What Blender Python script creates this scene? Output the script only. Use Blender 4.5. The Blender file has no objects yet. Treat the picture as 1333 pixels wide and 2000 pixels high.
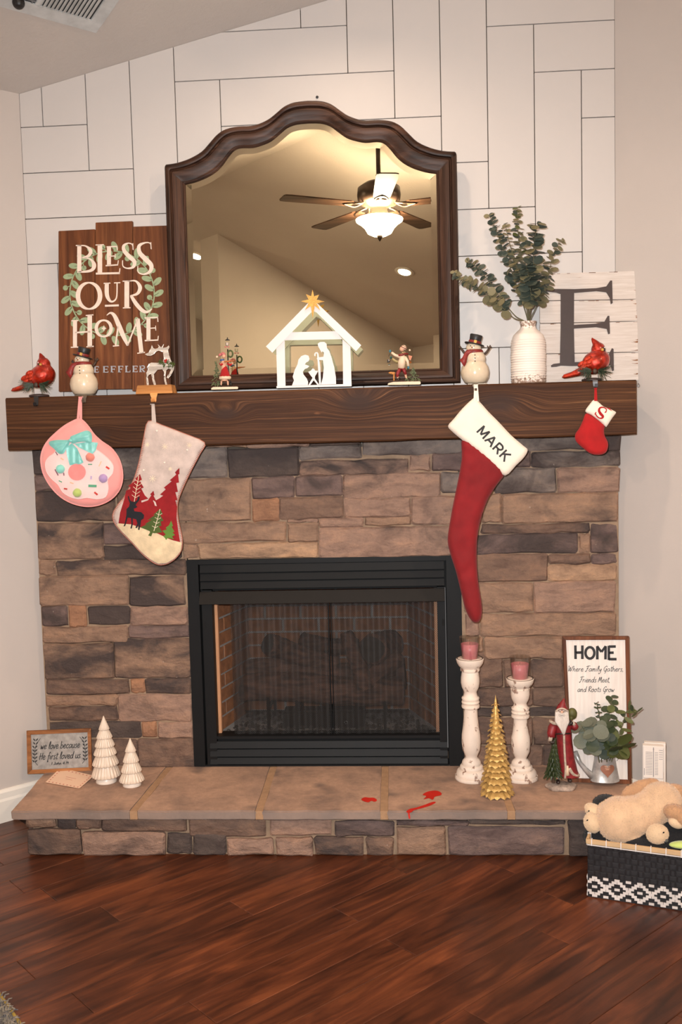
import bpy, bmesh, math, random
from mathutils import Vector, Matrix, noise
from mathutils.geometry import delaunay_2d_cdt, intersect_point_line

# ------------------------------------------------------------------ camera, world, lamps, exposure
scene = bpy.context.scene
COL = scene.collection
YAW, PITCH, ROLL = -0.06625887, math.radians(4.5), -0.025676
FPX, CAM_D, CAM_H = 1900.0, 3.81279, 1.4935
_cy, _sy, _cp, _sp, _cr, _sr = (math.cos(YAW), math.sin(YAW), math.cos(PITCH), math.sin(PITCH), math.cos(ROLL), math.sin(ROLL))
_f = Vector((_sy*_cp, _cy*_cp, -_sp)); _r0 = Vector((_cy, -_sy, 0)); _u0 = _r0.cross(_f)
_r = _r0*_cr + _u0*_sr; _u = _u0*_cr - _r0*_sr
CAMP = Vector((0, -CAM_D, CAM_H))
cam_data = bpy.data.cameras.new('camera'); cam = bpy.data.objects.new('camera', cam_data); COL.objects.link(cam)
cam_data.sensor_fit = 'VERTICAL'; cam_data.sensor_height = 36.0; cam_data.lens = FPX/2000*36
cam_data.clip_start = 0.05
m = Matrix.Identity(4)
for i in range(3):
    m[i][0], m[i][1], m[i][2], m[i][3] = _r[i], _u[i], -_f[i], CAMP[i]
cam.matrix_world = m
scene.camera = cam
scene.view_settings.view_transform = 'Standard'; scene.view_settings.look = 'None'
scene.view_settings.gamma = 1.0; scene.view_settings.use_curve_mapping = False
scene.view_settings.exposure = 0.0

world = bpy.data.worlds.new('world'); scene.world = world; world.use_nodes = True
bg = world.node_tree.nodes['Background']
bg.inputs[0].default_value = (0.9, 0.85, 0.82, 1); bg.inputs[1].default_value = 0.2

# room frame: A runs away from the left wall, B away from the right wall; the fireplace wall cuts the corner at 45 degrees
XL, XR = -1.467, 0.815
R2 = math.sqrt(0.5)
AV, BV = Vector((R2, -R2, 0)), Vector((-R2, -R2, 0))
EAVE, SLOPE, RIDGE_A, GABLE_B, BACK_B = 2.8495, 0.33517, 3.2, 4.15, (-(XR-XL))*R2
def AB(a, b, z=0.0):
    p = Vector((XL, 0, 0)) + AV*a + BV*b; p.z = z; return p
def ceil_z(a): return EAVE + SLOPE*min(a, 2*RIDGE_A - a)

WARM = (1.0, 0.74, 0.53)
def lamp(name, kind, loc, energy, color, size=0.05, rot=None, spot=None, blend=0.6):
    l = bpy.data.lights.new(name, kind); l.energy = energy; l.color = color
    if kind in ('POINT', 'SPOT'): l.shadow_soft_size = size
    if kind == 'AREA': l.shape = 'DISK'; l.size = size
    if kind == 'SPOT': l.spot_size = spot; l.spot_blend = blend
    o = bpy.data.objects.new(name, l); COL.objects.link(o); o.location = loc
    if rot is not None: o.rotation_euler = rot
    return o
# the flash the picture was taken with: beside and above the lens
FLASH = lamp('flash_lamp', 'SPOT', CAMP + Vector((-0.06, 0.02, 0.09)), 455.0, (0.95, 0.985, 1.0), 0.03, None, math.radians(100), 1.0)
FLASH.rotation_euler = (math.radians(86), 0, math.radians(3.5))

def lin(c):
    c = c/255.0
    return c/12.92 if c <= 0.04045 else ((c+0.055)/1.055)**2.4
def rgb(r, g, b): return (lin(r), lin(g), lin(b), 1.0)

# ------------------------------------------------------------------ picking points of the real planes
def ray(px, py): return _f + _r*((px-666.5)/FPX) + _u*((1000-py)/FPX)
def P(px, py, y):
    v = ray(px, py); return CAMP + v*((y+CAM_D)/v.y)
def PZ(px, py, z):
    v = ray(px, py); return CAMP + v*((z-CAM_H)/v.z)
def kpx(y): return (y+CAM_D)/FPX
class Plane:
    """a plane through p with normal n facing the room; (px, py) -> its point, off metres proud of it"""
    def __init__(s, p, n): s.p = Vector(p); s.n = Vector(n).normalized()
    def __call__(s, px, py, off=0.0):
        v = ray(px, py); t = (s.p-CAMP).dot(s.n)/v.dot(s.n)
        return CAMP + v*t + s.n*off
def lean(y, z, deg): # leans back by deg; foot at (y, z)
    a = math.radians(deg); return Plane((0, y, z), (0, -math.cos(a), math.sin(a)))

# ------------------------------------------------------------------ mesh builder
ORIG = {}
class MB:
    def __init__(s): s.v = []; s.f = []
    def add(s, vs, fs):
        o = len(s.v); s.v += [Vector(v) for v in vs]; s.f += [tuple(i+o for i in f) for f in fs]; return s
    def box(s, x0, x1, y0, y1, z0, z1):
        return s.add([(x, y, z) for x in (x0, x1) for y in (y0, y1) for z in (z0, z1)],
                     [(0,1,3,2), (4,6,7,5), (0,4,5,1), (2,3,7,6), (0,2,6,4), (1,5,7,3)])
    def hexa(s, a, b):  # two matching quads (lists of 4 points): front a, back b
        return s.add(list(a)+list(b), [(0,1,2,3), (7,6,5,4)] + [(i, 4+i, 4+(i+1)%4, (i+1)%4) for i in range(4)])
    def obox(s, c, dx, dy, dz):  # centre and three half-axis vectors
        c = Vector(c); dx, dy, dz = Vector(dx), Vector(dy), Vector(dz)
        vs = [c+dx*i+dy*j+dz*k for i in (-1, 1) for j in (-1, 1) for k in (-1, 1)]
        return s.add(vs, [(0,1,3,2), (4,6,7,5), (0,4,5,1), (2,3,7,6), (0,2,6,4), (1,5,7,3)])
    def prism(s, front, back):  # closed outlines of equal length
        n = len(front)
        return s.add(list(front)+list(back), [tuple(range(n)), tuple(range(2*n-1, n-1, -1))] + [(i, n+i, n+(i+1)%n, (i+1)%n) for i in range(n)])
    def lathe(s, prof, c, seg=24, axis='Z', ang=None, cap=True, mod=None):
        """profile [(r, h)], about the vertical through c"""
        c = Vector(c); a0, a1 = ang or (0, 2*math.pi); full = ang is None
        n = seg if full else seg+1; vs = []
        for r, h in prof:
            for i in range(n):
                t = a0+(a1-a0)*i/seg; rr = r*(mod(t, h) if mod else 1)
                d = Vector((rr*math.cos(t), rr*math.sin(t), h))
                if axis == 'Y': d = Vector((d.x, -d.z, d.y))
                if axis == 'X': d = Vector((d.z, d.x, d.y))
                vs.append(c+d)
        fs = []
        for j in range(len(prof)-1):
            for i in range(seg):
                k = (i+1) % n
                fs.append((j*n+i, j*n+k, (j+1)*n+k, (j+1)*n+i))
        if cap and full:
            if prof[0][0] > 1e-5: fs.append(tuple(range(n-1, -1, -1)))
            if prof[-1][0] > 1e-5: fs.append(tuple((len(prof)-1)*n+i for i in range(n)))
        return s.add(vs, fs)
    def tube(s, pts, rad, seg=8, closed=False):
        pts = [Vector(p) for p in pts]; n = len(pts)
        rad = rad if isinstance(rad, (list, tuple)) else [rad]*n
        vs = []; up = None
        for i, p in enumerate(pts):
            t = (pts[(i+1) % n]-pts[i-1]) if closed else (pts[min(i+1, n-1)]-pts[max(i-1, 0)])
            t = t.normalized() if t.length > 1e-9 else Vector((0, 0, 1))
            if up is None: up = Vector((0, 0, 1)) if abs(t.z) < 0.9 else Vector((0, 1, 0))
            a = t.cross(up); a = a.normalized() if a.length > 1e-6 else t.orthogonal().normalized()
            up = a.cross(t)
            for k in range(seg):
                q = 2*math.pi*k/seg; vs.append(p+(a*math.cos(q)+up*math.sin(q))*rad[i])
        fs = []
        for i in range(n if closed else n-1):
            for k in range(seg):
                a = i*seg; b = ((i+1) % n)*seg; k2 = (k+1) % seg
                fs.append((a+k, a+k2, b+k2, b+k))
        if not closed: fs += [tuple(range(seg-1, -1, -1)), tuple((n-1)*seg+k for k in range(seg))]
        return s.add(vs, fs)
    def ball(s, c, r, seg=16, rings=10, rot=None):
        c = Vector(c); r = Vector(r) if not isinstance(r, (int, float)) else Vector((r, r, r))
        vs = [Vector((0, 0, -r.z))]
        for j in range(1, rings):
            p = math.pi*j/rings
            for i in range(seg):
                t = 2*math.pi*i/seg
                vs.append(Vector((r.x*math.sin(p)*math.cos(t), r.y*math.sin(p)*math.sin(t), -r.z*math.cos(p))))
        vs.append(Vector((0, 0, r.z)))
        if rot is not None: vs = [rot @ v for v in vs]
        fs = [(0, 1+(i+1) % seg, 1+i) for i in range(seg)]
        for j in range(rings-2):
            for i in range(seg):
                a = 1+j*seg; b = a+seg; k = (i+1) % seg
                fs.append((a+i, a+k, b+k, b+i))
        last = len(vs)-1; a = 1+(rings-2)*seg
        fs += [(a+i, a+(i+1) % seg, last) for i in range(seg)]
        return s.add([v+c for v in vs], fs)
    def build(s, name, mat, parent=None, smooth=False, label=None, bevel=0, kind=None, remesh=None, smooth_it=4):
        me = bpy.data.meshes.new(name); o0 = ORIG.get(parent, Vector()) if parent else Vector()
        me.from_pydata([v-o0 for v in s.v], [], s.f); me.update()
        bm = bmesh.new(); bm.from_mesh(me)
        bmesh.ops.recalc_face_normals(bm, faces=bm.faces)
        if bevel:
            bmesh.ops.remove_doubles(bm, verts=bm.verts, dist=1e-6)
            es = [e for e in bm.edges if len(e.link_faces) == 2 and e.calc_face_angle(0) > 0.6]
            bmesh.ops.bevel(bm, geom=es, offset=bevel, segments=2, affect='EDGES', clamp_overlap=True)
        bm.to_mesh(me); bm.free()
        if remesh:
            tmp = bpy.data.objects.new('tmp', me); COL.objects.link(tmp)
            md = tmp.modifiers.new('r', 'REMESH'); md.mode = 'VOXEL'; md.voxel_size = remesh
            if smooth_it:
                ms = tmp.modifiers.new('s', 'SMOOTH'); ms.iterations = smooth_it; ms.factor = 0.5
            dg = bpy.context.evaluated_depsgraph_get()
            me2 = bpy.data.meshes.new_from_object(tmp.evaluated_get(dg)); me2.name = name
            bpy.data.objects.remove(tmp); bpy.data.meshes.remove(me); me = me2; smooth = True
        if smooth: me.polygons.foreach_set('use_smooth', [True]*len(me.polygons)); 
        me.materials.clear(); me.materials.append(mat)
        o = bpy.data.objects.new(name, me); COL.objects.link(o)
        if parent: o.parent = parent; ORIG[o] = o0
        else: ORIG[o] = Vector()
        if label: o['label'] = label
        if kind: o['kind'] = kind
        return o
def thing(name, label, cat, loc, group=None):
    o = bpy.data.objects.new(name, None); COL.objects.link(o); o.location = Vector(loc); ORIG[o] = Vector(loc)
    o.empty_display_size = 0.05
    o['label'] = label; o['category'] = cat
    if group: o['group'] = group
    return o
def tag(o, label, cat, group=None):
    o['label'] = label; o['category'] = cat
    if group: o['group'] = group
    return o
def struct(o): o['kind'] = 'structure'; return o
def inst(name, me, parent, mw, color=None):
    """another object on shared mesh data, mw = its world matrix"""
    o = bpy.data.objects.new(name, me); COL.objects.link(o)
    o.parent = parent
    o.matrix_local = Matrix.Translation(-ORIG[parent]) @ mw
    if color: o.color = color
    return o
def frame_mat(c, x, z, s=1.0):
    """matrix with given centre, x direction and z (normal) direction"""
    z = Vector(z).normalized(); x = Vector(x); x = (x - z*x.dot(z)); x = x.normalized() if x.length > 1e-6 else z.orthogonal().normalized()
    y = z.cross(x); M_ = Matrix.Identity(4)
    for i in range(3): M_[i][0], M_[i][1], M_[i][2], M_[i][3] = x[i]*s, y[i]*s, z[i]*s, c[i]
    return M_

def crom(pts, n=6, closed=False):
    """Catmull-Rom through points of any dimension"""
    pts = [tuple(p) for p in pts]; out = []; N = len(pts)
    for i in range(N if closed else N-1):
        g = lambda k: pts[k % N] if closed else pts[max(0, min(N-1, k))]
        p0, p1, p2, p3 = g(i-1), g(i), g(i+1), g(i+2)
        for j in range(n):
            t = j/n
            out.append(tuple(0.5*((2*b)+(-a+c)*t+(2*a-5*b+4*c-d)*t*t+(-a+3*b-3*c+d)*t**3) for a, b, c, d in zip(p0, p1, p2, p3)))
    if not closed: out.append(pts[-1])
    return out
def ribbon2(pts):
    """[(x, y, w)] -> list of quads in 2-D"""
    L, Rr = [], []
    for i, (x, y, w) in enumerate(pts):
        x0, y0 = pts[max(i-1, 0)][:2]; x1, y1 = pts[min(i+1, len(pts)-1)][:2]
        dx, dy = x1-x0, y1-y0; l = math.hypot(dx, dy) or 1
        nx, ny = -dy/l*w/2, dx/l*w/2
        L.append((x+nx, y+ny)); Rr.append((x-nx, y-ny))
    return L, Rr
def draw(mb, strokes, mp, off=0.001):
    """strokes: (kind, pts, width or widths); kind L straight, C curve, O closed curve; mp(x, y, off) -> point"""
    for kind, pts, w in strokes:
        ws = w if isinstance(w, (list, tuple)) else [w]*len(pts)
        q = [(a[0], a[1], b) for a, b in zip(pts, ws)]
        if kind == 'C': q = crom(q, 5)
        if kind == 'O': q = crom(q, 5, True); q.append(q[0])
        if kind == 'F':
            mb.add([mp(x, y, off) for x, y in pts], [tuple(range(len(pts)))]); continue
        L, Rr = ribbon2(q); n = len(q)
        if kind == 'O':
            L[0] = L[-1] = tuple((a+b)/2 for a, b in zip(L[0], L[-1])); Rr[0] = Rr[-1] = tuple((a+b)/2 for a, b in zip(Rr[0], Rr[-1]))
        mb.add([mp(x, y, off) for x, y in L]+[mp(x, y, off) for x, y in Rr], [(i, i+1, n+i+1, n+i) for i in range(n-1)])
def ell(cx, cy, rx, ry, n=16, rot=0.0):
    c, s_ = math.cos(rot), math.sin(rot)
    return [(cx+rx*math.cos(t)*c-ry*math.sin(t)*s_, cy+rx*math.cos(t)*s_+ry*math.sin(t)*c) for t in (2*math.pi*i/n for i in range(n))]

# cushions: an outline in picture units filled by a triangle grid and swollen
def inside(p, poly):
    x, y = p; r = False; j = len(poly)-1
    for i in range(len(poly)):
        xi, yi = poly[i]; xj, yj = poly[j]
        if (yi > y) != (yj > y) and x < (xj-xi)*(y-yi)/(yj-yi)+xi: r = not r
        j = i
    return r
def edge_dist(p, poly):
    d = 1e9; q = Vector((p[0], p[1], 0))
    for i in range(len(poly)):
        a = poly[i-1]; b = poly[i]
        ax, ay, bx, by = a[0], a[1], b[0], b[1]; dx, dy = bx-ax, by-ay; l2 = dx*dx+dy*dy or 1e-9
        t = max(0, min(1, ((p[0]-ax)*dx+(p[1]-ay)*dy)/l2))
        d = min(d, math.hypot(p[0]-ax-dx*t, p[1]-ay-dy*t))
    return d
def fill(poly, step):
    n = len(poly); vs = [Vector(p) for p in poly]
    x0, x1 = min(p[0] for p in poly), max(p[0] for p in poly); y0, y1 = min(p[1] for p in poly), max(p[1] for p in poly)
    j = 0; y = y0+step*0.5
    while y < y1:
        x = x0+step*(0.5 if j % 2 else 1.0)
        while x < x1:
            if inside((x, y), poly) and edge_dist((x, y), poly) > step*0.45: vs.append(Vector((x, y)))
            x += step
        y += step*0.87; j += 1
    r = delaunay_2d_cdt(vs, [(i, (i+1) % n) for i in range(n)], [], 1, 1e-4)
    return [tuple(v) for v in r[0]], [tuple(f) for f in r[2]]
class Cushion:
    def __init__(s, poly, mp, thick, rad, step=7, base=0.0, wrinkle=0.0, wscale=0.03, back=None):
        s.poly, s.mp, s.T, s.R, s.step, s.base, s.wr, s.ws = poly, mp, thick, rad, step, base, wrinkle, wscale
        s.back = thick*0.5 if back is None else back
    def h(s, x, y):
        d = edge_dist((x, y), s.poly) if inside((x, y), s.poly) else 0.0
        t = min(d/s.R, 1.0)
        r = s.base + s.T*math.sqrt(max(0, 1-(1-t)**2))
        if s.wr: r += s.wr*t*noise.noise(Vector((x*s.ws, y*s.ws, 3.7)))
        return r
    def mesh(s, mb):
        v, f = fill(s.poly, s.step); n = len(v)
        fr = [s.mp(x, y, s.h(x, y)) for x, y in v]
        bk = [s.mp(x, y, s.base-(s.h(x, y)-s.base)*s.back/max(s.T, 1e-6)-0.001) for x, y in v]
        m_ = len(s.poly)
        idx = {}
        for i, p in enumerate(v): idx[(round(p[0], 2), round(p[1], 2))] = i
        ring = [idx.get((round(p[0], 2), round(p[1], 2))) for p in s.poly]; ring = [i for i in ring if i is not None]
        fs = f+[tuple(n+i for i in reversed(t)) for t in f]
        fs += [(ring[i], ring[(i+1) % len(ring)], n+ring[(i+1) % len(ring)], n+ring[i]) for i in range(len(ring))]
        mb.add(fr+bk, fs); return s
    def patch(s, mb, poly, off=0.002, step=None):
        v, f = fill(poly, step or s.step)
        mb.add([s.mp(x, y, s.h(x, y)+off) for x, y in v], f)
    def at(s): return lambda x, y, off=0.0: s.mp(x, y, s.h(x, y)+off)
# ------------------------------------------------------------------ materials
def node_mat(name):
    m_ = bpy.data.materials.new(name); m_.use_nodes = True; nt = m_.node_tree
    return m_, nt, nt.nodes['Principled BSDF'], nt.links
def N(nt, kind, **kw):
    n = nt.nodes.new(kind)
    for k, v in kw.items(): setattr(n, k, v)
    return n
def coords(nt, scale=(1, 1, 1), rnd=False):
    tc = N(nt, 'ShaderNodeTexCoord'); mp = N(nt, 'ShaderNodeMapping'); mp.inputs['Scale'].default_value = scale
    nt.links.new(tc.outputs['Object'], mp.inputs['Vector'])
    if rnd:
        oi = N(nt, 'ShaderNodeObjectInfo'); mu = N(nt, 'ShaderNodeVectorMath', operation='SCALE')
        mu.inputs[0].default_value = (37.0, 21.0, 11.0); nt.links.new(oi.outputs['Random'], mu.inputs['Scale'])
        nt.links.new(mu.outputs[0], mp.inputs['Location'])
    return mp.outputs[0]
def noise_tex(nt, vec, scale, detail=4, rough=0.55, dist=0.0):
    n = N(nt, 'ShaderNodeTexNoise'); n.inputs['Scale'].default_value = scale; n.inputs['Detail'].default_value = detail
    n.inputs['Roughness'].default_value = rough; n.inputs['Distortion'].default_value = dist
    nt.links.new(vec, n.inputs['Vector']); return n.outputs['Fac']
def ramp(nt, fac, stops):
    r = N(nt, 'ShaderNodeValToRGB'); e = r.color_ramp.elements
    while len(e) < len(stops): e.new(0.5)
    for i, (p, c) in enumerate(stops): e[i].position = p; e[i].color = c
    nt.links.new(fac, r.inputs['Fac']); return r.outputs['Color']
def mixc(nt, fac, a, b, mode='MIX'):
    x = N(nt, 'ShaderNodeMix', data_type='RGBA', blend_type=mode)
    for sock, v in ((x.inputs[0], fac), (x.inputs[6], a), (x.inputs[7], b)):
        if hasattr(v, 'is_output') or isinstance(v, bpy.types.NodeSocket): nt.links.new(v, sock)
        else: sock.default_value = v
    return x.outputs[2]
def bump(nt, b, h, strength, dist=0.01):
    n = N(nt, 'ShaderNodeBump'); n.inputs['Strength'].default_value = strength; n.inputs['Distance'].default_value = dist
    nt.links.new(h, n.inputs['Height']); nt.links.new(n.outputs[0], b.inputs['Normal'])
def M(name, col, rough=0.6, metal=0.0, var=0.12, scale=18.0, bmp=0.0, bscale=80.0, coat=0.0, sheen=0.0, col2=None, spots=None, spot_scale=40, spot_th=0.62, stretch=(1, 1, 1), spec=None, sss=0.0):
    m_, nt, b, lk = node_mat(name); vec = coords(nt, stretch)
    col = tuple(col); c2 = col2 or tuple(max(0, c*(1-var*2)) for c in col[:3])+(1,)
    f = noise_tex(nt, vec, scale)
    out = ramp(nt, f, [(0.33, c2), (0.68, col)])
    if spots:
        sf = noise_tex(nt, vec, spot_scale, 5, 0.6)
        st = ramp(nt, sf, [(spot_th, (0, 0, 0, 1)), (spot_th+0.05, (1, 1, 1, 1))])
        out = mixc(nt, st, out, spots)
    lk.new(out, b.inputs['Base Color'])
    b.inputs['Roughness'].default_value = rough; b.inputs['Metallic'].default_value = metal
    b.inputs['Coat Weight'].default_value = coat; b.inputs['Sheen Weight'].default_value = sheen
    if spec is not None: b.inputs['Specular IOR Level'].default_value = spec
    if sss: b.inputs['Subsurface Weight'].default_value = sss; b.inputs['Subsurface Radius'].default_value = (0.01, 0.006, 0.004)
    if bmp: bump(nt, b, noise_tex(nt, vec, bscale, 5, 0.6), bmp, 0.004)
    return m_
def wood(name, c0, c1, c2, axis='X', scale=1.0, rough=0.45, rnd=True, bmp=0.15, scuff=None, coat=0.0):
    """grain streaks along one axis of the object, knots by distortion"""
    m_, nt, b, lk = node_mat(name)
    long_, wide = 1.3*scale, 28*scale
    sc = {'X': (long_, wide, wide), 'Y': (wide, long_, wide), 'Z': (wide, wide, long_)}[axis]
    vec = coords(nt, sc, rnd); f1 = noise_tex(nt, vec, 1.0, 6, 0.62, 1.4)
    sc2 = tuple(a*0.28 for a in sc); vec2 = coords(nt, sc2, rnd); f2 = noise_tex(nt, vec2, 1.0, 4, 0.5, 0.8)
    a = ramp(nt, f1, [(0.3, c0), (0.5, c1), (0.72, c2)])
    d = ramp(nt, f2, [(0.32, (0.5, 0.48, 0.46, 1)), (0.62, (1.12, 1.12, 1.12, 1))])
    out = mixc(nt, 1.0, a, d, 'MULTIPLY')
    if scuff:
        vec3 = coords(nt, tuple(0.25 if s_ == long_ else 0.8 for s_ in sc), rnd); sf = noise_tex(nt, vec3, 9, 3, 0.5)
        st = ramp(nt, sf, [(0.66, (0, 0, 0, 1)), (0.74, (1, 1, 1, 1))]); out = mixc(nt, st, out, scuff)
    lk.new(out, b.inputs['Base Color']); b.inputs['Roughness'].default_value = rough; b.inputs['Coat Weight'].default_value = coat; b.inputs['Specular IOR Level'].default_value = 0.22
    bump(nt, b, f1, bmp, 0.004)
    return m_
def emit(name, col, s):
    m_, nt, b, lk = node_mat(name); b.inputs['Base Color'].default_value = col
    b.inputs['Emission Color'].default_value = col; b.inputs['Emission Strength'].default_value = s; return m_

MT = {}
MT['wall'] = M('wall_paint', rgb(198, 188, 181), 0.75, var=0.02, scale=3, bmp=0.08, bscale=160)
MT['ceiling'] = M('ceiling_paint', rgb(198, 188, 180), 0.85, var=0.02, scale=3, bmp=0.5, bscale=70)
MT['shiplap'] = M('white_board_paint', rgb(203, 197, 193), 0.45, var=0.012, scale=4, bmp=0.03, bscale=60)
MT['gap'] = M('board_gap', rgb(92, 82, 72), 0.9)
MT['trim'] = M('white_trim_paint', rgb(235, 228, 218), 0.4, var=0.01)

def stone_mat():
    m_, nt, b, lk = node_mat('ledge_stone')
    oi = N(nt, 'ShaderNodeObjectInfo'); vec = coords(nt, (1, 1, 1), True); vecs = coords(nt, (1, 1, 2.6), True)
    f = noise_tex(nt, vecs, 9, 6, 0.6, 0.4); g = noise_tex(nt, vec, 55, 6, 0.7)
    v = ramp(nt, f, [(0.28, (0.60, 0.59, 0.62, 1)), (0.5, (0.98, 0.98, 0.99, 1)), (0.70, (1.26, 1.20, 1.12, 1))])
    out = mixc(nt, 1.0, oi.outputs['Color'], v, 'MULTIPLY')
    v2 = ramp(nt, g, [(0.3, (0.84, 0.84, 0.86, 1)), (0.7, (1.08, 1.07, 1.05, 1))]); out = mixc(nt, 1.0, out, v2, 'MULTIPLY'); out = mixc(nt, 1.0, out, (0.80, 0.765, 0.75, 1), 'MULTIPLY')
    # smoke-dark kiln patches, as strong as the stone's own alpha says
    df = noise_tex(nt, coords(nt, (1, 1, 1.7), True), 5.0, 5, 0.6, 0.6); ad = N(nt, 'ShaderNodeMath', operation='ADD'); lk.new(df, ad.inputs[0]); lk.new(oi.outputs['Alpha'], ad.inputs[1])
    dm = ramp(nt, ad.outputs[0], [(0.57, (0, 0, 0, 1)), (0.80, (1, 1, 1, 1))])
    out = mixc(nt, dm, out, rgb(76, 65, 62))
    # pale lime specks
    sp = noise_tex(nt, vec, 60, 3, 0.5); sm = ramp(nt, sp, [(0.735, (0, 0, 0, 1)), (0.78, (0.5, 0.5, 0.5, 1))]); out = mixc(nt, sm, out, rgb(205, 188, 172))
    lk.new(out, b.inputs['Base Color']); b.inputs['Roughness'].default_value = 0.85; b.inputs['Specular IOR Level'].default_value = 0.25
    h = N(nt, 'ShaderNodeMath', operation='ADD'); lk.new(f, h.inputs[0]); mu = N(nt, 'ShaderNodeMath', operation='MULTIPLY'); mu.inputs[1].default_value = 0.5
    lk.new(g, mu.inputs[0]); lk.new(mu.outputs[0], h.inputs[1]); bump(nt, b, h.outputs[0], 0.7, 0.022)
    return m_
MT['stone'] = stone_mat()
MT['mortar'] = M('mortar', rgb(160, 134, 110), 0.95, var=0.14, scale=25, bmp=0.5, bscale=120)
MT['grout'] = M('slab_grout', rgb(176, 138, 104), 0.95, var=0.1, scale=40, bmp=0.4, bscale=150)

def slab_mat():
    m_, nt, b, lk = node_mat('hearth_slab')
    vec = coords(nt, (1, 1, 1), True); f = noise_tex(nt, vec, 5, 6, 0.6, 0.3); g = noise_tex(nt, vec, 60, 4, 0.6)
    a = ramp(nt, f, [(0.3, rgb(134, 110, 96)), (0.5, rgb(172, 138, 116)), (0.7, rgb(192, 154, 128))])
    v2 = ramp(nt, g, [(0.3, (0.86, 0.86, 0.86, 1)), (0.7, (1.08, 1.08, 1.08, 1))]); a = mixc(nt, 1.0, a, v2, 'MULTIPLY')
    d = noise_tex(nt, vec, 7.5, 3, 0.5); dm = ramp(nt, d, [(0.58, (0, 0, 0, 1)), (0.74, (0.8, 0.8, 0.8, 1))]); a = mixc(nt, dm, a, rgb(98, 84, 78))
    # vertical faces are mixed towards grey
    ge = N(nt, 'ShaderNodeNewGeometry'); sx = N(nt, 'ShaderNodeSeparateXYZ'); lk.new(ge.outputs['True Normal'], sx.inputs[0])
    fz = ramp(nt, sx.outputs['Z'], [(0.3, (1, 1, 1, 1)), (0.8, (0, 0, 0, 1))]); a = mixc(nt, fz, a, mixc(nt, 0.7, a, rgb(132, 119, 112)))
    lk.new(a, b.inputs['Base Color']); b.inputs['Roughness'].default_value = 0.75
    bump(nt, b, g, 0.3, 0.006); return m_
MT['slab'] = slab_mat()

def floor_mat():
    m_, nt, b, lk = node_mat('hand_scraped_floorboard')
    vec = coords(nt, (2.0, 20, 20), True); f = noise_tex(nt, vec, 1, 6, 0.6, 1.6)
    vec2 = coords(nt, (2.6, 9, 9), True); f2 = noise_tex(nt, vec2, 1, 5, 0.55, 0.8)
    a = ramp(nt, f, [(0.28, rgb(60, 30, 18)), (0.5, rgb(92, 48, 28)), (0.76, rgb(126, 70, 40))])
    d = ramp(nt, f2, [(0.30, (0.38, 0.36, 0.36, 1)), (0.52, (0.85, 0.83, 0.82, 1)), (0.70, (1.25, 1.22, 1.18, 1))])
    out = mixc(nt, 1.0, a, d, 'MULTIPLY')
    oi = N(nt, 'ShaderNodeObjectInfo'); r = ramp(nt, oi.outputs['Random'], [(0, (0.88, 0.88, 0.88, 1)), (1, (1.08, 1.07, 1.06, 1))])
    out = mixc(nt, 1.0, out, r, 'MULTIPLY')
    lk.new(out, b.inputs['Base Color']); b.inputs['Roughness'].default_value = 0.36; b.inputs['Specular IOR Level'].default_value = 0.4
    vec3 = coords(nt, (14, 5, 5), True); h = noise_tex(nt, vec3, 1, 3, 0.5); bump(nt, b, h, 0.12, 0.004); return m_
MT['floor'] = floor_mat()
MT['floor_gap'] = M('floor_joint', rgb(38, 18, 11), 0.8)

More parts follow.
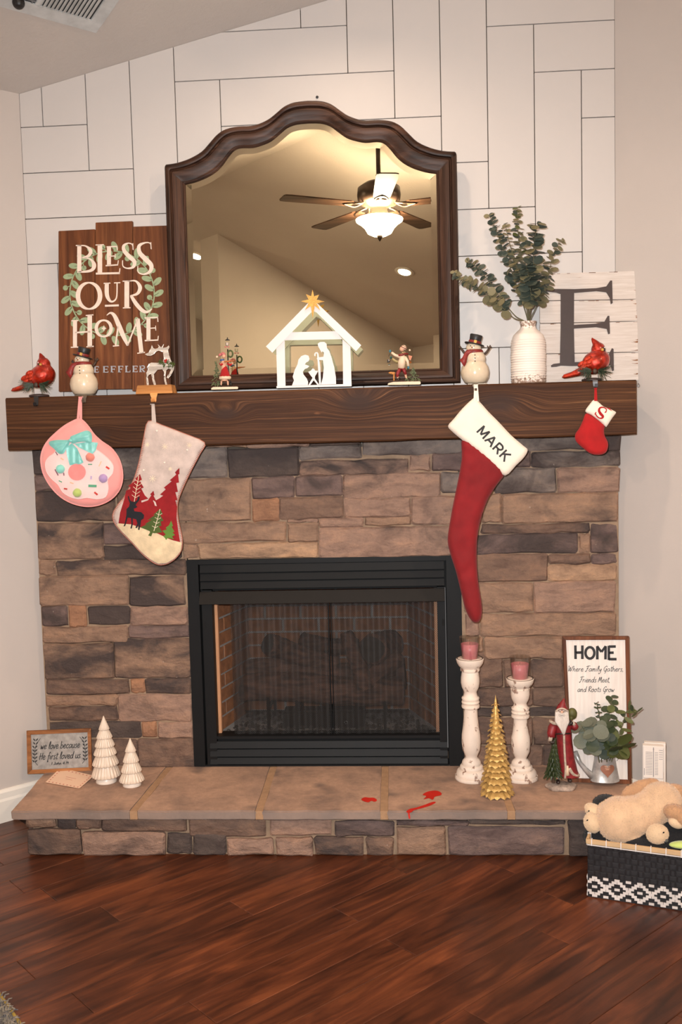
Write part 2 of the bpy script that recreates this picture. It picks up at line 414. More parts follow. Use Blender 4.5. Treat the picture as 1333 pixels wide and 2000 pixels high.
def beam_mat():
    """stained pine beam: grain bent round knots, rubbed edges"""
    m_, nt, b, lk = node_mat('stained_pine_beam')
    vec = coords(nt, (1, 1, 1)); warp = noise_tex(nt, coords(nt, (1.6, 3, 6)), 1.0, 3, 0.5)
    sx = N(nt, 'ShaderNodeSeparateXYZ'); lk.new(vec, sx.inputs[0])
    w = N(nt, 'ShaderNodeMath', operation='MULTIPLY_ADD'); w.inputs[1].default_value = 0.035; lk.new(warp, w.inputs[0]); lk.new(sx.outputs['Z'], w.inputs[2])
    zz = w.outputs[0]
    def knot(kx, kz, r, amt, prev):
        dx = N(nt, 'ShaderNodeMath', operation='SUBTRACT'); lk.new(sx.outputs['X'], dx.inputs[0]); dx.inputs[1].default_value = kx
        dz = N(nt, 'ShaderNodeMath', operation='SUBTRACT'); lk.new(sx.outputs['Z'], dz.inputs[0]); dz.inputs[1].default_value = kz
        x2 = N(nt, 'ShaderNodeMath', operation='MULTIPLY'); x2.inputs[1].default_value = 0.45; lk.new(dx.outputs[0], x2.inputs[0])
        cb = N(nt, 'ShaderNodeCombineXYZ'); lk.new(x2.outputs[0], cb.inputs[0]); lk.new(dz.outputs[0], cb.inputs[1])
        ln = N(nt, 'ShaderNodeVectorMath', operation='LENGTH'); lk.new(cb.outputs[0], ln.inputs[0])
        mr = N(nt, 'ShaderNodeMapRange'); mr.inputs['From Min'].default_value = 0; mr.inputs['From Max'].default_value = r; mr.inputs['To Min'].default_value = 1; mr.inputs['To Max'].default_value = 0
        mr.interpolation_type = 'SMOOTHSTEP'; lk.new(ln.outputs['Value'], mr.inputs['Value'])
        mu = N(nt, 'ShaderNodeMath', operation='MULTIPLY_ADD'); mu.inputs[1].default_value = amt; lk.new(mr.outputs[0], mu.inputs[0]); lk.new(prev, mu.inputs[2])
        return mu.outputs[0], mr.outputs[0]
    masks = []
    for kx, kz, r, amt in KNOTS:
        zz, k = knot(kx, kz, r, amt, zz); masks.append(k)
    cb = N(nt, 'ShaderNodeCombineXYZ'); mx = N(nt, 'ShaderNodeMath', operation='MULTIPLY'); mx.inputs[1].default_value = 1.1; lk.new(sx.outputs['X'], mx.inputs[0])
    mz = N(nt, 'ShaderNodeMath', operation='MULTIPLY'); mz.inputs[1].default_value = 120; lk.new(zz, mz.inputs[0]); my = N(nt, 'ShaderNodeMath', operation='MULTIPLY'); my.inputs[1].default_value = 40; lk.new(sx.outputs['Y'], my.inputs[0])
    lk.new(mx.outputs[0], cb.inputs[0]); lk.new(my.outputs[0], cb.inputs[1]); lk.new(mz.outputs[0], cb.inputs[2])
    f = noise_tex(nt, cb.outputs[0], 1.0, 7, 0.72, 0.2)
    a = ramp(nt, f, [(0.30, rgb(42, 25, 14)), (0.48, rgb(68, 42, 25)), (0.60, rgb(92, 60, 37)), (0.72, rgb(160, 116, 78))])
    b2 = noise_tex(nt, coords(nt, (1.2, 2, 5)), 1.0, 3, 0.5)
    a = mixc(nt, 1.0, a, ramp(nt, b2, [(0.3, (0.72, 0.66, 0.62, 1)), (0.65, (1.12, 1.08, 1.02, 1))]), 'MULTIPLY')
    sf = noise_tex(nt, coords(nt, (5, 9, 12)), 1.0, 3, 0.5); st = ramp(nt, sf, [(0.70, (0, 0, 0, 1)), (0.78, (0.8, 0.8, 0.8, 1))]); a = mixc(nt, st, a, rgb(170, 112, 74))
    for k in masks:
        kr = ramp(nt, k, [(0.55, (0, 0, 0, 1)), (0.9, (0.85, 0.85, 0.85, 1))]); a = mixc(nt, kr, a, rgb(58, 40, 32))
    lk.new(a, b.inputs['Base Color']); b.inputs['Roughness'].default_value = 0.55; b.inputs['Specular IOR Level'].default_value = 0.15; bump(nt, b, f, 0.25, 0.006); return m_
KNOTS = [(-0.165, 0.140, 0.085, 0.05), (0.345, 0.130, 0.09, -0.05), (-0.66, 0.115, 0.06, 0.045), (-1.15, 0.05, 0.06, -0.03)]

MT['frame'] = wood('dark_stained_frame_wood', rgb(34, 21, 15), rgb(62, 40, 29), rgb(86, 59, 45), 'X', 1.6, 0.45, True, 0.1)
MT['frame_v'] = wood('dark_stained_frame_wood_upright', rgb(34, 21, 15), rgb(62, 40, 29), rgb(86, 59, 45), 'Z', 1.6, 0.45, True, 0.1)
MT['sign_wood'] = wood('stained_sign_board', rgb(78, 41, 21), rgb(110, 63, 34), rgb(134, 83, 48), 'Z', 1.2, 0.55, True, 0.1)
MT['oak'] = wood('honey_frame_wood', rgb(120, 74, 40), rgb(150, 96, 56), rgb(172, 116, 72), 'X', 1.5, 0.5)
MT['brownframe'] = wood('brown_frame_wood', rgb(88, 52, 34), rgb(116, 70, 46), rgb(134, 84, 56), 'Z', 1.5, 0.5)
MT['honey'] = wood('honey_pine', rgb(176, 112, 58), rgb(206, 142, 82), rgb(220, 160, 100), 'X', 1.5, 0.45)
MT['whitewash'] = M('whitewashed_board', rgb(216, 206, 198), 0.7, scale=9, col2=rgb(200, 187, 177), stretch=(1, 1, 16), spots=rgb(176, 156, 142), spot_scale=16, spot_th=0.67, bmp=0.15)
MT['whitewash_v'] = M('whitewashed_panel', rgb(236, 226, 218), 0.65, scale=8, col2=rgb(222, 210, 201), stretch=(14, 1, 1), bmp=0.08)
MT['letter_cream'] = M('cream_lettering', rgb(232, 212, 196), 0.7, var=0.05, scale=60)
MT['letter_grey'] = M('grey_blue_lettering', rgb(176, 176, 182), 0.7, var=0.08, scale=60)
MT['sage'] = M('sage_green_paint', rgb(150, 166, 128), 0.7, var=0.08, scale=60)
MT['ink'] = M('black_ink', rgb(40, 38, 40), 0.7, var=0.05)
MT['rust'] = M('dark_brown_metal', rgb(62, 46, 42), 0.55, var=0.08, scale=30)
MT['blackmetal'] = M('matt_black_metal', rgb(22, 22, 23), 0.55, 0.0, spec=0.18, var=0.06, scale=10, bmp=0.05, bscale=120)
MT['darkhood'] = M('dark_bronze_metal', rgb(30, 27, 25), 0.5, 0.0, spec=0.2, var=0.1, scale=10)
MT['slot'] = M('louver_slot', rgb(8, 8, 9), 0.9)
MT['white'] = M('white_paint', rgb(224, 217, 213), 0.5, var=0.01)
MT['gold'] = M('gold_leaf', rgb(228, 186, 112), 0.36, 0.5, var=0.14, scale=60, bmp=0.3, bscale=200)
MT['goldpaint'] = M('gold_glitter', rgb(214, 160, 78), 0.4, 0.5, var=0.2, scale=200, bmp=0.4, bscale=300)
MT['cream_ceramic'] = M('cream_ceramic', rgb(226, 206, 186), 0.4, var=0.05, scale=20, coat=0.15)
MT['white_ceramic'] = M('white_ceramic', rgb(236, 222, 208), 0.3, var=0.02, coat=0.3)
MT['snow_body'] = M('ivory_glaze', rgb(226, 206, 178), 0.22, var=0.06, scale=25, coat=0.5)
MT['black'] = M('black_paint', rgb(30, 28, 28), 0.45, var=0.05)
MT['redscarf'] = M('brick_red_paint', rgb(142, 40, 36), 0.5, var=0.2, scale=70)
MT['redglass'] = M('red_glitter_glass', rgb(196, 44, 18), 0.2, 0.45, var=0.3, scale=60, bmp=0.5, bscale=130, coat=0.6)
MT['redglit'] = M('red_glitter_feathers', rgb(214, 60, 26), 0.3, 0.45, var=0.3, scale=220, spots=rgb(255, 190, 120), spot_scale=260, spot_th=0.68, bmp=0.5, bscale=260)  # orange specks paint the glitter's highlights into the colour
MT['pine'] = M('pine_needles', rgb(58, 72, 52), 0.6, var=0.3, scale=120)
MT['yellow'] = M('beak_yellow', rgb(216, 166, 84), 0.5)
MT['orange'] = M('carrot_orange', rgb(196, 110, 60), 0.5)
MT['twig'] = M('brown_twig', rgb(72, 52, 38), 0.6, var=0.2, scale=90)
MT['greymetal'] = M('grey_metal', rgb(140, 144, 150), 0.35, 0.7)
MT['pewter'] = M('pewter', rgb(118, 104, 88), 0.4, 0.5)
MT['galv'] = M('galvanised_steel', rgb(206, 202, 198), 0.34, 0.5, var=0.2, scale=38, bmp=0.1, bscale=60)
MT['galvpanel'] = M('galvanised_panel', rgb(168, 162, 156), 0.6, 0.25, var=0.16, scale=55)
MT['copper'] = M('copper_heart', rgb(152, 98, 74), 0.6, 0.0, var=0.1, scale=60)
MT['corrug'] = M('white_corrugated_tin', rgb(226, 216, 204), 0.35, 0.35, var=0.08)
MT['pinkplush'] = M('pink_velour', rgb(246, 158, 152), 0.9, var=0.05, scale=12, sheen=0.6, bmp=0.2, bscale=300)
MT['pinkhole'] = M('pink_fleece', rgb(236, 142, 138), 0.95, var=0.06, scale=30, sheen=0.5)
MT['icing'] = M('pale_icing_fleece', rgb(240, 208, 204), 0.95, var=0.03, sheen=0.4, bmp=0.15, bscale=200)
MT['mint'] = M('mint_satin', rgb(128, 204, 196), 0.4, var=0.1, scale=30, sheen=0.2)
MT['felt_grey'] = M('marled_grey_felt', rgb(210, 190, 180), 0.95, var=0.12, scale=24, bmp=0.3, bscale=200)
MT['felt_red'] = M('red_felt', rgb(150, 24, 30), 0.95, var=0.12, scale=40, bmp=0.2, bscale=250)
MT['felt_black'] = M('black_felt', rgb(30, 30, 36), 0.95)
MT['felt_dkgreen'] = M('olive_felt', rgb(78, 96, 44), 0.95, var=0.12)
MT['felt_green'] = M('leaf_green_felt', rgb(96, 134, 54), 0.95, var=0.1)
MT['felt_snow'] = M('cream_marled_felt', rgb(232, 208, 170), 0.95, var=0.12, scale=30, bmp=0.3, bscale=200)
MT['stitch'] = M('rose_yarn', rgb(190, 120, 100), 0.9)
MT['thread'] = M('cream_thread', rgb(240, 220, 190), 0.8)
MT['velvet'] = M('dark_red_velvet', rgb(140, 12, 20), 0.85, var=0.14, scale=9, sheen=0.08, bmp=0.15, bscale=200)
MT['redflannel'] = M('red_flannel', rgb(182, 20, 22), 0.9, var=0.12, scale=20, sheen=0.08, bmp=0.2, bscale=260)
MT['creamcuff'] = M('cream_velour', rgb(246, 232, 214), 0.9, var=0.02, scale=16, sheen=0.3, bmp=0.1, bscale=200)
MT['ribbon_grey'] = M('beige_ribbon', rgb(206, 188, 176), 0.8)
MT['wax'] = M('pink_wax', rgb(232, 130, 142), 0.4, var=0.05, sss=0.3)
MT['distress'] = M('distressed_white_wood', rgb(236, 218, 202), 0.6, var=0.05, scale=20, spots=rgb(150, 120, 104), spot_scale=46, spot_th=0.60, stretch=(1, 1, 0.6), bmp=0.1)
MT['plate'] = M('dark_bronze_dish', rgb(64, 50, 46), 0.45, 0.3)
MT['santared'] = M('santa_red_resin', rgb(142, 34, 38), 0.5, var=0.22, scale=60, bmp=0.25, bscale=120)
MT['fur'] = M('carved_cream_fur', rgb(206, 186, 166), 0.8, var=0.2, scale=120, bmp=0.6, bscale=200)
MT['beard'] = M('carved_white_beard', rgb(228, 216, 206), 0.7, var=0.15, scale=40, bmp=0.6, bscale=90, stretch=(2.5, 2.5, 0.5))
MT['skin'] = M('painted_skin', rgb(216, 164, 134), 0.55, var=0.05)
MT['stonebase'] = M('sparkling_stone_base', rgb(190, 168, 152), 0.8, var=0.25, scale=70, bmp=0.6, bscale=120)
MT['treegreen'] = M('dark_green_resin', rgb(54, 66, 32), 0.5, var=0.3, scale=60, bmp=0.2)
MT['sackgreen'] = M('olive_sack', rgb(92, 90, 42), 0.6, var=0.2, scale=50)
MT['leather'] = M('dark_boot', rgb(46, 34, 30), 0.35)
MT['leafA'] = M('eucalyptus_leaf_dark', rgb(76, 86, 76), 0.6, var=0.25, scale=60)
MT['leafB'] = M('eucalyptus_leaf_tan', rgb(132, 124, 92), 0.6, var=0.22, scale=60)
MT['leafC'] = M('grey_green_leaf', rgb(116, 120, 102), 0.6, var=0.25, scale=50)
MT['leafD'] = M('deep_green_leaf', rgb(62, 74, 46), 0.5, var=0.25, scale=50)
MT['leafE'] = M('olive_leaf', rgb(98, 104, 56), 0.5, var=0.2, scale=50)
MT['stem'] = M('leaf_stem', rgb(104, 98, 70), 0.7)
MT['paper'] = M('peach_envelope', rgb(246, 208, 178), 0.8, var=0.01)
MT['paperprint'] = M('pink_print', rgb(226, 150, 128), 0.8)
MT['carton'] = M('white_carton', rgb(238, 226, 216), 0.6, var=0.01)
MT['print_grey'] = M('grey_print', rgb(168, 160, 160), 0.7)
MT['basket'] = M('black_woven_strap', rgb(38, 37, 40), 0.4, var=0.2, scale=60)
MT['basketwhite'] = M('white_woven_strap', rgb(226, 218, 214), 0.45)
MT['rimtan'] = M('tan_rim_strap', rgb(206, 172, 130), 0.6, var=0.06)
MT['tanplush'] = M('tan_plush', rgb(222, 186, 150), 0.95, var=0.08, scale=26, sheen=0.5, bmp=0.5, bscale=220)
MT['earplush'] = M('brown_tan_plush', rgb(198, 152, 112), 0.95, var=0.1, scale=26, sheen=0.4, bmp=0.5, bscale=220)
MT['creamplush'] = M('cream_plush', rgb(226, 196, 160), 0.95, var=0.06, scale=26, sheen=0.4, bmp=0.4, bscale=220)
MT['blackplush'] = M('black_plush', rgb(22, 22, 26), 0.95, var=0.2, scale=40, sheen=0.1, bmp=0.5, bscale=220)
MT['log'] = M('ceramic_log_bark', rgb(112, 80, 66), 0.9, var=0.42, scale=14, stretch=(1, 4, 4), bmp=0.8, bscale=40)
MT['char'] = M('charred_log_end', rgb(58, 52, 48), 0.9, var=0.3, scale=40, bmp=0.7, bscale=60)
MT['brick'] = M('firebrick', rgb(150, 98, 64), 0.9, var=0.2, scale=30, bmp=0.3, bscale=90)
MT['firemortar'] = M('firebox_mortar', rgb(150, 144, 140), 0.95, var=0.08)
MT['refract'] = M('tan_refractory', rgb(196, 142, 104), 0.9, var=0.05)
MT['lava'] = M('lava_granules', rgb(70, 64, 60), 0.95, var=0.35, scale=90)
MT['ventwhite'] = M('vent_white', rgb(206, 206, 204), 0.5)
MT['ventdark'] = M('vent_shadow', rgb(52, 50, 50), 0.8)
MT['bronze'] = M('fan_bronze', rgb(58, 44, 36), 0.35, 0.5, var=0.1)
MT['blade'] = wood('fan_blade_wood', rgb(50, 34, 26), rgb(76, 54, 42), rgb(92, 68, 54), 'X', 1.0, 0.4)
MT['bowl'] = emit('lit_glass_bowl', (1.0, 0.79, 0.55, 1), 18.0)
MT['lens'] = emit('lit_downlight', (1.0, 0.80, 0.58, 1), 22.0)
MT['lampglass'] = M('frosted_lantern', rgb(232, 208, 190), 0.3)
MT['pink'] = M('rose_paint', rgb(206, 118, 116), 0.6, var=0.15, scale=90)
MT['blue'] = M('blue_paint', rgb(78, 108, 160), 0.6, var=0.2, scale=120)
MT['teal'] = M('teal_paint', rgb(60, 124, 140), 0.5)
MT['figgreen'] = M('sage_tree_paint', rgb(116, 124, 88), 0.6, var=0.3, scale=160, bmp=0.3)
MT['wreathgreen'] = M('green_garland', rgb(84, 96, 40), 0.6, var=0.3, scale=160, bmp=0.3, bscale=200)
MT['figcream'] = M('cream_coat_paint', rgb(232, 206, 176), 0.6, var=0.05)
MT['redwax'] = M('red_spill', rgb(206, 44, 30), 0.4, var=0.06)
MT['berry'] = M('red_berry', rgb(190, 24, 28), 0.3, coat=0.5)
MT['lime'] = M('lime_yarn', rgb(196, 214, 120), 0.95, sheen=0.5); MT['lilac'] = M('lilac_yarn', rgb(190, 158, 206), 0.95, sheen=0.5)
MT['coral'] = M('coral_yarn', rgb(240, 142, 124), 0.95, sheen=0.5); MT['aqua'] = M('aqua_yarn', rgb(140, 214, 200), 0.95, sheen=0.5)
MT['sp_red'] = M('red_sprinkle', rgb(206, 60, 50), 0.7); MT['sp_green'] = M('green_sprinkle', rgb(84, 160, 124), 0.7)
MT['sp_brown'] = M('plum_sprinkle', rgb(132, 84, 96), 0.7); MT['sp_peach'] = M('peach_sprinkle', rgb(248, 196, 160), 0.7); MT['sp_lilac'] = M('lilac_sprinkle', rgb(206, 182, 214), 0.7)
MT['rug'] = M('grey_shag', rgb(150, 138, 118), 0.95, var=0.4, scale=90, col2=rgb(72, 72, 80))
MT['rugedge'] = M('mustard_rug_edge', rgb(176, 146, 66), 0.95, var=0.15)

def mirror_mat():
    m_, nt, b, lk = node_mat('mirror_glass'); b.inputs['Base Color'].default_value = (0.93, 0.97, 0.80, 1)
    b.inputs['Metallic'].default_value = 1; b.inputs['Roughness'].default_value = 0.0; return m_
MT['mirror'] = mirror_mat()
def glass_mat():
    """thin clear glass: mostly see-through, shiny at a slant"""
    m_, nt, b, lk = node_mat('clear_glass'); nt.nodes.remove(b); out = nt.nodes['Material Output']
    t = N(nt, 'ShaderNodeBsdfTransparent'); t.inputs[0].default_value = (0.93, 0.93, 0.92, 1); g = N(nt, 'ShaderNodeBsdfGlossy'); g.inputs['Roughness'].default_value = 0.03
    f = N(nt, 'ShaderNodeLayerWeight'); f.inputs['Blend'].default_value = 0.25; mu = N(nt, 'ShaderNodeMath', operation='MULTIPLY_ADD'); mu.inputs[1].default_value = 0.45; mu.inputs[2].default_value = 0.04
    lk.new(f.outputs['Facing'], mu.inputs[0]); x = N(nt, 'ShaderNodeMixShader')
    lk.new(mu.outputs[0], x.inputs[0]); lk.new(t.outputs[0], x.inputs[1]); lk.new(g.outputs[0], x.inputs[2]); lk.new(x.outputs[0], out.inputs['Surface']); return m_
MT['glass'] = glass_mat()
def screen_mat():
    """chain-link fire screen: wires stay, the holes between them are open"""
    m_, nt, b, lk = node_mat('fire_screen_mesh'); b.inputs['Base Color'].default_value = rgb(44, 42, 41); b.inputs['Metallic'].default_value = 0.2; b.inputs['Roughness'].default_value = 0.55
    tc = N(nt, 'ShaderNodeTexCoord'); sx = N(nt, 'ShaderNodeSeparateXYZ'); lk.new(tc.outputs['Object'], sx.inputs[0])
    outs = []
    for sgn in (1, -1):
        a = N(nt, 'ShaderNodeMath', operation='MULTIPLY'); a.inputs[1].default_value = sgn; lk.new(sx.outputs['Z'], a.inputs[0])
        c = N(nt, 'ShaderNodeMath', operation='ADD'); lk.new(sx.outputs['X'], c.inputs[0]); lk.new(a.outputs[0], c.inputs[1])
        d = N(nt, 'ShaderNodeMath', operation='MULTIPLY'); d.inputs[1].default_value = 1/0.0072; lk.new(c.outputs[0], d.inputs[0])
        e = N(nt, 'ShaderNodeMath', operation='PINGPONG'); e.inputs[1].default_value = 0.5; lk.new(d.outputs[0], e.inputs[0]); outs.append(e.outputs[0])
    mn = N(nt, 'ShaderNodeMath', operation='MINIMUM'); lk.new(outs[0], mn.inputs[0]); lk.new(outs[1], mn.inputs[1])
    lt = N(nt, 'ShaderNodeMath', operation='LESS_THAN'); lt.inputs[1].default_value = 0.155; lk.new(mn.outputs[0], lt.inputs[0]); lk.new(lt.outputs[0], b.inputs['Alpha'])
    return m_
MT['screen'] = screen_mat()
def vase_mat():
    m_, nt, b, lk = node_mat('speckled_white_vase'); vec = coords(nt); sx = N(nt, 'ShaderNodeSeparateXYZ'); lk.new(vec, sx.inputs[0])
    f = noise_tex(nt, vec, 110, 4, 0.7)
    zz = ramp(nt, sx.outputs['Z'], [(0.0, (0.30, 0.30, 0.30, 1)), (0.055, (0.0, 0.0, 0.0, 1)), (0.185, (0.0, 0, 0, 1)), (0.215, (0.26, 0.26, 0.26, 1))])
    ad = N(nt, 'ShaderNodeMath', operation='ADD'); lk.new(f, ad.inputs[0]); lk.new(zz, ad.inputs[1])
    mk = ramp(nt, ad.outputs[0], [(0.70, (0, 0, 0, 1)), (0.76, (1, 1, 1, 1))])
    lk.new(mixc(nt, mk, rgb(240, 226, 214), rgb(150, 122, 104)), b.inputs['Base Color']); b.inputs['Roughness'].default_value = 0.4; return m_
MT['vase'] = vase_mat()
MT['beam'] = beam_mat()
# ------------------------------------------------------------------ the room
rnd = random.Random(7)
AMAX = 2*RIDGE_A; HALL_B = 6.3
def wall_ab(name, a0, b0, a1, b1, tops, out, mat, z0=0.0):
    """wall from (a0,b0) to (a1,b1) with a top outline [(t, z)], thickened by the vector out"""
    p0, p1 = AB(a0, b0), AB(a1, b1)
    front = [Vector((p0.x, p0.y, z0)), Vector((p1.x, p1.y, z0))]
    for t, z in reversed(tops):
        q = p0.lerp(p1, t); front.append(Vector((q.x, q.y, z)))
    mb = MB(); mb.prism(front, [p+out for p in front])
    return struct(mb.build(name, mat))
wall_ab('wall_left', 0, 0, 0, HALL_B, [(0, EAVE+.02), (1, EAVE+.02)], AV*-0.12, MT['wall'])
a_r = (XR-XL)*R2
wall_ab('wall_right', a_r, BACK_B, AMAX, BACK_B, [(0, ceil_z(a_r)+.02), ((RIDGE_A-a_r)/(AMAX-a_r), ceil_z(RIDGE_A)+.02), (1, EAVE+.02)], BV*-0.12, MT['wall'])
wall_ab('wall_far', AMAX, BACK_B, AMAX, HALL_B, [(0, EAVE+.02), (1, EAVE+.02)], AV*0.12, MT['wall'])
wf = wall_ab('wall_front', 3.78, GABLE_B, AMAX, GABLE_B, [(0, ceil_z(3.78)+.02), (1, EAVE+.02)], BV*0.30, MT['wall'])
wall_ab('wall_front_return', 0, GABLE_B, 2.2, GABLE_B, [(0, EAVE+.02), (1, ceil_z(2.2)+.02)], BV*0.30, MT['wall'])
wall_ab('wall_hall', 0, HALL_B, AMAX, HALL_B, [(0, EAVE+.02), (.5, ceil_z(RIDGE_A)+.02), (1, EAVE+.02)], BV*0.12, MT['wall'])
mb = MB()
for a0, a1 in ((0, RIDGE_A), (RIDGE_A, AMAX)):
    q = [AB(a0, BACK_B-.1, ceil_z(a0)), AB(a1, BACK_B-.1, ceil_z(a1)), AB(a1, HALL_B+.1, ceil_z(a1)), AB(a0, HALL_B+.1, ceil_z(a0))]
    mb.prism(q, [p+Vector((0, 0, .1)) for p in q])
struct(mb.build('ceiling', MT['ceiling']))

floor = MB(); q = [AB(0, BACK_B-.1, -.013), AB(AMAX, BACK_B-.1, -.013), AB(AMAX, HALL_B, -.013), AB(0, HALL_B, -.013)]
floor.prism(q, [p-Vector((0, 0, .08)) for p in q]); floor = struct(floor.build('floor', MT['floor_gap']))
BW = 0.131
row = 0; a = 0.004
while a < AMAX-0.05:
    b = BACK_B + (0.0 if a > a_r else 0) - rnd.uniform(0.1, 1.1)
    while b < GABLE_B:
        ln = rnd.uniform(1.0, 1.25); b0, b1 = max(b, BACK_B), min(b+ln, GABLE_B)
        mid = AB(a+BW/2, (b0+b1)/2)
        # keep only boards at least partly on the room side of the fireplace wall
        lo = AB(a+BW/2, b1)
        if b1-b0 > 0.06 and lo.y < -0.40:
            while AB(a+BW, b0).y > -0.02: b0 += 0.02
            c = AB(a+BW/2, (b0+b1)/2, -0.006); hw, hl = BW/2-0.0006, (b1-b0)/2-0.0006
            me = MB(); bv = 0.0016
            me.add([(x, y, z) for z, i in ((-.006, 0), (.0045, 0), (.006, bv)) for x, y in ((-hl+i, -hw+i), (hl-i, -hw+i), (hl-i, hw-i), (-hl+i, hw-i))],
                   [(0,1,5,4), (1,2,6,5), (2,3,7,6), (3,0,4,7), (4,5,9,8), (5,6,10,9), (6,7,11,10), (7,4,8,11), (8,9,10,11)])
            ob = me.build('floor_board', MT['floor'], floor); ob.location = c; ob.rotation_euler = (0, 0, math.radians(45))
        b += ln
    a += BW; row += 1

# skirting boards along the two side walls
def baseboard(name, p0, p1, inn):
    prof = [(0, 0), (.016, 0), (.016, .085), (.012, .095), (.012, .118), (.006, .128), (0, .130)]
    mb = MB(); A = [p0+inn*d+Vector((0, 0, h)) for d, h in prof]; B = [p1+inn*d+Vector((0, 0, h)) for d, h in prof]
    mb.prism(A, B); return struct(mb.build(name, MT['trim']))
baseboard('baseboard_left', AB(0, 0.02), AB(0, GABLE_B), AV)
baseboard('baseboard_right', AB(a_r+.02, BACK_B), AB(AMAX, BACK_B), BV)

# fireplace wall: painted boards laid in a herringbone
GX, GZ, U, GL = 4.870168, -8.838098, 0.175, 3.82023
def gw(x, z): return (x-GX)*U, CAM_H+(z-GZ)*U
def clip(poly, nx, nz, c):
    out = []
    for i in range(len(poly)):
        a, b = poly[i-1], poly[i]; da, db = nx*a[0]+nz*a[1]-c, nx*b[0]+nz*b[1]-c
        if (da <= 0) != (db <= 0):
            t = da/(da-db); out.append((a[0]+(b[0]-a[0])*t, a[1]+(b[1]-a[1])*t))
        if db <= 0: out.append(b)
    return out
mb = MB(); zt = lambda x: EAVE+SLOPE*R2*(x-XL)
o4 = [(XL-.02, 1.45), (XR+.02, 1.45), (XR+.02, zt(XR)+.02), (XL-.02, zt(XL)+.02)]
mb.prism([Vector((x, 0.012, z)) for x, z in o4], [Vector((x, 0.10, z)) for x, z in o4])
wall_back = struct(mb.build('wall_back', MT['gap']))
g = 0.0017
for m_ in (-2, -1, 0, 1, 2):
    for n in range(-9, 14):
        for (x0, x1, z0, z1) in ((n+m_*GL, n+GL+m_*GL, -n-1+m_*GL, -n+m_*GL), (n+m_*GL, n+1+m_*GL, -n-1-GL+m_*GL, -n-1+m_*GL)):
            ax, az = gw(x0, z0); bx, bz = gw(x1, z1)
            poly = [(ax+g, az+g), (bx-g, az+g), (bx-g, bz-g), (ax+g, bz-g)]
            for h in ((1, 0, XR-.001), (-1, 0, -XL-.001), (0, -1, -1.46), (-SLOPE*R2, 1, EAVE-SLOPE*R2*XL-.001)):
                poly = clip(poly, *h)
                if len(poly) < 3: break
            if len(poly) < 3: continue
            ar = abs(sum(poly[i-1][0]*poly[i][1]-poly[i][0]*poly[i-1][1] for i in range(len(poly))))/2
            if ar < 0.0012: continue
            mb = MB(); mb.prism([Vector((x, 0, z)) for x, z in poly], [Vector((x, 0.0125, z)) for x, z in poly])
            mb.build('wall_plank', MT['shiplap'], wall_back, bevel=0.0008)
# nail left in the boards above the mirror
mb = MB(); c = P(620, 190, 0); mb.lathe([(0, -.0), (.0045, .0), (.0055, .003), (.004, .006), (0, .007)], c, 10, 'Y')
tag(mb.build('nail', MT['black']), 'small dark nail in the white boards just above the mirror', 'nail')

# ceiling vent on the low slope by the left corner
def CP(a, b, off=0.0): # point of the low ceiling slope, off metres below it
    n = (AV*(-SLOPE)+Vector((0, 0, 1))).normalized(); return AB(a, b, ceil_z(a)) - n*off
vt = thing('ceiling_vent', 'white slatted air vent with a dark grille half on the sloping ceiling', 'vent', CP(.52, .1))
va0, va1, vb0, vb1 = .405, .70, -.125, .53
mb = MB()
for (a0, a1, b0, b1) in ((va0, va0+.05, vb0, vb1), (va1-.04, va1, vb0, vb1), (va0+.05, va1-.04, vb0, vb0+.045), (va0+.05, va1-.04, vb1-.045, vb1), (va0+.05, va1-.04, .112, .130)):
    mb.hexa([CP(a0, b0, .008), CP(a1, b0, .008), CP(a1, b1, .008), CP(a0, b1, .008)], [CP(a0, b0, -.01), CP(a1, b0, -.01), CP(a1, b1, -.01), CP(a0, b1, -.01)])
mb.build('vent_frame', MT['ventwhite'], vt, bevel=.002)
mb = MB(); mb.hexa([CP(va0+.03, vb0+.03, .001), CP(va1-.03, vb0+.03, .001), CP(va1-.03, vb1-.03, .001), CP(va0+.03, vb1-.03, .001)], [CP(va0+.03, vb0+.03, -.012), CP(va1-.03, vb0+.03, -.012), CP(va1-.03, vb1-.03, -.012), CP(va0+.03, vb1-.03, -.012)])
mb.build('vent_back', MT['ventdark'], vt)
for i in range(13):
    b = vb0+.052+i*0.0148; mb = MB()
    mb.hexa([CP(va0+.048, b, .003), CP(va1-.038, b, .003), CP(va1-.038, b+.0132, .009), CP(va0+.048, b+.0132, .009)], [CP(va0+.048, b, .001), CP(va1-.038, b, .001), CP(va1-.038, b+.0132, .007), CP(va0+.048, b+.0132, .007)])
    mb.build('vent_slat', MT['ventwhite'], vt)
mb = MB()
for i in range(12):
    b = .138+i*.03; mb.hexa([CP(va0+.05, b, .005), CP(va1-.04, b, .005), CP(va1-.04, b+.006, .005), CP(va0+.05, b+.006, .005)], [CP(va0+.05, b, .002), CP(va1-.04, b, .002), CP(va1-.04, b+.006, .002), CP(va0+.05, b+.006, .002)])
for i in range(7):
    a = va0+.06+i*.028; mb.hexa([CP(a, .13, .006), CP(a+.006, .13, .006), CP(a+.006, vb1-.045, .006), CP(a, vb1-.045, .006)], [CP(a, .13, .003), CP(a+.006, .13, .003), CP(a+.006, vb1-.045, .003), CP(a, vb1-.045, .003)])
mb.build('vent_grid', MT['greymetal'], vt)
mb = MB(); mb.ball(CP(.455, .19, .018), .021, 14, 10); mb.build('damper_knob', MT['black'], vt)

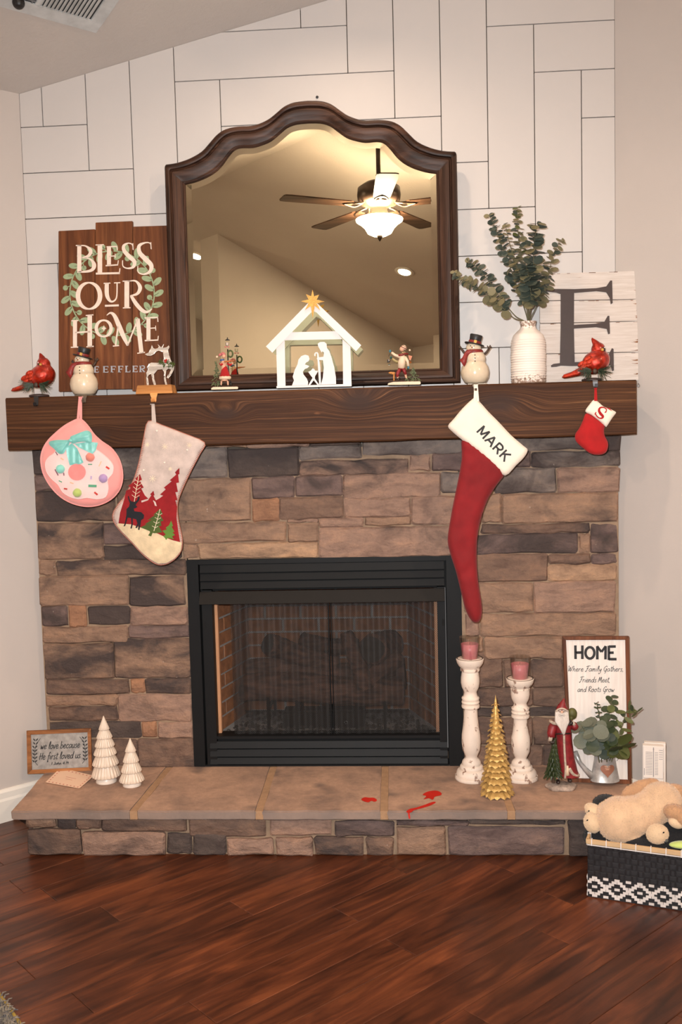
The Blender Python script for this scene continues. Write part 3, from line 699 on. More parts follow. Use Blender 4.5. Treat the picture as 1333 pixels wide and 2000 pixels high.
# downlights: four in the slopes, one in the hall
def downlight(a, b, label, energy):
    n = (AV*(-SLOPE if a < RIDGE_A else SLOPE)+Vector((0, 0, 1))).normalized(); c = AB(a, b, ceil_z(a))
    t = thing('recessed_light', label, 'ceiling light', c)
    rot = n.to_track_quat('Z', 'Y').to_matrix()
    mb = MB(); mb.lathe([(.062, -.002), (.092, -.002), (.095, -.008), (.066, -.012), (.060, -.004)], (0, 0, 0), 28, cap=False)
    for v in mb.v: v.xyz = rot @ v + c
    mb.build('trim_ring', MT['white'], t, smooth=True)
    mb = MB(); mb.lathe([(.062, -.004), (0, -.006)], (0, 0, 0), 28, cap=False)
    for v in mb.v: v.xyz = rot @ v + c
    mb.build('lens', MT['lens'], t)
    if energy:
        if b < 0 and a < 2: l = lamp('recessed_lamp', 'SPOT', c-n*.014, energy, WARM, .045, (0, 0, 0), math.radians(142), 0.9)
        else: l = lamp('recessed_lamp', 'AREA', c-n*.014, energy, WARM, .11, (-n).to_track_quat('-Z', 'Y').to_euler())
DL_NEAR, DL_FAR = 62, 46
downlight(1.37, -.36, 'recessed ceiling light close above the fireplace boards', DL_NEAR)
downlight(5.03, -.36, 'recessed ceiling light on the far slope near the right wall', DL_FAR)
downlight(1.37, 2.90, 'recessed ceiling light on the low slope behind the camera', DL_FAR)
downlight(5.03, 2.90, 'recessed ceiling light mirrored to the right of the fan', DL_FAR)
downlight(3.95, 4.80, 'recessed ceiling light over the hall opening at the mirror left edge', 10)
# wall disk standing in for a recessed hall ceiling light, mirrored low left
hl = AB(4.78, HALL_B-.001, 2.82); t = thing('hall_light_standin', 'small glowing hall light low at the mirror left edge', 'wall light', hl)
mb = MB(); mb.lathe([(.09, 0), (.09, .02), (.07, .03)], (0, 0, 0), 24, 'Z')
rot = (-BV).to_track_quat('Z', 'Y').to_matrix()
for v in mb.v: v.xyz = rot @ v + hl
mb.build('light_base', MT['white'], t)
mb = MB(); mb.ball((0, 0, .03), (.08, .05, .03), 20, 10)
for v in mb.v: v.xyz = rot @ v + hl
mb.build('light_globe', MT['lens'], t)
lamp('hall_lamp', 'POINT', AB(1.2, 5.4, 2.5), 40, WARM, .08)

# ceiling fan with its lit bowl, seen in the mirror
FX, FY, FZ = -0.141, -3.32, 3.15
fan = thing('ceiling_fan', 'bronze five-blade ceiling fan with lit glass bowl seen in the mirror', 'ceiling fan', (FX, FY, FZ))
zc = ceil_z(((FX-XL)-FY)*R2)
mb = MB(); mb.lathe([(.018, -.02), (.075, .0), (.08, .05), (.08, .09)], (FX, FY, zc-.08), 24); mb.build('canopy', MT['bronze'], fan, smooth=True)
mb = MB(); mb.tube([(FX, FY, zc-.06), (FX, FY, FZ+.22)], .016, 12); mb.build('downrod', MT['bronze'], fan, smooth=True)
mb = MB(); mb.lathe([(.03, .30), (.10, .285), (.150, .25), (.155, .20), (.150, .165), (.13, .14), (.07, .12), (.055, .10), (.07, .06), (.06, .03)], (FX, FY, FZ), 32); mb.build('motor_housing', MT['bronze'], fan, smooth=True)
for i in range(5):
    an = math.radians(84 + 72*i); d = Vector((math.cos(an), math.sin(an), 0)); s = Vector((-d.y, d.x, 0)); tl = Vector((0, 0, .025))
    mb = MB(); r0, r1 = .20, .72; top = []
    for r, w in ((r0, .045), (r0+.03, .06), (r1-.05, .075), (r1-.01, .07), (r1, .05)):
        top.append((r, w))
    L = [Vector((FX, FY, FZ+.13))+d*r+(s+tl*.5)*w for r, w in top]; Rr = [Vector((FX, FY, FZ+.13))+d*r-(s+tl*.5)*w for r, w in top]
    o_ = L+Rr[::-1]; mb.prism(o_, [p-Vector((0, 0, .008)) for p in o_]); bl = mb.build('blade', MT['blade'], fan)
    mb = MB()
    for sg in (-1, 1):
        pts = crom([Vector((FX, FY, FZ+.14))+d*.12+s*sg*.01, Vector((FX, FY, FZ+.12))+d*.17+s*sg*.045, Vector((FX, FY, FZ+.122))+d*.23+s*sg*.03, Vector((FX, FY, FZ+.122))+d*.27], 4)
        mb.tube(pts, .008, 6)
    mb.build('blade_iron', MT['bronze'], bl, smooth=True)
mb = MB(); mb.lathe([(.004, -.085), (.05, -.083), (.085, -.065), (.105, -.03), (.135, .0), (.165, .02), (.168, .03), (.16, .033)], (FX, FY, FZ), 36, cap=False); bowl = mb.build('light_bowl', MT['bowl'], fan, smooth=True)
lamp('fan_uplight', 'AREA', (FX, FY, FZ+.028), 76, WARM, .28, (math.radians(180), 0, 0))
mb = MB(); mb.lathe([(0, -.125), (.008, -.115), (.016, -.10), (.022, -.086), (.018, -.08)], (FX, FY, FZ), 14); mb.build('finial', MT['bronze'], fan, smooth=True)
# ------------------------------------------------------------------ stone surround
YS = -0.055  # mean stone face
LIGHT, TAN, PINK, GREY, BRN, VIO, DARK, ORG = (rgb(198, 164, 134), rgb(170, 140, 118), rgb(174, 144, 126), rgb(146, 134, 126), rgb(144, 118, 102), rgb(134, 114, 108), rgb(104, 92, 86), rgb(182, 138, 108))
rs = random.Random(21)
def stone(parent, x0, z0, x1, z1, col, dark, yf, yb, name='stone', jit=0.0038, rd=0.008):
    """x0..x1, z0..z1 in metres: rough outline, proud bevelled face"""
    w, h = x1-x0, z1-z0; rd = min(rd, w*.3, h*.3)
    n = max(3, int(w/0.05)); mvs = max(1, int(h/0.06))
    out = []
    j = lambda s=1: rs.uniform(-jit, jit)*s
    for i in range(n+1): out.append((x0+rd+(w-2*rd)*i/n+j(), z0+j()))
    out.append((x1-rd*.3+j(.5), z0+rd*.3))
    for i in range(mvs+1): out.append((x1+j(), z0+rd+(h-2*rd)*i/mvs))
    out.append((x1-rd*.3, z1-rd*.3+j(.5)))
    for i in range(n+1): out.append((x1-rd-(w-2*rd)*i/n+j(), z1+j()))
    out.append((x0+rd*.3, z1-rd*.3))
    for i in range(mvs+1): out.append((x0+j(), z1-rd-(h-2*rd)*i/mvs))
    out.append((x0+rd*.3, z0+rd*.3))
    cx, cz = (x0+x1)/2, (z0+z1)/2; k = len(out); ins = min(.0065, h*.2, w*.2)
    def inset(p, d):
        dx, dz = p[0]-cx, p[1]-cz
        return (p[0]-math.copysign(min(d, abs(dx)), dx), p[1]-math.copysign(min(d, abs(dz)), dz))
    v = [(x, yb, z) for x, z in out]+[(x, yf+.0075, z) for x, z in out]
    in1 = [inset(p, ins) for p in out]
    ph = rs.uniform(0, 50)
    rel = lambda x, z: 0.008*noise.noise(Vector((x*9+ph, z*18, ph)))
    v += [(x, yf+rel(x, z), z) for x, z in in1]
    # spine along the middle keeps the face uneven
    ns = max(2, n); spine = [(x0+w*(.15+.7*i/ns), cz+rs.uniform(-.15, .15)*h) for i in range(ns+1)]
    f = []
    for r in (0, 1):
        for i in range(k): f.append((r*k+i, r*k+(i+1) % k, (r+1)*k+(i+1) % k, (r+1)*k+i))
    sv = len(v); v += [(x, yf+rel(x, z)-.003, z) for x, z in spine]
    near = lambda p: min(range(ns+1), key=lambda q: abs(spine[q][0]-p[0]))
    nb = [near(p) for p in in1]
    for i in range(k):
        i2 = (i+1) % k
        f.append((2*k+i, 2*k+i2, sv+nb[i]))
        if nb[i2] != nb[i]:
            step = 1 if nb[i2] > nb[i] else -1
            for q in range(nb[i], nb[i2], step): f.append((2*k+i2, sv+q+step, sv+q))
    mb = MB(); mb.add(v, f); ob = mb.build(name, MT['stone'], parent, smooth=False)
    ob.color = (col[0], col[1], col[2], dark); return ob
SUR = thing('stone_surround', 'tan and charcoal ledge-stone fireplace surround under the wooden mantel', 'fireplace surround', (-.33, YS, .18))
def row(y, *xs): pass
# each stone as it lies in the photograph: left, top, right, bottom, colour, share of smoke-dark
STONES = [
 (62,866,150,926,DARK,.25),(152,866,222,930,BRN,.2),(224,866,342,934,GREY,.2),(66,929,132,957,VIO,.1),(134,932,228,957,BRN,.1),(230,937,338,985,BRN,.15),
 (70,959,222,1017,BRN,.22),(225,988,345,1018,BRN,.1),(68,1021,201,1092,TAN,.17),(204,1021,345,1063,VIO,.1),(202,1066,352,1092,DARK,.25),(76,1095,108,1123,TAN,0),(110,1095,362,1124,TAN,.17),
 (77,1126,250,1182,TAN,.0),(253,1127,360,1183,TAN,.22),(80,1185,131,1222,VIO,.18),(134,1183,167,1224,ORG,0),(171,1186,253,1220,DARK,.22),(255,1187,366,1220,PINK,.05),
 (81,1225,250,1255,TAN,.06),(252,1223,369,1246,VIO,.05),(87,1258,221,1325,TAN,.16),(224,1249,371,1324,TAN,.2),(91,1328,251,1356,BRN,.2),(254,1327,282,1354,ORG,0),(284,1327,372,1355,BRN,.2),
 (90,1359,228,1378,TAN,.04),(96,1381,228,1408,BRN,.1),(231,1357,374,1410,PINK,.03),(96,1411,275,1442,DARK,.12),(277,1411,306,1441,ORG,.06),(309,1412,376,1442,PINK,.02),(100,1445,268,1497,BRN,.12),(271,1444,378,1497,BRN,.14),
 # over the firebox
 (345,860,404,872,GREY,.05),(406,866,481,873,TAN,0),(484,862,603,873,PINK,.0),(606,858,704,868,DARK,.15),(345,875,443,932,GREY,.06),(446,875,582,930,DARK,.2),(585,871,705,896,GREY,.04),
 (585,899,798,927,PINK,.16),(801,890,842,919,PINK,0),(846,886,966,919,VIO,.08),(708,857,902,888,GREY,.08),(340,936,489,1018,TAN,.03),(493,932,574,972,VIO,.02),(578,930,668,969,VIO,.02),(672,925,860,972,PINK,.03),(863,922,966,960,GREY,.05),
 (493,975,545,1017,ORG,.02),(547,971,669,1012,BRN,.08),(672,974,802,1009,PINK,.0),(805,970,940,1022,PINK,.02),(348,1021,559,1058,TAN,.06),(562,1022,622,1058,TAN,0),(562,1015,622,1020,PINK,0),(625,1013,710,1029,PINK,0),(713,1010,803,1026,TAN,0),
 (625,1030,906,1087,PINK,.02),(389,1061,622,1091,LIGHT,0),(355,1061,386,1091,TAN,0),(806,1025,938,1027,TAN,0),
 # right of the firebox
 (905,851,1145,879,GREY,.12),(1148,848,1212,880,DARK,.2),(968,882,1038,911,VIO,.14),(1041,882,1212,911,GREY,.19),(968,915,1087,962,GREY,.17),(1091,914,1210,961,PINK,.03),(942,965,980,1020,TAN,0),(983,964,1206,1021,TAN,.03),
 (942,1024,1152,1041,BRN,.18),(1155,1023,1208,1080,VIO,.18),(909,1044,1130,1081,VIO,.2),(1133,1043,1153,1080,TAN,0),(909,1083,1070,1136,BRN,.03),(1075,1083,1154,1101,BRN,.14),(1157,1083,1205,1101,VIO,.03),(1073,1104,1205,1134,LIGHT,0),
 (909,1139,1041,1196,TAN,.02),(1044,1137,1202,1195,PINK,.02),(909,1199,937,1244,PINK,0),(940,1199,1203,1242,TAN,.03),(909,1247,945,1273,TAN,.0),(948,1245,1098,1286,TAN,.04),(1101,1245,1202,1290,BRN,.05),(908,1276,983,1342,BRN,.06),(986,1289,1038,1342,BRN,.06),(1041,1289,1100,1342,BRN,.06),
 (908,1345,1040,1379,BRN,.1),(1043,1345,1202,1379,BRN,.08),(1103,1293,1202,1342,BRN,.05),(908,1382,1202,1400,DARK,.08),(908,1403,1040,1455,BRN,.1),(1043,1403,1202,1455,BRN,.08),(907,1458,1060,1497,BRN,.1),(1063,1458,1202,1497,BRN,.1)]
for (x0, y0, x1, y1, col, dk) in STONES:
    if y1-y0 < 4: continue
    xm, ym = (x0+x1)/2, (y0+y1)/2
    ax = P(x0, ym, YS).x; bx = P(x1, ym, YS).x; bz = P(xm, y0, YS).z; az = P(xm, y1, YS).z
    if ym > 1440: az = min(az, .19)
    ax -= .0026; bx += .0026; az -= .0024; bz += .0024
    ax = max(ax, XL+.004); bx = min(bx, XR+.02)
    stone(SUR, ax, az, bx, bz, col, dk, YS+rs.uniform(-.007, .005), -.022)
# insert rectangle in metres
IX0, IX1 = P(372, 1293, YS).x, P(904, 1293, YS).x; IZ0, IZ1 = P(640, 1496, YS).z, P(640, 1089, YS).z
HZ = CAM_H-1.308   # top of the hearth
MB_TOP = 1.66
mb = MB(); XA, XB = XL+.002, XR-.002
mb.box(XA, IX0+.004, -.0455, .12, .0, MB_TOP-.212); mb.box(IX1-.004, XB, -.0455, .12, .0, MB_TOP-.212); mb.box(IX0, IX1, -.0455, .12, IZ1-.004, MB_TOP-.212); mb.box(IX0, IX1, -.0455, .12, 0, IZ0)
mb.build('mortar', MT['mortar'], SUR)

# ------------------------------------------------------------------ mantel beam
MY = -0.225
mx0, mx1 = P(13, 825, MY).x, P(1244, 795, MY).x; mz1, mz0 = P(640, 759, MY).z, P(640, 864, MY).z
MZ = mz1
mb = MB(); nn = 24
def beam_ring(x, yb):
    w = 0.0015*math.sin(x*9)+.001*math.sin(x*23)
    return [(x, MY+.005, mz0+w), (x, MY, mz0+.005+w), (x, MY+w*.8, mz1-.006), (x, MY+.006, mz1), (x, yb, mz1), (x, yb, mz0)]
ring = []
for i in range(nn+1):
    x = mx0+(mx1-mx0)*i/nn; back = -.001
    r_ = beam_ring(x, back); 
    # ends are mitred to the slant of the side walls
    if i == 0: r_[4] = (XL+.003, back, mz1); r_[5] = (XL+.003, back, mz0)
    if i == nn: r_[4] = (XR-.003, back, mz1); r_[5] = (XR-.003, back, mz0)
    ring.append(r_)
for i in range(1, nn):
    for q in (4, 5):
        x = min(max(ring[i][q][0], XL+.004+.001*i), XR-.03+.001*i); ring[i][q] = (x, ring[i][q][1], ring[i][q][2])
v = [p for r_ in ring for p in r_]; f = []
for i in range(nn):
    for q in range(6): f.append((i*6+q, i*6+(q+1) % 6, (i+1)*6+(q+1) % 6, (i+1)*6+q))
f += [tuple(range(5, -1, -1)), tuple(nn*6+q for q in range(6))]
mb.add(v, f); MT_beam = mb.build('mantel_beam', MT['beam'])
# beam coordinates start at its left foot so that the knots sit where they are
for v_ in MT_beam.data.vertices: v_.co.z -= mz0
MT_beam.location.z = mz0
tag(MT_beam, 'long dark-stained knotty pine mantel beam above the stone', 'mantel')
# screw eye in the right end of the beam
mb = MB(); c = P(1247, 752, MY+.03); mb.tube([c+Vector((.004*math.cos(t), 0, .006*math.sin(t))) for t in (2*math.pi*i/10 for i in range(10))], .0012, 6, True); mb.tube([c+Vector((-.004, 0, 0)), c+Vector((-.02, 0, 0))], .0012, 6)
tag(mb.build('screw_eye', MT['greymetal'], smooth=True), 'tiny metal screw eye at the right end of the mantel beam', 'hook')

# ------------------------------------------------------------------ hearth
HF = -0.515  # front edge of the slabs
HE = thing('hearth', 'low stone hearth of five grey-brown slabs on rough base stones', 'hearth', (-.33, HF, 0))
hz0 = HZ-0.034
joints = [(-1.43, -1.462), (-.985, -.965), (-.535, -.545), (-.095, -.10), (.345, .335), (.80, .80)]  # (x at front, x at back)
for i in range(5):
    (f0, b0), (f1, b1) = joints[i], joints[i+1]; gj = .011
    f0 += gj if i else 0; b0 += gj if i else 0; f1 -= gj if i < 4 else 0; b1 -= gj if i < 4 else 0
    top = []
    nseg = 8
    for k in range(nseg+1): top.append((f0+(f1-f0)*k/nseg, HF+rs.uniform(-.004, .004)))
    for k in range(5): top.append((f1+(b1-f1)*(k+1)/6+rs.uniform(-.002, .002), HF+(YS+.01-HF)*(k+1)/6))
    top += [(b1, YS+.018), (b0, YS+.018)]
    for k in range(5): top.append((b0+(f0-b0)*(k+1)/6+rs.uniform(-.002, .002), YS+.01+(HF-YS-.01)*(k+1)/6))
    mb = MB(); A = [Vector((x, y, HZ)) for x, y in top]; B = [Vector((x, y+(.004 if y < HF+.01 else 0), hz0)) for x, y in top]
    mb.prism(A, B); mb.build('hearth_slab', MT['slab'], HE, bevel=.004)
for (f0, b0) in joints[1:5]:
    w = .0135; mb = MB()
    mb.hexa([(f0-w, HF+.004, HZ-.002), (f0+w, HF+.004, HZ-.002), (b0+w, YS+.01, HZ-.002), (b0-w, YS+.01, HZ-.002)], [(f0-w, HF+.006, hz0+.001), (f0+w, HF+.006, hz0+.001), (b0+w, YS+.01, hz0+.001), (b0-w, YS+.01, hz0+.001)])
    mb.build('grout_joint', MT['grout'], HE)
BYF = HF+.048
mb = MB(); mb.box(-1.385, .775, BYF+.018, -.037, 0.0, hz0); mb.build('base_mortar', MT['mortar'], HE)
BASE = [(50,1592,108,1618,TAN,.06),(109,1592,147,1619,DARK,.3),(149,1594,197,1620,BRN,.08),(53,1621,157,1661,BRN,.2),(199,1597,364,1625,BRN,.14),(161,1627,322,1663,PINK,.05),(325,1629,373,1666,DARK,.1),(367,1598,520,1637,BRN,.05),(376,1630,440,1668,DARK,.16),(525,1600,648,1634,PINK,.05),
 (442,1640,534,1674,PINK,.0),(538,1637,612,1674,PINK,.04),(614,1637,712,1676,BRN,.2),(654,1606,770,1636,VIO,.22),(715,1638,769,1677,BRN,.08),(774,1604,915,1614,VIO,.1),(774,1617,872,1676,TAN,.03),(876,1617,1103,1676,VIO,.09),(918,1604,1106,1614,DARK,.1),(1112,1604,1200,1676,DARK,.2)]
for (x0, y0, x1, y1, col, dk) in BASE:
    xm, ym = (x0+x1)/2, (y0+y1)/2; ax = P(x0, ym, BYF).x; bx = P(x1, ym, BYF).x; bz = min(P(xm, y0, BYF).z, hz0-.002); az = max(P(xm, y1, BYF).z, .002)
    if y1 > 1655: az = .002
    if bz-az < .012: bz = az+.014
    stone(HE, ax, az, bx, bz, col, dk, BYF+rs.uniform(-.004, .008), BYF+.03)
stone(HE, -1.395, .004, -1.375, hz0-.004, BRN, .1, BYF+.02, -.06)
# red spill on the third and fourth slabs
def blot(*lists):
    mb = MB()
    for pts in lists:
        v, f = fill(crom(pts, 3, True), 4); mb.add([PZ(x, y, HZ+.0008) for x, y in v], f)
    mb.build('red_spill', MT['redwax'], HE, label='red wax spill on the slab')
blot([(706,1561),(713,1557),(722,1558),(731,1558),(737,1563),(732,1566),(726,1564),(720,1567),(711,1565)])
blot([(826,1552),(836,1546),(852,1544),(862,1548),(862,1553),(850,1556),(846,1562),(838,1559),(828,1561),(833,1555)])
blot([(794,1586),(800,1580),(814,1577),(832,1571),(846,1566),(852,1567),(842,1573),(826,1578),(810,1582),(803,1587)])
c0, c1 = P(799, 1586, HF-.0045), P(800, 1599, HF-.0045); mb = MB()
mb.hexa([c0+Vector((-.004, 0, 0)), c0+Vector((.003, 0, 0)), c1+Vector((.0035, 0, 0)), c1+Vector((-.002, 0, 0))], [c0+Vector((-.004, .004, 0)), c0+Vector((.003, .004, 0)), c1+Vector((.0035, .004, 0)), c1+Vector((-.002, .004, 0))])
mb.build('red_drip', MT['redwax'], HE, label='red wax drip down the slab edge')

# ------------------------------------------------------------------ firebox insert
FI = thing('fireplace_insert', 'black metal gas fireplace insert with louvres and mesh curtains', 'fireplace', ((IX0+IX1)/2, YS, IZ0))
YI = YS-.004
gx = lambda px: P(px, 1293, YI).x
gz = lambda py: P(635, py, YI).z
OX0, OX1, OZ0, OZ1 = gx(418), gx(857), gz(1438), gz(1179)     # opening
mb = MB()
mb.box(IX0, gx(394), YI, .02, IZ0, IZ1); mb.box(gx(875), IX1, YI, .02, IZ0, IZ1); mb.box(gx(394), gx(875), YI, .02, gz(1099), IZ1); mb.box(gx(394), gx(875), YI+.001, .02, IZ0, IZ0+.006)
mb.build('surround_frame', MT['blackmetal'], FI, bevel=.0015)
mb = MB(); mb.box(gx(398), OX0, YI+.004, .02, IZ0+.006, gz(1150)); mb.box(OX1, gx(872), YI+.004, .02, IZ0+.006, gz(1150)); mb.box(OX0, OX1, YI+.006, .02, OZ0-.012, OZ0)
for px, py in ((402, 1220), (408, 1383), (867, 1219)):
    pass
mb.build('inner_frame', MT['blackmetal'], FI, bevel=.001)
mb = MB()
for px, py in ((402, 1219), (407, 1383), (868, 1219), (868, 1444)):
    x, z = gx(px), gz(py); mb.box(x-.005, x+.005, YI+.0025, YI+.006, z-.012, z+.012)
mb.build('frame_slot', MT['slot'], FI)
for bx_ in ((gx(394), gx(875), YI+.03, .0, gz(1153), gz(1098)), (gx(400), gx(872), YI+.03, .0, IZ0+.004, OZ0-.01)):
    mb = MB(); mb.box(*bx_); mb.build('louver_recess', MT['slot'], FI)
for (t_, b_) in ((1100, 1115), (1118, 1131), (1134, 1147)):
    mb = MB(); z1, z0 = gz(t_), gz(b_); x0, x1 = gx(397), gx(871)
    mb.hexa([(x0, YI-.004, z0), (x1, YI-.004, z0), (x1, YI+.006, z1), (x0, YI+.006, z1)], [(x0, YI+.004, z0), (x1, YI+.004, z0), (x1, YI+.014, z1), (x0, YI+.014, z1)]); mb.build('louver', MT['blackmetal'], FI, bevel=.001)
for (t_, b_) in ((1448, 1461), (1464, 1477), (1480, 1492)):
    mb = MB(); z1, z0 = gz(t_), gz(b_); x0, x1 = gx(404), gx(872)
    mb.hexa([(x0, YI-.002, z0), (x1, YI-.002, z0), (x1, YI+.006, z1), (x0, YI+.006, z1)], [(x0, YI+.006, z0), (x1, YI+.006, z0), (x1, YI+.014, z1), (x0, YI+.014, z1)]); mb.build('louver', MT['blackmetal'], FI, bevel=.001)
mb = MB(); x0, x1 = gx(396), gx(871)
mb.hexa([(x0, YI-.030, gz(1175)), (x1, YI-.030, gz(1175)), (x1, YI-.006, gz(1152)), (x0, YI-.006, gz(1152))], [(x0, YI+.004, gz(1177)), (x1, YI+.004, gz(1177)), (x1, YI+.004, gz(1152)), (x0, YI+.004, gz(1152))]); mb.build('hood', MT['darkhood'], FI, bevel=.001)
# chamber: splayed sides, bricks standing off the mortar
YB = .34; BX0, BX1 = P(487, 1300, YB).x, P(800, 1300, YB).x; FZ0 = OZ0-.012
mb = MB(); t_ = .02
mb.add([(OX0-.01, .0, FZ0), (OX1+.01, .0, FZ0), (BX1, YB, FZ0), (BX0, YB, FZ0), (OX0-.01, .0, OZ1+.05), (OX1+.01, .0, OZ1+.05), (BX1, YB, OZ1+.05), (BX0, YB, OZ1+.05)], [(3, 2, 6, 7), (0, 3, 7, 4), (2, 1, 5, 6), (0, 1, 2, 3), (4, 5, 6, 7)])
mb.build('chamber_shell', MT['firemortar'], FI)
for xa, xb in ((OX0-.012, OX0+.012), (OX1-.012, OX1+.014)):
    mb = MB(); mb.box(xa, xb, -.01, .014, FZ0, OZ1+.02); mb.build('refractory_edge', MT['refract'], FI)
def brick_wall(p0, p1, nrm, bl, bh, off):
    d = (p1-p0); L = d.length; d = d/L; z = FZ0+.004; r_ = 0
    while z < OZ1+.04:
        x = -bl*.5*(r_ % 2)
        while x < L:
            a_, b_ = max(x, 0)+.0055, min(x+bl, L)-.0055
            if b_-a_ > .015:
                mb = MB(); q = [p0+d*a_, p0+d*b_]; th = nrm*(.007+rnd.uniform(-.0015, .0015))
                mb.hexa([Vector((q[0].x, q[0].y, z+.005))+th, Vector((q[1].x, q[1].y, z+.005))+th, Vector((q[1].x, q[1].y, z+bh-.005))+th, Vector((q[0].x, q[0].y, z+bh-.005))+th],
                        [Vector((q[0].x, q[0].y, z+.004)), Vector((q[1].x, q[1].y, z+.004)), Vector((q[1].x, q[1].y, z+bh-.004)), Vector((q[0].x, q[0].y, z+bh-.004))])
                mb.build('brick', MT['brick'], FI)
            x += bl
        z += bh; r_ += 1
brick_wall(Vector((BX0, YB, 0)), Vector((BX1, YB, 0)), Vector((0, -1, 0)), .155, .058, 0)
pl0, pl1 = Vector((OX0-.01, .014, 0)), Vector((BX0, YB, 0)); d_ = (pl1-pl0).normalized(); brick_wall(pl0, pl1, Vector((d_.y, -d_.x, 0)), .155, .058, 0)
pr0, pr1 = Vector((OX1+.01, .014, 0)), Vector((BX1, YB, 0)); d_ = (pr1-pr0).normalized(); brick_wall(pr0, pr1, Vector((-d_.y, d_.x, 0)), .155, .058, 0)
mb = MB(); rl = random.Random(5)
for i in range(520):
    y = rl.uniform(.0, YB*.9); tt = y/YB; x = rl.uniform(OX0+(BX0-OX0)*tt+.02, OX1+(BX1-OX1)*tt-.02); r_ = rl.uniform(.004, .011)
    mb.ball((x, y, FZ0+r_*.6), (r_, r_*rl.uniform(.7, 1.2), r_*.8), 6, 4, Matrix.Rotation(rl.uniform(0, 3), 3, 'Z'))
mb.build('lava_granules', MT['lava'], FI, kind='stuff')
def screen(px0, px1, ph):
    x0, x1 = gx(px0), gx(px1); n = int((x1-x0)/.004); v = []; f = []
    for i in range(n+1):
        x = x0+(x1-x0)*i/n; y = -.022+.004*math.sin(x*2*math.pi/.045+ph)
        v += [(x, y, OZ0-.004), (x, y, OZ1+.012)]
    f = [(2*i, 2*i+2, 2*i+3, 2*i+1) for i in range(n)]
    mb = MB(); mb.add(v, f); return mb.build('mesh_curtain', MT['screen'], FI, smooth=True)
screen(450, 645, 0); screen(650, 857, 1.5)
mb = MB()
for px in (648, 643): mb.tube([(gx(px), -.024, OZ0), (gx(px), -.024, OZ1+.01)], .0025, 6)
mb.tube([(OX0, -.02, OZ1+.006), (OX1, -.02, OZ1+.006)], .004, 8); mb.build('curtain_rod', MT['blackmetal'], FI)

# gas logs standing in the chamber
YL = .14
LG = thing('gas_log_set', 'stack of bark-textured ceramic gas logs on a black grate', 'gas logs', P(640, 1385, YL))
def log(pts, r, y0, name='log', seg=14, char=True):
    c = crom([(P(x, y, y0+dy).x, y0+dy, P(x, y, y0+dy).z, rr*kpx(y0)) for (x, y, dy), rr in zip(pts, r)], 5)
    mb = MB(); P_ = [Vector(q[:3]) for q in c]; n = len(P_)
    mb.tube(P_, [q[3] for q in c], seg)
    ax = (P_[-1]-P_[0]).normalized()
    for v_ in mb.v:
        nn_ = noise.noise(Vector((v_.x*14, v_.y*40, v_.z*40)))+.5*noise.noise(Vector((v_.x*40, v_.y*70, v_.z*70)))
        v_ += (v_-P_[min(range(n), key=lambda i: (P_[i]-v_).length)]).normalized()*nn_*.006
    o = mb.build(name, MT['log'], LG, smooth=True)
    mb = MB()
    for e, e2 in ((0, 1), (-1, -2)):
        a_ = (P_[e]-P_[e2]).normalized(); rr = c[e][3]
        u_ = a_.orthogonal().normalized(); w_ = a_.cross(u_)
        mb.add([P_[e]+a_*.003]+[P_[e]+a_*.002+(u_*math.cos(t)+w_*math.sin(t))*rr*.86*(1+.06*math.sin(3*t)) for t in (2*math.pi*i/14 for i in range(14))], [(0, 1+i, 1+(i+1) % 14) for i in range(14)])
    mb.build('log_end', MT['char'], o)
log([(482,1342,.0),(560,1340,-.01),(680,1350,-.01),(788,1352,.0)], [26, 29, 28, 27], .10)
log([(484,1306,.03),(560,1304,.02),(660,1318,.02),(770,1300,.04)], [18, 21, 22, 20], .16)
log([(470,1350,.05),(640,1330,.06),(792,1318,.05)], [22, 26, 28], .20)
log([(524,1258,-.05),(556,1268,.0),(610,1288,.04),(660,1296,.06)], [22, 21, 20, 20], .13)
log([(590,1252,.08),(640,1262,.04),(700,1262,.02)], [18, 17, 15], .22)
log([(676,1236,.02),(690,1270,.0),(706,1318,-.03),(716,1346,-.04)], [13, 16, 18, 17], .10)
log([(712,1340,-.03),(742,1308,.0),(782,1284,.05)], [15, 17, 17], .10)
log([(728,1268,-.06),(744,1262,.02),(766,1256,.10)], [30, 29, 28], .12)
for px in (524, 580, 640, 697, 752):
    mb = MB(); x, y0 = P(px, 1380, .05).x, .055
    z0, z1 = FZ0+.004, P(px, 1362, .05).z
    mb.box(x-.006, x+.006, y0-.006, y0+.006, z0, z1); mb.box(x-.006, x+.006, y0+.006, .26, P(px, 1383, .05).z-.008, P(px, 1383, .05).z); mb.box(x-.006, x+.006, .248, .26, z0, P(px, 1383, .05).z-.008); mb.build('grate_bar', MT['blackmetal'], LG)
mb = MB(); mb.box(P(480, 1384, .1).x, P(800, 1384, .1).x, .09, .10, P(640, 1386, .1).z-.006, P(640, 1386, .1).z); mb.build('grate_rail', MT['blackmetal'], LG)
mb = MB(); mb.box(P(552, 1400, .08).x, P(712, 1400, .08).x, .08, .2, FZ0+.002, P(640, 1394, .08).z); mb.build('burner_box', MT['slot'], LG, bevel=.003)
mb = MB(); c = P(676, 1411, .075); mb.tube([c+Vector((.006*math.cos(t), 0, .006*math.sin(t))) for t in (2*math.pi*i/12 for i in range(12))], .0014, 6, True); mb.build('valve_ring', MT['greymetal'], LG)
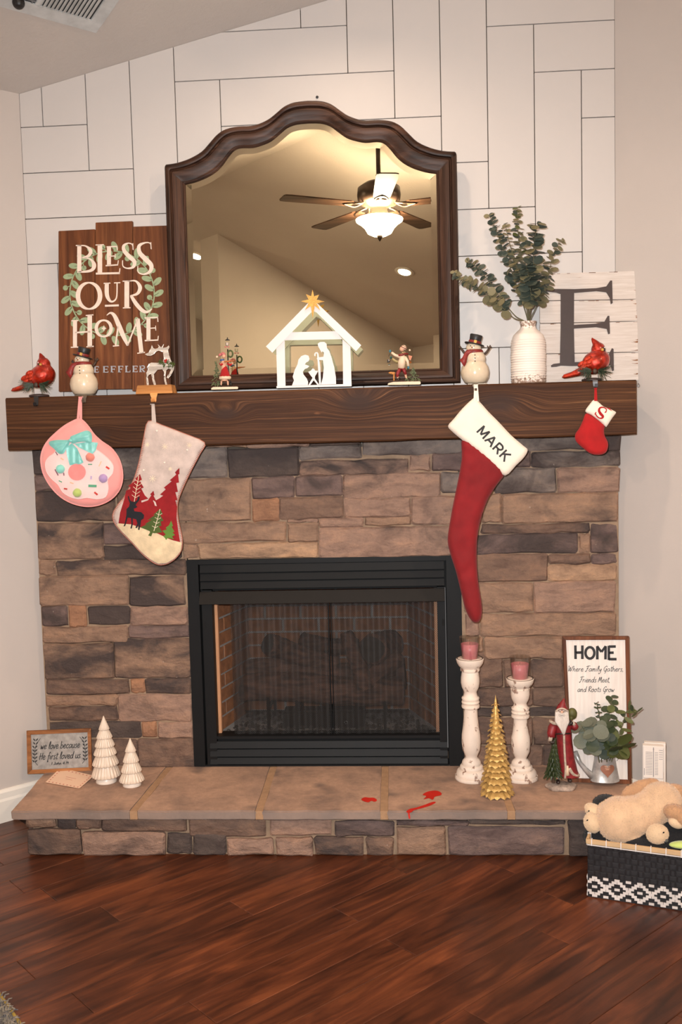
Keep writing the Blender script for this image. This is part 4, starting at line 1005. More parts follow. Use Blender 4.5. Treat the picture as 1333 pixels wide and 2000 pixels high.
# ------------------------------------------------------------------ mirror leaning on the boards
MIR = lean(-.085, MZ, 1.5)
mt = thing('wall_mirror', 'large arched mirror in a dark carved wood frame leaning on the mantel', 'mirror', MIR(612, 757))
outer = [(344.8,322.8),(365,319.4),(387.5,311.5),(410,298),(425.8,280),(439.3,264.3),(455,254.1),(477.5,249),(500,248),(515.8,244),(533.8,235),(547.3,223.8),(563,210.3),(581,202.4),(605.8,199.2)]
inner = [(368,361.5),(387.5,356.6),(410,347.5),(428,336.3),(441.5,322.8),(452.8,307),(464,294.7),(477.5,290),(500,289.5),(518,284.5),(536,276.7),(554,262),(567.6,250.8),(585.6,244),(609,241.5)]
# half outlines in the mirror's own plane, mirrored about its middle
ax_u = Vector((1, 0, 0)); ax_v = Vector((0, math.sin(math.radians(1.5)), math.cos(math.radians(1.5)))); nM = MIR.n
org = MIR(611, 757)
def mloc(p): q = MIR(*p)-org; return (q.dot(ax_u), q.dot(ax_v))
xl_o, xr_o = mloc((331, 560))[0], mloc((896, 540))[0]; xc = (xl_o+xr_o)/2; hw_o = (xr_o-xl_o)/2
def half(pts):
    q = [mloc(p) for p in pts]; x_end = q[-1][0]
    return [(x-x_end, v) for x, v in q]   # x<=0 up to the middle
ho, hi = half(outer), half(inner)
so = hw_o/(-ho[0][0]+.006); ho = [(x*so, v) for x, v in ho]
hw_i = hw_o-.0765; si = hw_i/(-hi[0][0]); hi = [(x*si, v) for x, v in hi]
ho = crom(ho, 3); hi = crom(hi, 3)
ho = [(-hw_o, ho[0][1]-.012), (-hw_o+.002, ho[0][1]-.004)]+ho; hi = [hi[0], hi[0]]+hi
full_o = ho+[(-x, v) for x, v in reversed(ho[:-1])]; full_i = hi+[(-x, v) for x, v in reversed(hi[:-1])]
PROF = [(0, -.012), (0, .014), (.06, .021), (.18, .0235), (.25, .021), (.28, .012), (.33, .013), (.38, .019), (.50, .019), (.66, .014), (.80, .008), (.86, .007), (.90, .009), (.95, .007), (1.0, .001), (1.0, -.012)]
def ml(u, v, w): return org+ax_u*(xc+u)+ax_v*v+nM*w
def rail(O, I, name, mat):
    mb = MB(); n = len(PROF); vs = []
    for a, b in zip(O, I):
        for t, h in PROF: vs.append(ml(a[0]+(b[0]-a[0])*t, a[1]+(b[1]-a[1])*t, h))
    fs = [(i*n+k, i*n+k+1, (i+1)*n+k+1, (i+1)*n+k) for i in range(len(O)-1) for k in range(n-1)]
    fs += [(i*n+n-1, i*n, (i+1)*n, (i+1)*n+n-1) for i in range(len(O)-1)]
    fs += [tuple(range(n)), tuple((len(O)-1)*n+k for k in reversed(range(n)))]
    mb.add(vs, fs); o = mb.build(name, mat, mt, smooth=True)
    md = o.modifiers.new('e', 'EDGE_SPLIT'); md.split_angle = math.radians(40); return o
vb_o = .002; vb_i = mloc((612, 727))[1]
rail(full_o, full_i, 'frame_top', MT['frame'])
rail([(-hw_o, vb_o), (-hw_o, ho[0][1])], [(-hw_i, vb_i), (-hw_i, hi[0][1])], 'frame_side', MT['frame_v'])
rail([(hw_o, vb_o), (hw_o, ho[0][1])], [(hw_i, vb_i), (hw_i, hi[0][1])], 'frame_side', MT['frame_v'])
rail([(-hw_o, vb_o), (hw_o, vb_o)], [(-hw_i, vb_i), (hw_i, vb_i)], 'frame_bottom', MT['frame'])
# glass with its bevelled rim
gl = [(-hw_i, vb_i)]+hi[1:]+[(-x, v) for x, v in reversed(hi[1:-1])]+[(hw_i, vb_i)]
cx_, cv_ = 0, (vb_i+hi[-1][1])/2
def shrink(p, d):
    i = gl.index(p); a, b = gl[i-1], gl[(i+1) % len(gl)]; dx, dv = b[0]-a[0], b[1]-a[1]; l = math.hypot(dx, dv) or 1
    return (p[0]+dv/l*d, p[1]-dx/l*d)
bvl = .022
inn = []
for i, p in enumerate(gl):
    if i == 0: inn.append((p[0]+bvl, p[1]+bvl))
    elif i == len(gl)-1: inn.append((p[0]-bvl, p[1]+bvl))
    elif i in (1, ): inn.append((p[0]+bvl, p[1]-bvl*.75))
    elif i in (len(gl)-2, ): inn.append((p[0]-bvl, p[1]-bvl*.75))
    else: inn.append(shrink(p, bvl))
for i in range(len(inn)): inn[i] = (max(-hw_i+bvl, min(hw_i-bvl, inn[i][0])), inn[i][1])
mb = MB(); n = len(gl)
mb.add([ml(x, v, .0030) for x, v in inn], [tuple(range(n))])
mb.build('mirror_glass', MT['mirror'], mt)
mb = MB(); mb.add([ml(x, v, .0030) for x, v in inn]+[ml(x, v, .0018) for x, v in gl], [(i, (i+1) % n, n+(i+1) % n, n+i) for i in range(n)])
mb.build('glass_bevel', MT['mirror'], mt)
mb = MB(); mb.prism([ml(x*1.06, v, -.002) for x, v in gl], [ml(x*1.06, v, -.009) for x, v in gl]); mb.build('backing', MT['rust'], mt)

# ------------------------------------------------------------------ BLESS OUR HOME board
BS = lean(-.075, MZ, 2.0)
bs = thing('wooden_sign', 'brown plank sign lettered BLESS OUR HOME inside a green wreath', 'sign', BS(222, 762))
def plank_px(pl, x0t, x0b, x1t, x1b, yt0, yt1, yb0, yb1, th, name, mat, par, bev=.0015):
    q = [(x0t, yt0), (x1t, yt1), (x1b, yb1), (x0b, yb0)]
    mb = MB(); mb.hexa([pl(x, y, 0) for x, y in q], [pl(x, y, -th) for x, y in q]); return mb.build(name, mat, par, bevel=bev)
plank_px(BS, 114, 114.5, 185.5, 184.5, 451, 447.5, 765, 764, .014, 'sign_board', MT['sign_wood'], bs)
plank_px(BS, 186.5, 185.5, 259, 257.5, 434.5, 431.5, 760.5, 759.5, .014, 'sign_board', MT['sign_wood'], bs)
plank_px(BS, 260, 258.5, 334, 334, 442.5, 440, 764, 761, .014, 'sign_board', MT['sign_wood'], bs)
Z8 = lambda X, Y, off=0.001: BS(110+X/5.796, 430+Y/5.796, off)
wr = []
cxw, cyw, rxw, ryw = 632, 830, 478, 482
arc = lambda a0, a1, n: [(cxw+rxw*math.cos(math.radians(a0+(a1-a0)*i/n)), cyw-ryw*math.sin(math.radians(a0+(a1-a0)*i/n))) for i in range(n+1)]
wr.append(('C', arc(92, 268, 14), 14)); wr.append(('C', arc(88, -85, 14), 14))
rw = random.Random(3)
for i in range(50):
    a_ = math.radians(4+i*7.2); d = 1 if i % 2 else -1
    px_, py_ = cxw+rxw*math.cos(a_), cyw-ryw*math.sin(a_); ta = math.atan2(-ryw*math.cos(a_), -rxw*math.sin(a_))
    nx, ny = math.cos(a_), -math.sin(a_); o_ = 52*d; ex, ey = px_+nx*o_+math.cos(ta)*34, py_+ny*o_+math.sin(ta)*34
    if i % 5 == 3:
        wr.append(('L', [(px_, py_), (ex, ey)], 9)); wr.append(('F', ell(ex, ey, 30, 30, 12), 0))
    else:
        wr.append(('L', [(px_, py_), (ex, ey)], 9)); wr.append(('F', ell(ex, ey, 60, 33, 14, math.atan2(ey-py_, ex-px_)), 0))
mb = MB(); draw(mb, wr, Z8, .0006); mb.build('leaf_wreath', MT['sage'], bs, label='sage green painted wreath')
T = []
T += [('L', [(262,285),(262,590)], 48), ('C', [(240,290),(330,292),(390,345),(365,405),(285,428)], [12,16,40,32,12]), ('C', [(285,425),(385,442),(430,510),(390,572),(238,590)], [12,18,48,32,14]), ('L', [(222,288),(285,288)], 13)]
T += [('L', [(495,280),(495,608)], 52), ('L', [(445,282),(540,278)], 12), ('L', [(448,606),(722,600)], 22), ('L', [(716,606),(722,545)], 11)]
T += [('L', [(598,305),(598,512)], 46), ('L', [(570,303),(692,298)], 14), ('L', [(688,298),(692,345)], 10), ('L', [(598,410),(668,405)], 12), ('L', [(668,380),(669,430)], 9), ('L', [(560,516),(702,506)], 15), ('L', [(697,508),(704,455)], 10)]
T += [('C', [(870,335),(862,278),(815,262),(765,292),(772,350),(830,415),(886,470),(872,530),(810,546),(757,522),(752,455)], [10,12,14,32,42,48,44,32,16,12,10]), ('L', [(868,262),(874,338)], 9)]
T += [('C', [(1074,325),(1066,265),(1010,256),(940,292),(946,370),(1010,440),(1076,512),(1062,582),(992,612),(930,590),(925,520)], [10,12,16,38,48,54,50,36,18,12,10]), ('L', [(1072,250),(1078,330)], 9)]
T += [('O', [(372+125*math.cos(t), 857-148*math.sin(t)) for t in (2*math.pi*i/16 for i in range(16))], [18+34*abs(math.cos(2*math.pi*i/16)) for i in range(16)])]
T += [('C', [(574,715),(576,850),(622,922),(682,880),(690,712)], [46,46,24,15,15]), ('L', [(538,716),(614,713)], 12), ('L', [(655,711),(727,708)], 12), ('L', [(552,970),(710,965)], 22)]
T += [('L', [(800,688),(800,994)], 54), ('L', [(752,692),(850,688)], 12), ('L', [(755,994),(842,992)], 13), ('C', [(812,692),(900,690),(950,760),(920,832),(838,858)], [12,20,44,32,12]), ('C', [(850,858),(900,940),(970,1018),(1030,1040),(1086,1004)], [32,44,42,28,8])]
T += [('L', [(213,1138),(213,1440)], 46), ('L', [(172,1140),(252,1136)], 12), ('L', [(166,1440),(256,1437)], 13), ('L', [(215,1274),(385,1262)], 18), ('L', [(380,1075),(380,1432)], 52), ('L', [(335,1080),(422,1072)], 13), ('L', [(342,1434),(426,1428)], 13)]
T += [('O', [(538+84*math.cos(t), 1226-92*math.sin(t)) for t in (2*math.pi*i/14 for i in range(14))], [16+22*abs(math.cos(2*math.pi*i/14)) for i in range(14)]), ('F', [(540,1188),(548,1216),(572,1226),(548,1236),(540,1262),(531,1236),(508,1226),(531,1216)], 0)]
T += [('C', [(572,1078),(615,1050),(660,1082),(705,1180),(760,1310),(812,1420)], [8,22,42,52,50,26]), ('L', [(702,1190),(672,1424)], 17), ('L', [(642,1426),(712,1420)], 13), ('L', [(808,1420),(928,1112)], 17), ('L', [(922,1118),(966,1505)], 48), ('L', [(918,1508),(1006,1496)], 13)]
T += [('L', [(1045,1105),(1045,1362)], 46), ('L', [(1000,1108),(1152,1101)], 15), ('L', [(1148,1100),(1153,1152)], 10), ('L', [(1045,1226),(1126,1220)], 12), ('L', [(1126,1195),(1128,1250)], 9), ('L', [(1003,1364),(1157,1357)], 15), ('L', [(1152,1360),(1157,1310)], 10)]
mb = MB(); draw(mb, T, Z8, .0012); mb.build('lettering', MT['letter_cream'], bs, label='cream painted words BLESS OUR HOME')
def slab(ch, x, y, w, h, s=18):
    """slab capitals, x left, y top"""
    t = s*.45; S = []
    E_ = lambda X: [('L', [(X, y), (X, y+h)], s)]
    x0, x1, ym, yb = x+s*.7, x+w-s*.5, y+h*.5, y+h
    if ch in 'EFLRTH': pass
    if ch == 'E': S = E_(x0)+[('L', [(x, y+t/2), (x1, y+t/2)], t), ('L', [(x0, ym), (x1-w*.2, ym)], t), ('L', [(x, yb-t/2), (x1, yb-t/2)], t), ('L', [(x1-2, y), (x1-2, y+h*.25)], t*.8), ('L', [(x1-2, yb), (x1-2, yb-h*.25)], t*.8), ('L', [(x1-w*.2, ym-h*.12), (x1-w*.2, ym+h*.12)], t*.8)]
    if ch == 'F': S = E_(x0)+[('L', [(x, y+t/2), (x1, y+t/2)], t), ('L', [(x0, ym), (x1-w*.2, ym)], t), ('L', [(x, yb-t/2), (x0+s*1.2, yb-t/2)], t), ('L', [(x1-2, y), (x1-2, y+h*.25)], t*.8), ('L', [(x1-w*.2, ym-h*.12), (x1-w*.2, ym+h*.12)], t*.8)]
    if ch == 'L': S = E_(x0)+[('L', [(x, y+t/2), (x0+s*1.2, y+t/2)], t), ('L', [(x, yb-t/2), (x1, yb-t/2)], t), ('L', [(x1-2, yb), (x1-2, yb-h*.3)], t*.8)]
    if ch == 'R': S = E_(x0)+[('L', [(x, y+t/2), (x0+s, y+t/2)], t), ('C', [(x0, y+t/2), (x1-w*.15, y+h*.06), (x1-w*.1, y+h*.4), (x0, ym+2)], [t, s*.7, s*.7, t]), ('L', [(x0+s*.8, ym), (x1-4, yb-t/2)], s*.8), ('L', [(x, yb-t/2), (x0+s, yb-t/2)], t), ('L', [(x1-s, yb-t/2), (x1+4, yb-t/2)], t)]
    if ch == 'T': S = [('L', [(x+w/2, y), (x+w/2, yb)], s), ('L', [(x, y+t/2), (x+w, y+t/2)], t), ('L', [(x+2, y), (x+2, y+h*.25)], t*.8), ('L', [(x+w-2, y), (x+w-2, y+h*.25)], t*.8), ('L', [(x+w/2-s, yb-t/2), (x+w/2+s, yb-t/2)], t)]
    if ch == 'H': S = E_(x0)+E_(x1-s*.3)+[('L', [(x0, ym), (x1, ym)], t)]+[('L', [(a-s, b), (a+s, b)], t) for a in (x0, x1-s*.3) for b in (y+t/2, yb-t/2)]
    if ch == 'S': S = [('C', [(x1, y+h*.22), (x+w*.55, y+4), (x+w*.15, y+h*.25), (x+w*.5, ym), (x1-w*.05, y+h*.75), (x+w*.45, yb-4), (x+s*.3, y+h*.78)], [t, t, s*.7, s, s*.7, t, t])]
    return S
S_ = []
for ch, X, w in (('T', 232, 66), ('H', 306, 76), ('E', 428, 62), ('E', 530, 68), ('F', 616, 66), ('F', 700, 66), ('L', 782, 66), ('E', 864, 66), ('R', 942, 70), ('S', 1024, 58)):
    S_ += slab(ch, X, 1652-(X-525)*.012, w, 74, 17)
mb = MB(); draw(mb, S_, Z8, .0012); mb.build('name_lettering', MT['letter_grey'], bs, label='grey-blue capitals of the family name')

# ------------------------------------------------------------------ letter E board
ES = lean(-.075, MZ, 2.5)
es = thing('monogram_sign', 'whitewashed plank board with a big dark letter E at the mantel end', 'sign', ES(1150, 742))
ex = lambda y, s: (1055+(y-535)*.004 if s == 0 else 1247+(y-529)*.0045)
rows = [(534.5, 529, 587, 584), (588.5, 585.5, 631, 626.5), (632.5, 628, 690.5, 687), (692, 688.5, 747, 742.5)]
for l0, r0, l1, r1 in rows: plank_px(ES, ex(l0, 0), ex(l1, 0), ex(r0, 1), ex(r1, 1), l0, r0, l1, r1, .016, 'sign_board', MT['whitewash'], es, .002)
wear = []
re_ = random.Random(9)
for l0, r0, l1, r1 in rows:
    for k in range(5):
        y = re_.uniform(r0+3, r1-3); w = re_.uniform(4, 14); wear.append(('C', [(1247-w, y), (1247-w*.5, y+.6), (1246.6, y)], [.2, re_.uniform(.5, 1.4), 1.8]))
    for k in range(6):
        x = re_.uniform(1060, 1240); y = l0+(r0-l0)*(x-1055)/192+1; wear.append(('L', [(x, y), (x+re_.uniform(4, 14), y-.2)], re_.uniform(.5, 1.4)))
mb = MB(); draw(mb, wear, ES, .0007); mb.build('worn_edge', MT['oak'], es, label='rubbed brown wear along the board edges')
E5 = lambda X, Y: (860+X/2.818, 390+Y/2.818)
eo = [(575,497),(600,492),(740,493),(860,488),(915,478),(937,446),(947,446),(950,570),(940,576),(934,540),(915,510),(860,504),(738,514),(737,690),(860,683),(905,672),(923,640),(932,640),(935,738),(926,741),(918,712),(860,702),(737,710),(741,895),(800,893),(900,880),(930,850),(946,818),(955,822),(957,940),(948,945),(938,912),(720,916),(665,914),(640,920),(612,922),(611,912),(625,904),(660,900),(664,700),(664,520),(640,512),(600,508),(575,506)]
mb = MB(); q = [E5(*p) for p in eo]; mb.prism([ES(x, y, .004) for x, y in q], [ES(x, y, .0005) for x, y in q]); mb.build('letter_e', MT['rust'], es, label='dark brown metal letter E')

# ------------------------------------------------------------------ vase and eucalyptus
VY = -.145; k = kpx(VY); vb = P(1033, 745, VY); vb.z = MZ
vt_ = [(30.5,0),(32.5,2),(33,12),(33.2,40),(33,70),(32,84),(28,94),(21,101),(15.5,106),(14.2,112),(15.5,118),(16.2,120),(14.8,120),(13,112),(13,100)]
prof = []
fine = crom([(r, h) for r, h in vt_[:6]], 8)+[(r, h) for r, h in vt_[6:]]
for r, h in fine:
    prof.append(((r+(0.45*math.sin(h*2*math.pi/4.6) if 6 < h < 82 else 0))*k, h*k*.985))
rib = []
for i in range(len(prof)-1):
    a, b = prof[i], prof[i+1]
    for j in range(4): rib.append((a[0]+(b[0]-a[0])*j/4, a[1]+(b[1]-a[1])*j/4))
rib.append(prof[-1])
mb = MB(); mb.lathe([(0, .001)]+[(r+(0.0011*math.sin(h*2*math.pi/.0088) if .012 < h < .165 else 0), h) for r, h in rib], vb, 40, cap=False); vs_ = mb.build('vase', MT['vase'], smooth=True)
for v_ in vs_.data.vertices: v_.co -= vb
vs_.location = vb
tag(vs_, 'white ribbed ceramic bottle vase with brown speckled foot and neck', 'vase')
def leaf_mesh(name, w=1.0, l=1.0, mat=None, seg=10):
    v = [(0, .0, .0)]; pts = []
    for i in range(seg):
        t = 2*math.pi*i/seg; x = .5*l-.5*l*math.cos(t); y = .5*w*math.sin(t)*(1.0 if t < math.pi else 1)
        pts.append((x, y, .10*(4*(x/l-.5)**2)*l*.5+.16*abs(y)))
    v = [(.5*l, 0, 0)]+pts
    f = [(0, 1+i, 1+(i+1) % seg) for i in range(seg)]
    me = bpy.data.meshes.new(name); me.from_pydata(v, [], f); me.update(); me.materials.append(mat)
    me.polygons.foreach_set('use_smooth', [True]*len(f)); return me
LEAF = {k_: leaf_mesh('leaf', .92, 1.0, MT[k_]) for k_ in ('leafA', 'leafB', 'leafC', 'leafD', 'leafE')}
LEAFL = {k_: leaf_mesh('leaf', .5, 1.0, MT[k_]) for k_ in ('leafA', 'leafB', 'leafD', 'leafE')}
def branch(label, pts, ys, n, s0, s1, keys, seed, name='eucalyptus_branch', cat='branch', group=None, start=.12, long_=False, pair=True, stem_r=.0022):
    """stem through picture points at depths ys; leaf pairs shrink from s0 to s1 (metres) along it"""
    r_ = random.Random(seed)
    c = crom([P(x, y, yy) for (x, y), yy in zip(pts, ys)], 8); c = [Vector(p) for p in c]
    t = thing(name, label, cat, c[0], group)
    mb = MB(); mb.tube(c, [stem_r*(1-.6*i/len(c)) for i in range(len(c))], 6); mb.build('stem', MT['stem'], t, smooth=True)
    L = len(c)-1
    for i in range(n):
        u = start+(1-start)*(i+.5)/n; f_ = u*L; j = min(int(f_), L-1); p = c[j].lerp(c[j+1], f_-j); tg = (c[j+1]-c[j]).normalized()
        s = s0+(s1-s0)*u; s *= r_.uniform(.88, 1.18)
        a_ = tg.orthogonal().normalized(); b_ = tg.cross(a_); ph = i*math.pi/2*.93+r_.uniform(-.4, .4)
        for q in ((0, math.pi) if pair else (0,)):
            d = a_*math.cos(ph+q)+b_*math.sin(ph+q); d = (d+tg*r_.uniform(.15, .6)).normalized()
            nz = (tg*r_.uniform(.5, 1)+Vector((r_.uniform(-.5, .5), -r_.uniform(.2, .9), r_.uniform(-.3, .5)))).normalized()
            ky = r_.choice(keys)
            inst('leaf', (LEAFL if long_ else LEAF)[ky], t, frame_mat(p+d*.001, d, nz, s))
    return t
Eu = lambda X, Y: (870+X/5.554, 390+Y/5.554)
def eb(label, zp, ys, n, s0, s1, seed, keys=('leafA', 'leafA', 'leafB'), **kw):
    branch(label, [(1033, 742-20), (1033, 640)]+[Eu(*p) for p in zp], [VY, VY]+ys, n, s0, s1, keys, seed, start=kw.pop('start', .36), **kw)
VYF = VY-.02
eb('upper of the two eucalyptus branches arching left from the white vase', [(760,1260),(620,1090),(500,920),(400,790),(300,700),(240,685)], [VY-.02, VY-.04, VY-.03, VY-.02, VY-.01, VY], 23, 0.043, 0.018, 1, ('leafA', 'leafA', 'leafB'))
eb('lowest eucalyptus branch reaching left over the mirror frame', [(740,1280),(600,1150),(450,1020),(300,930),(180,860),(85,800)], [VY-.03, VY-.06, VY-.06, VY-.05, VY-.05, VY-.05], 23, 0.046, 0.016, 2, ('leafA', 'leafB', 'leafB'))
eb('eucalyptus branch with dark leaves leaning up and left', [(850,1150),(760,900),(680,660),(600,460),(540,300),(478,170)], [VY, VY+.01, VY+.01, VY, VY, VY], 26, 0.046, 0.019, 3, ('leafA', 'leafA', 'leafB'))
eb('thin eucalyptus branch with small pale tip left of the tallest', [(880,1150),(830,900),(770,700),(700,480),(650,260)], [VY-.02, VY-.04, VY-.03, VY-.02, VY-.02], 23, 0.046, 0.015, 4, ('leafA', 'leafB', 'leafB'))
eb('tallest eucalyptus branch with a pale green tip', [(900,1150),(860,850),(820,560),(785,300),(785,85)], [VY, VY+.02, VY+.02, VY+.01, VY], 27, 0.049, 0.018, 5, ('leafA', 'leafA', 'leafB', 'leafE'))
eb('broad eucalyptus branch standing just right of the tallest', [(930,1150),(960,850),(960,600),(970,420),(1010,260)], [VY-.03, VY-.05, VY-.05, VY-.04, VY-.03], 24, 0.052, 0.033, 6, ('leafA', 'leafB', 'leafA'))
eb('eucalyptus branch leaning right towards the letter board', [(980,1180),(1060,1000),(1120,820),(1170,600),(1270,430)], [VY-.02, VY-.03, VY-.04, VY-.03, VY-.03], 23, 0.052, 0.018, 7, ('leafA', 'leafB', 'leafB'))
eb('short leafy eucalyptus branch filling the middle over the vase mouth', [(930,1180),(930,1000),(900,820),(880,720)], [VY-.05, VY-.07, VY-.07, VY-.06], 20, 0.049, 0.033, 8, ('leafA', 'leafA', 'leafA', 'leafB'), start=.45)

# ------------------------------------------------------------------ stocking holders
HY = MY+.045   # middle line of the holders, above the front of the beam
def hook(t, px, mat, w=.011, drop=.030, wl=None, name='hook'):
    """strap bent over the beam's front edge with an upturned lip"""
    x = P(px, 765, MY).x; y0 = MY-.0015; mb = MB(); wl = wl or w
    path = [(HY, MZ+.0015, w), (MY-.002, MZ+.0015, w), (MY-.0045, MZ-.002, w), (MY-.0045, MZ-drop*.55, wl), (MY-.0045, MZ-drop, wl*.9), (MY-.010, MZ-drop-.005, wl*.85), (MY-.020, MZ-drop-.003, wl*.8), (MY-.024, MZ-drop+.007, wl*.75)]
    v = []
    for y, z, ww in path: v += [(x-ww, y, z), (x+ww, y, z)]
    n = len(path); v += [(a, b-.0014, c_+.0012 if i < 4 else c_-.0014) for i, (a, b, c_) in enumerate(v)]
    f = [(2*i, 2*i+1, 2*i+3, 2*i+2) for i in range(n-1)]; f += [(2*n+a, 2*n+d, 2*n+c_, 2*n+b) for a, b, c_, d in [(2*i, 2*i+2, 2*i+3, 2*i+1) for i in range(n-1)]]
    mb.add(v, f); return mb.build(name, mat, t, label='strap hooked over the mantel edge')
def snowman(px, label, tilt, arm_l, arm_r):
    y = HY; k = kpx(y); c = P(px, 765, y); c.z = MZ+.004
    t = thing('snowman_stocking_holder', label, 'stocking holder', (c.x, y, MZ))
    q = lambda x, z, dy=0: Vector((c.x+x*k, y+dy*k, c.z+z*k))
    mb = MB(); mb.box(c.x-.03, c.x+.042, y-.03, y+.02, MZ, MZ+.004); mb.build('base_plate', MT['pewter'], t, bevel=.001)
    hook(t, px, MT['pewter'], .010, .022, .006)
    mb = MB(); mb.lathe([(0,0),(14,0),(21,3),(26,12),(27.5,22),(25.5,32),(21,39),(19.5,42)], q(0, 0), 28)
    for i in range(len(mb.v)): mb.v[i] = q(0, 0)+(mb.v[i]-q(0, 0))*k if False else mb.v[i]
    mb = MB(); mb.lathe([(r*k, h*k) for r, h in [(0,0),(14,0),(21,3),(26,12),(27.5,22),(25.5,32),(21,39),(19.5,42)]], q(0, 0), 28); mb.build('lower_body', MT['snow_body'], t, smooth=True)
    mb = MB(); mb.lathe([(r*k, h*k) for r, h in [(14,36),(19.5,41),(20.5,48),(19,55),(15,61),(10,64)]], q(0, 0), 28); mb.build('upper_body', MT['snow_body'], t, smooth=True)
    hd = q(-2, 69); mb = MB(); mb.ball(hd, (14.5*k, 13.5*k, 11.5*k), 24, 14); mb.build('head', MT['snow_body'], t, smooth=True)
    R_ = Matrix.Rotation(math.radians(tilt), 3, 'Y')
    hat0 = hd+Vector((1.5*k, 0, 6.5*k))
    mb = MB(); mb.lathe([(r*k, h*k) for r, h in [(0,-1),(18.5,-1.2),(19.5,0),(18.5,1.2),(11.5,1.6),(11,4)]], (0, 0, 0), 28)
    for v_ in mb.v: v_.xyz = R_ @ v_ + hat0
    mb.build('hat_brim', MT['black'], t, smooth=True)
    mb = MB(); mb.lathe([(r*k, h*k) for r, h in [(11,1),(11.4,10),(12.2,17),(11.5,18.2),(0,17.6)]], (0, 0, 0), 28)
    for v_ in mb.v: v_.xyz = R_ @ v_ + hat0
    mb.build('hat_crown', MT['black'], t, smooth=True)
    mb = MB(); mb.lathe([(r*k, h*k) for r, h in [(11.5,1.5),(11.9,2),(12,6),(11.5,6.5)]], (0, 0, 0), 28)
    for v_ in mb.v: v_.xyz = R_ @ v_ + hat0
    mb.build('hat_band', MT['redscarf'], t, smooth=True)
    mb = MB(); mb.box(-2.6*k, 2.6*k, -13*k, -11.5*k, 1.2*k, 7*k); 
    for v_ in mb.v: v_.xyz = R_ @ v_ + hat0
    mb.build('hat_buckle', MT['goldpaint'], t, bevel=.0005)
    mb = MB(); mb.lathe([(r*k, h*k) for r, h in [(14,56.5),(16.5,57.5),(17.2,60.5),(16.5,63.5),(14,65)]], q(-1, 0), 24, cap=False); sc = mb.build('scarf', MT['redscarf'], t, smooth=True)
    pts = crom([(-8, 61, -15), (-16, 57, -15), (-19, 50, -17), (-22, 43, -18), (-26, 39, -16)], 5)
    mb = MB(); P3 = [q(a, b, c_) for a, b, c_ in pts]; n = len(P3); v = []
    for i, p in enumerate(P3):
        w = (3.4+5.0*i/n)*k; d = Vector((.55, 0, -.83)); v += [p-d*w+Vector((0, .0012, 0)), p+Vector((0, -.0016, 0)), p+d*w+Vector((0, .0012, 0))]
    v += [a+Vector((0, .0026, 0)) for a in v]; m3 = 3*n
    f = [(3*i+j, 3*i+j+1, 3*i+4+j, 3*i+3+j) for i in range(n-1) for j in (0, 1)]; f += [tuple(m3+a for a in reversed(g_)) for g_ in f]
    f += [(3*i, 3*i+3, m3+3*i+3, m3+3*i) for i in range(n-1)]+[(3*i+2, m3+3*i+2, m3+3*i+5, 3*i+5) for i in range(n-1)]
    mb.add(v, f); mb.build('scarf_tail', MT['redscarf'], sc, smooth=True)
    for z, dy in ((53.5, -19.0), (47.5, -20.3), (41.8, -19.6)):
        mb = MB(); mb.ball(q(-1, z, dy), 1.25*k, 8, 6); mb.build('button', MT['twig'], t, smooth=True)
    for x, z in ((-7, 71.5), (-.5, 71)):
        mb = MB(); mb.ball(q(x-1.5, z, -12.8), 1.0*k, 8, 6); mb.build('eye', MT['black'], t, smooth=True)
    mb = MB(); mb.tube([q(-6, 68.5, -13), q(-6.5, 67.5, -19)], [1.5*k, .3*k], 8); mb.build('carrot_nose', MT['orange'], t, smooth=True)
    mb = MB(); mb.tube([Vector(p) for p in crom([q(-10, 65.5, -11.5), q(-6, 63.8, -13), q(-2, 65, -13)], 4)], .45*k, 6); mb.build('smile', MT['twig'], t)
    for sx, pts in ((-1, arm_l), (1, arm_r)):
        mb = MB(); P3 = [q(a, b, c_) for a, b, c_ in pts]; mb.tube(P3, [2.4*k]*2+[2.2*k]*(len(P3)-2), 7)
        e = P3[-1]; mb.tube([e, e+Vector((-3*k, 0, 6*k))], [2*k, 1*k], 6); mb.tube([e, e+Vector((5*k*sx, 0, 4*k))], [2*k, 1*k], 6); mb.tube([e, e+Vector((3*k*sx, 0, 7*k))], [1.8*k, .9*k], 6)
        mb.build('twig_arm', MT['twig'], t, smooth=True)
    return t
snowman(165, 'glazed snowman stocking holder in front of the BLESS OUR HOME sign', 16, [(-14, 56, 4), (-18, 60, 8), (-22, 64, 10)], [(17, 55, 2), (22, 60, 2), (26, 66, 2)])
snowman(929, 'glazed snowman stocking holder between the mirror and the vase', 14, [(-15, 56, 0), (-21, 61, 0), (-26, 68, 0)], [(17, 55, 0), (23, 60, 0), (27, 66, 0)])

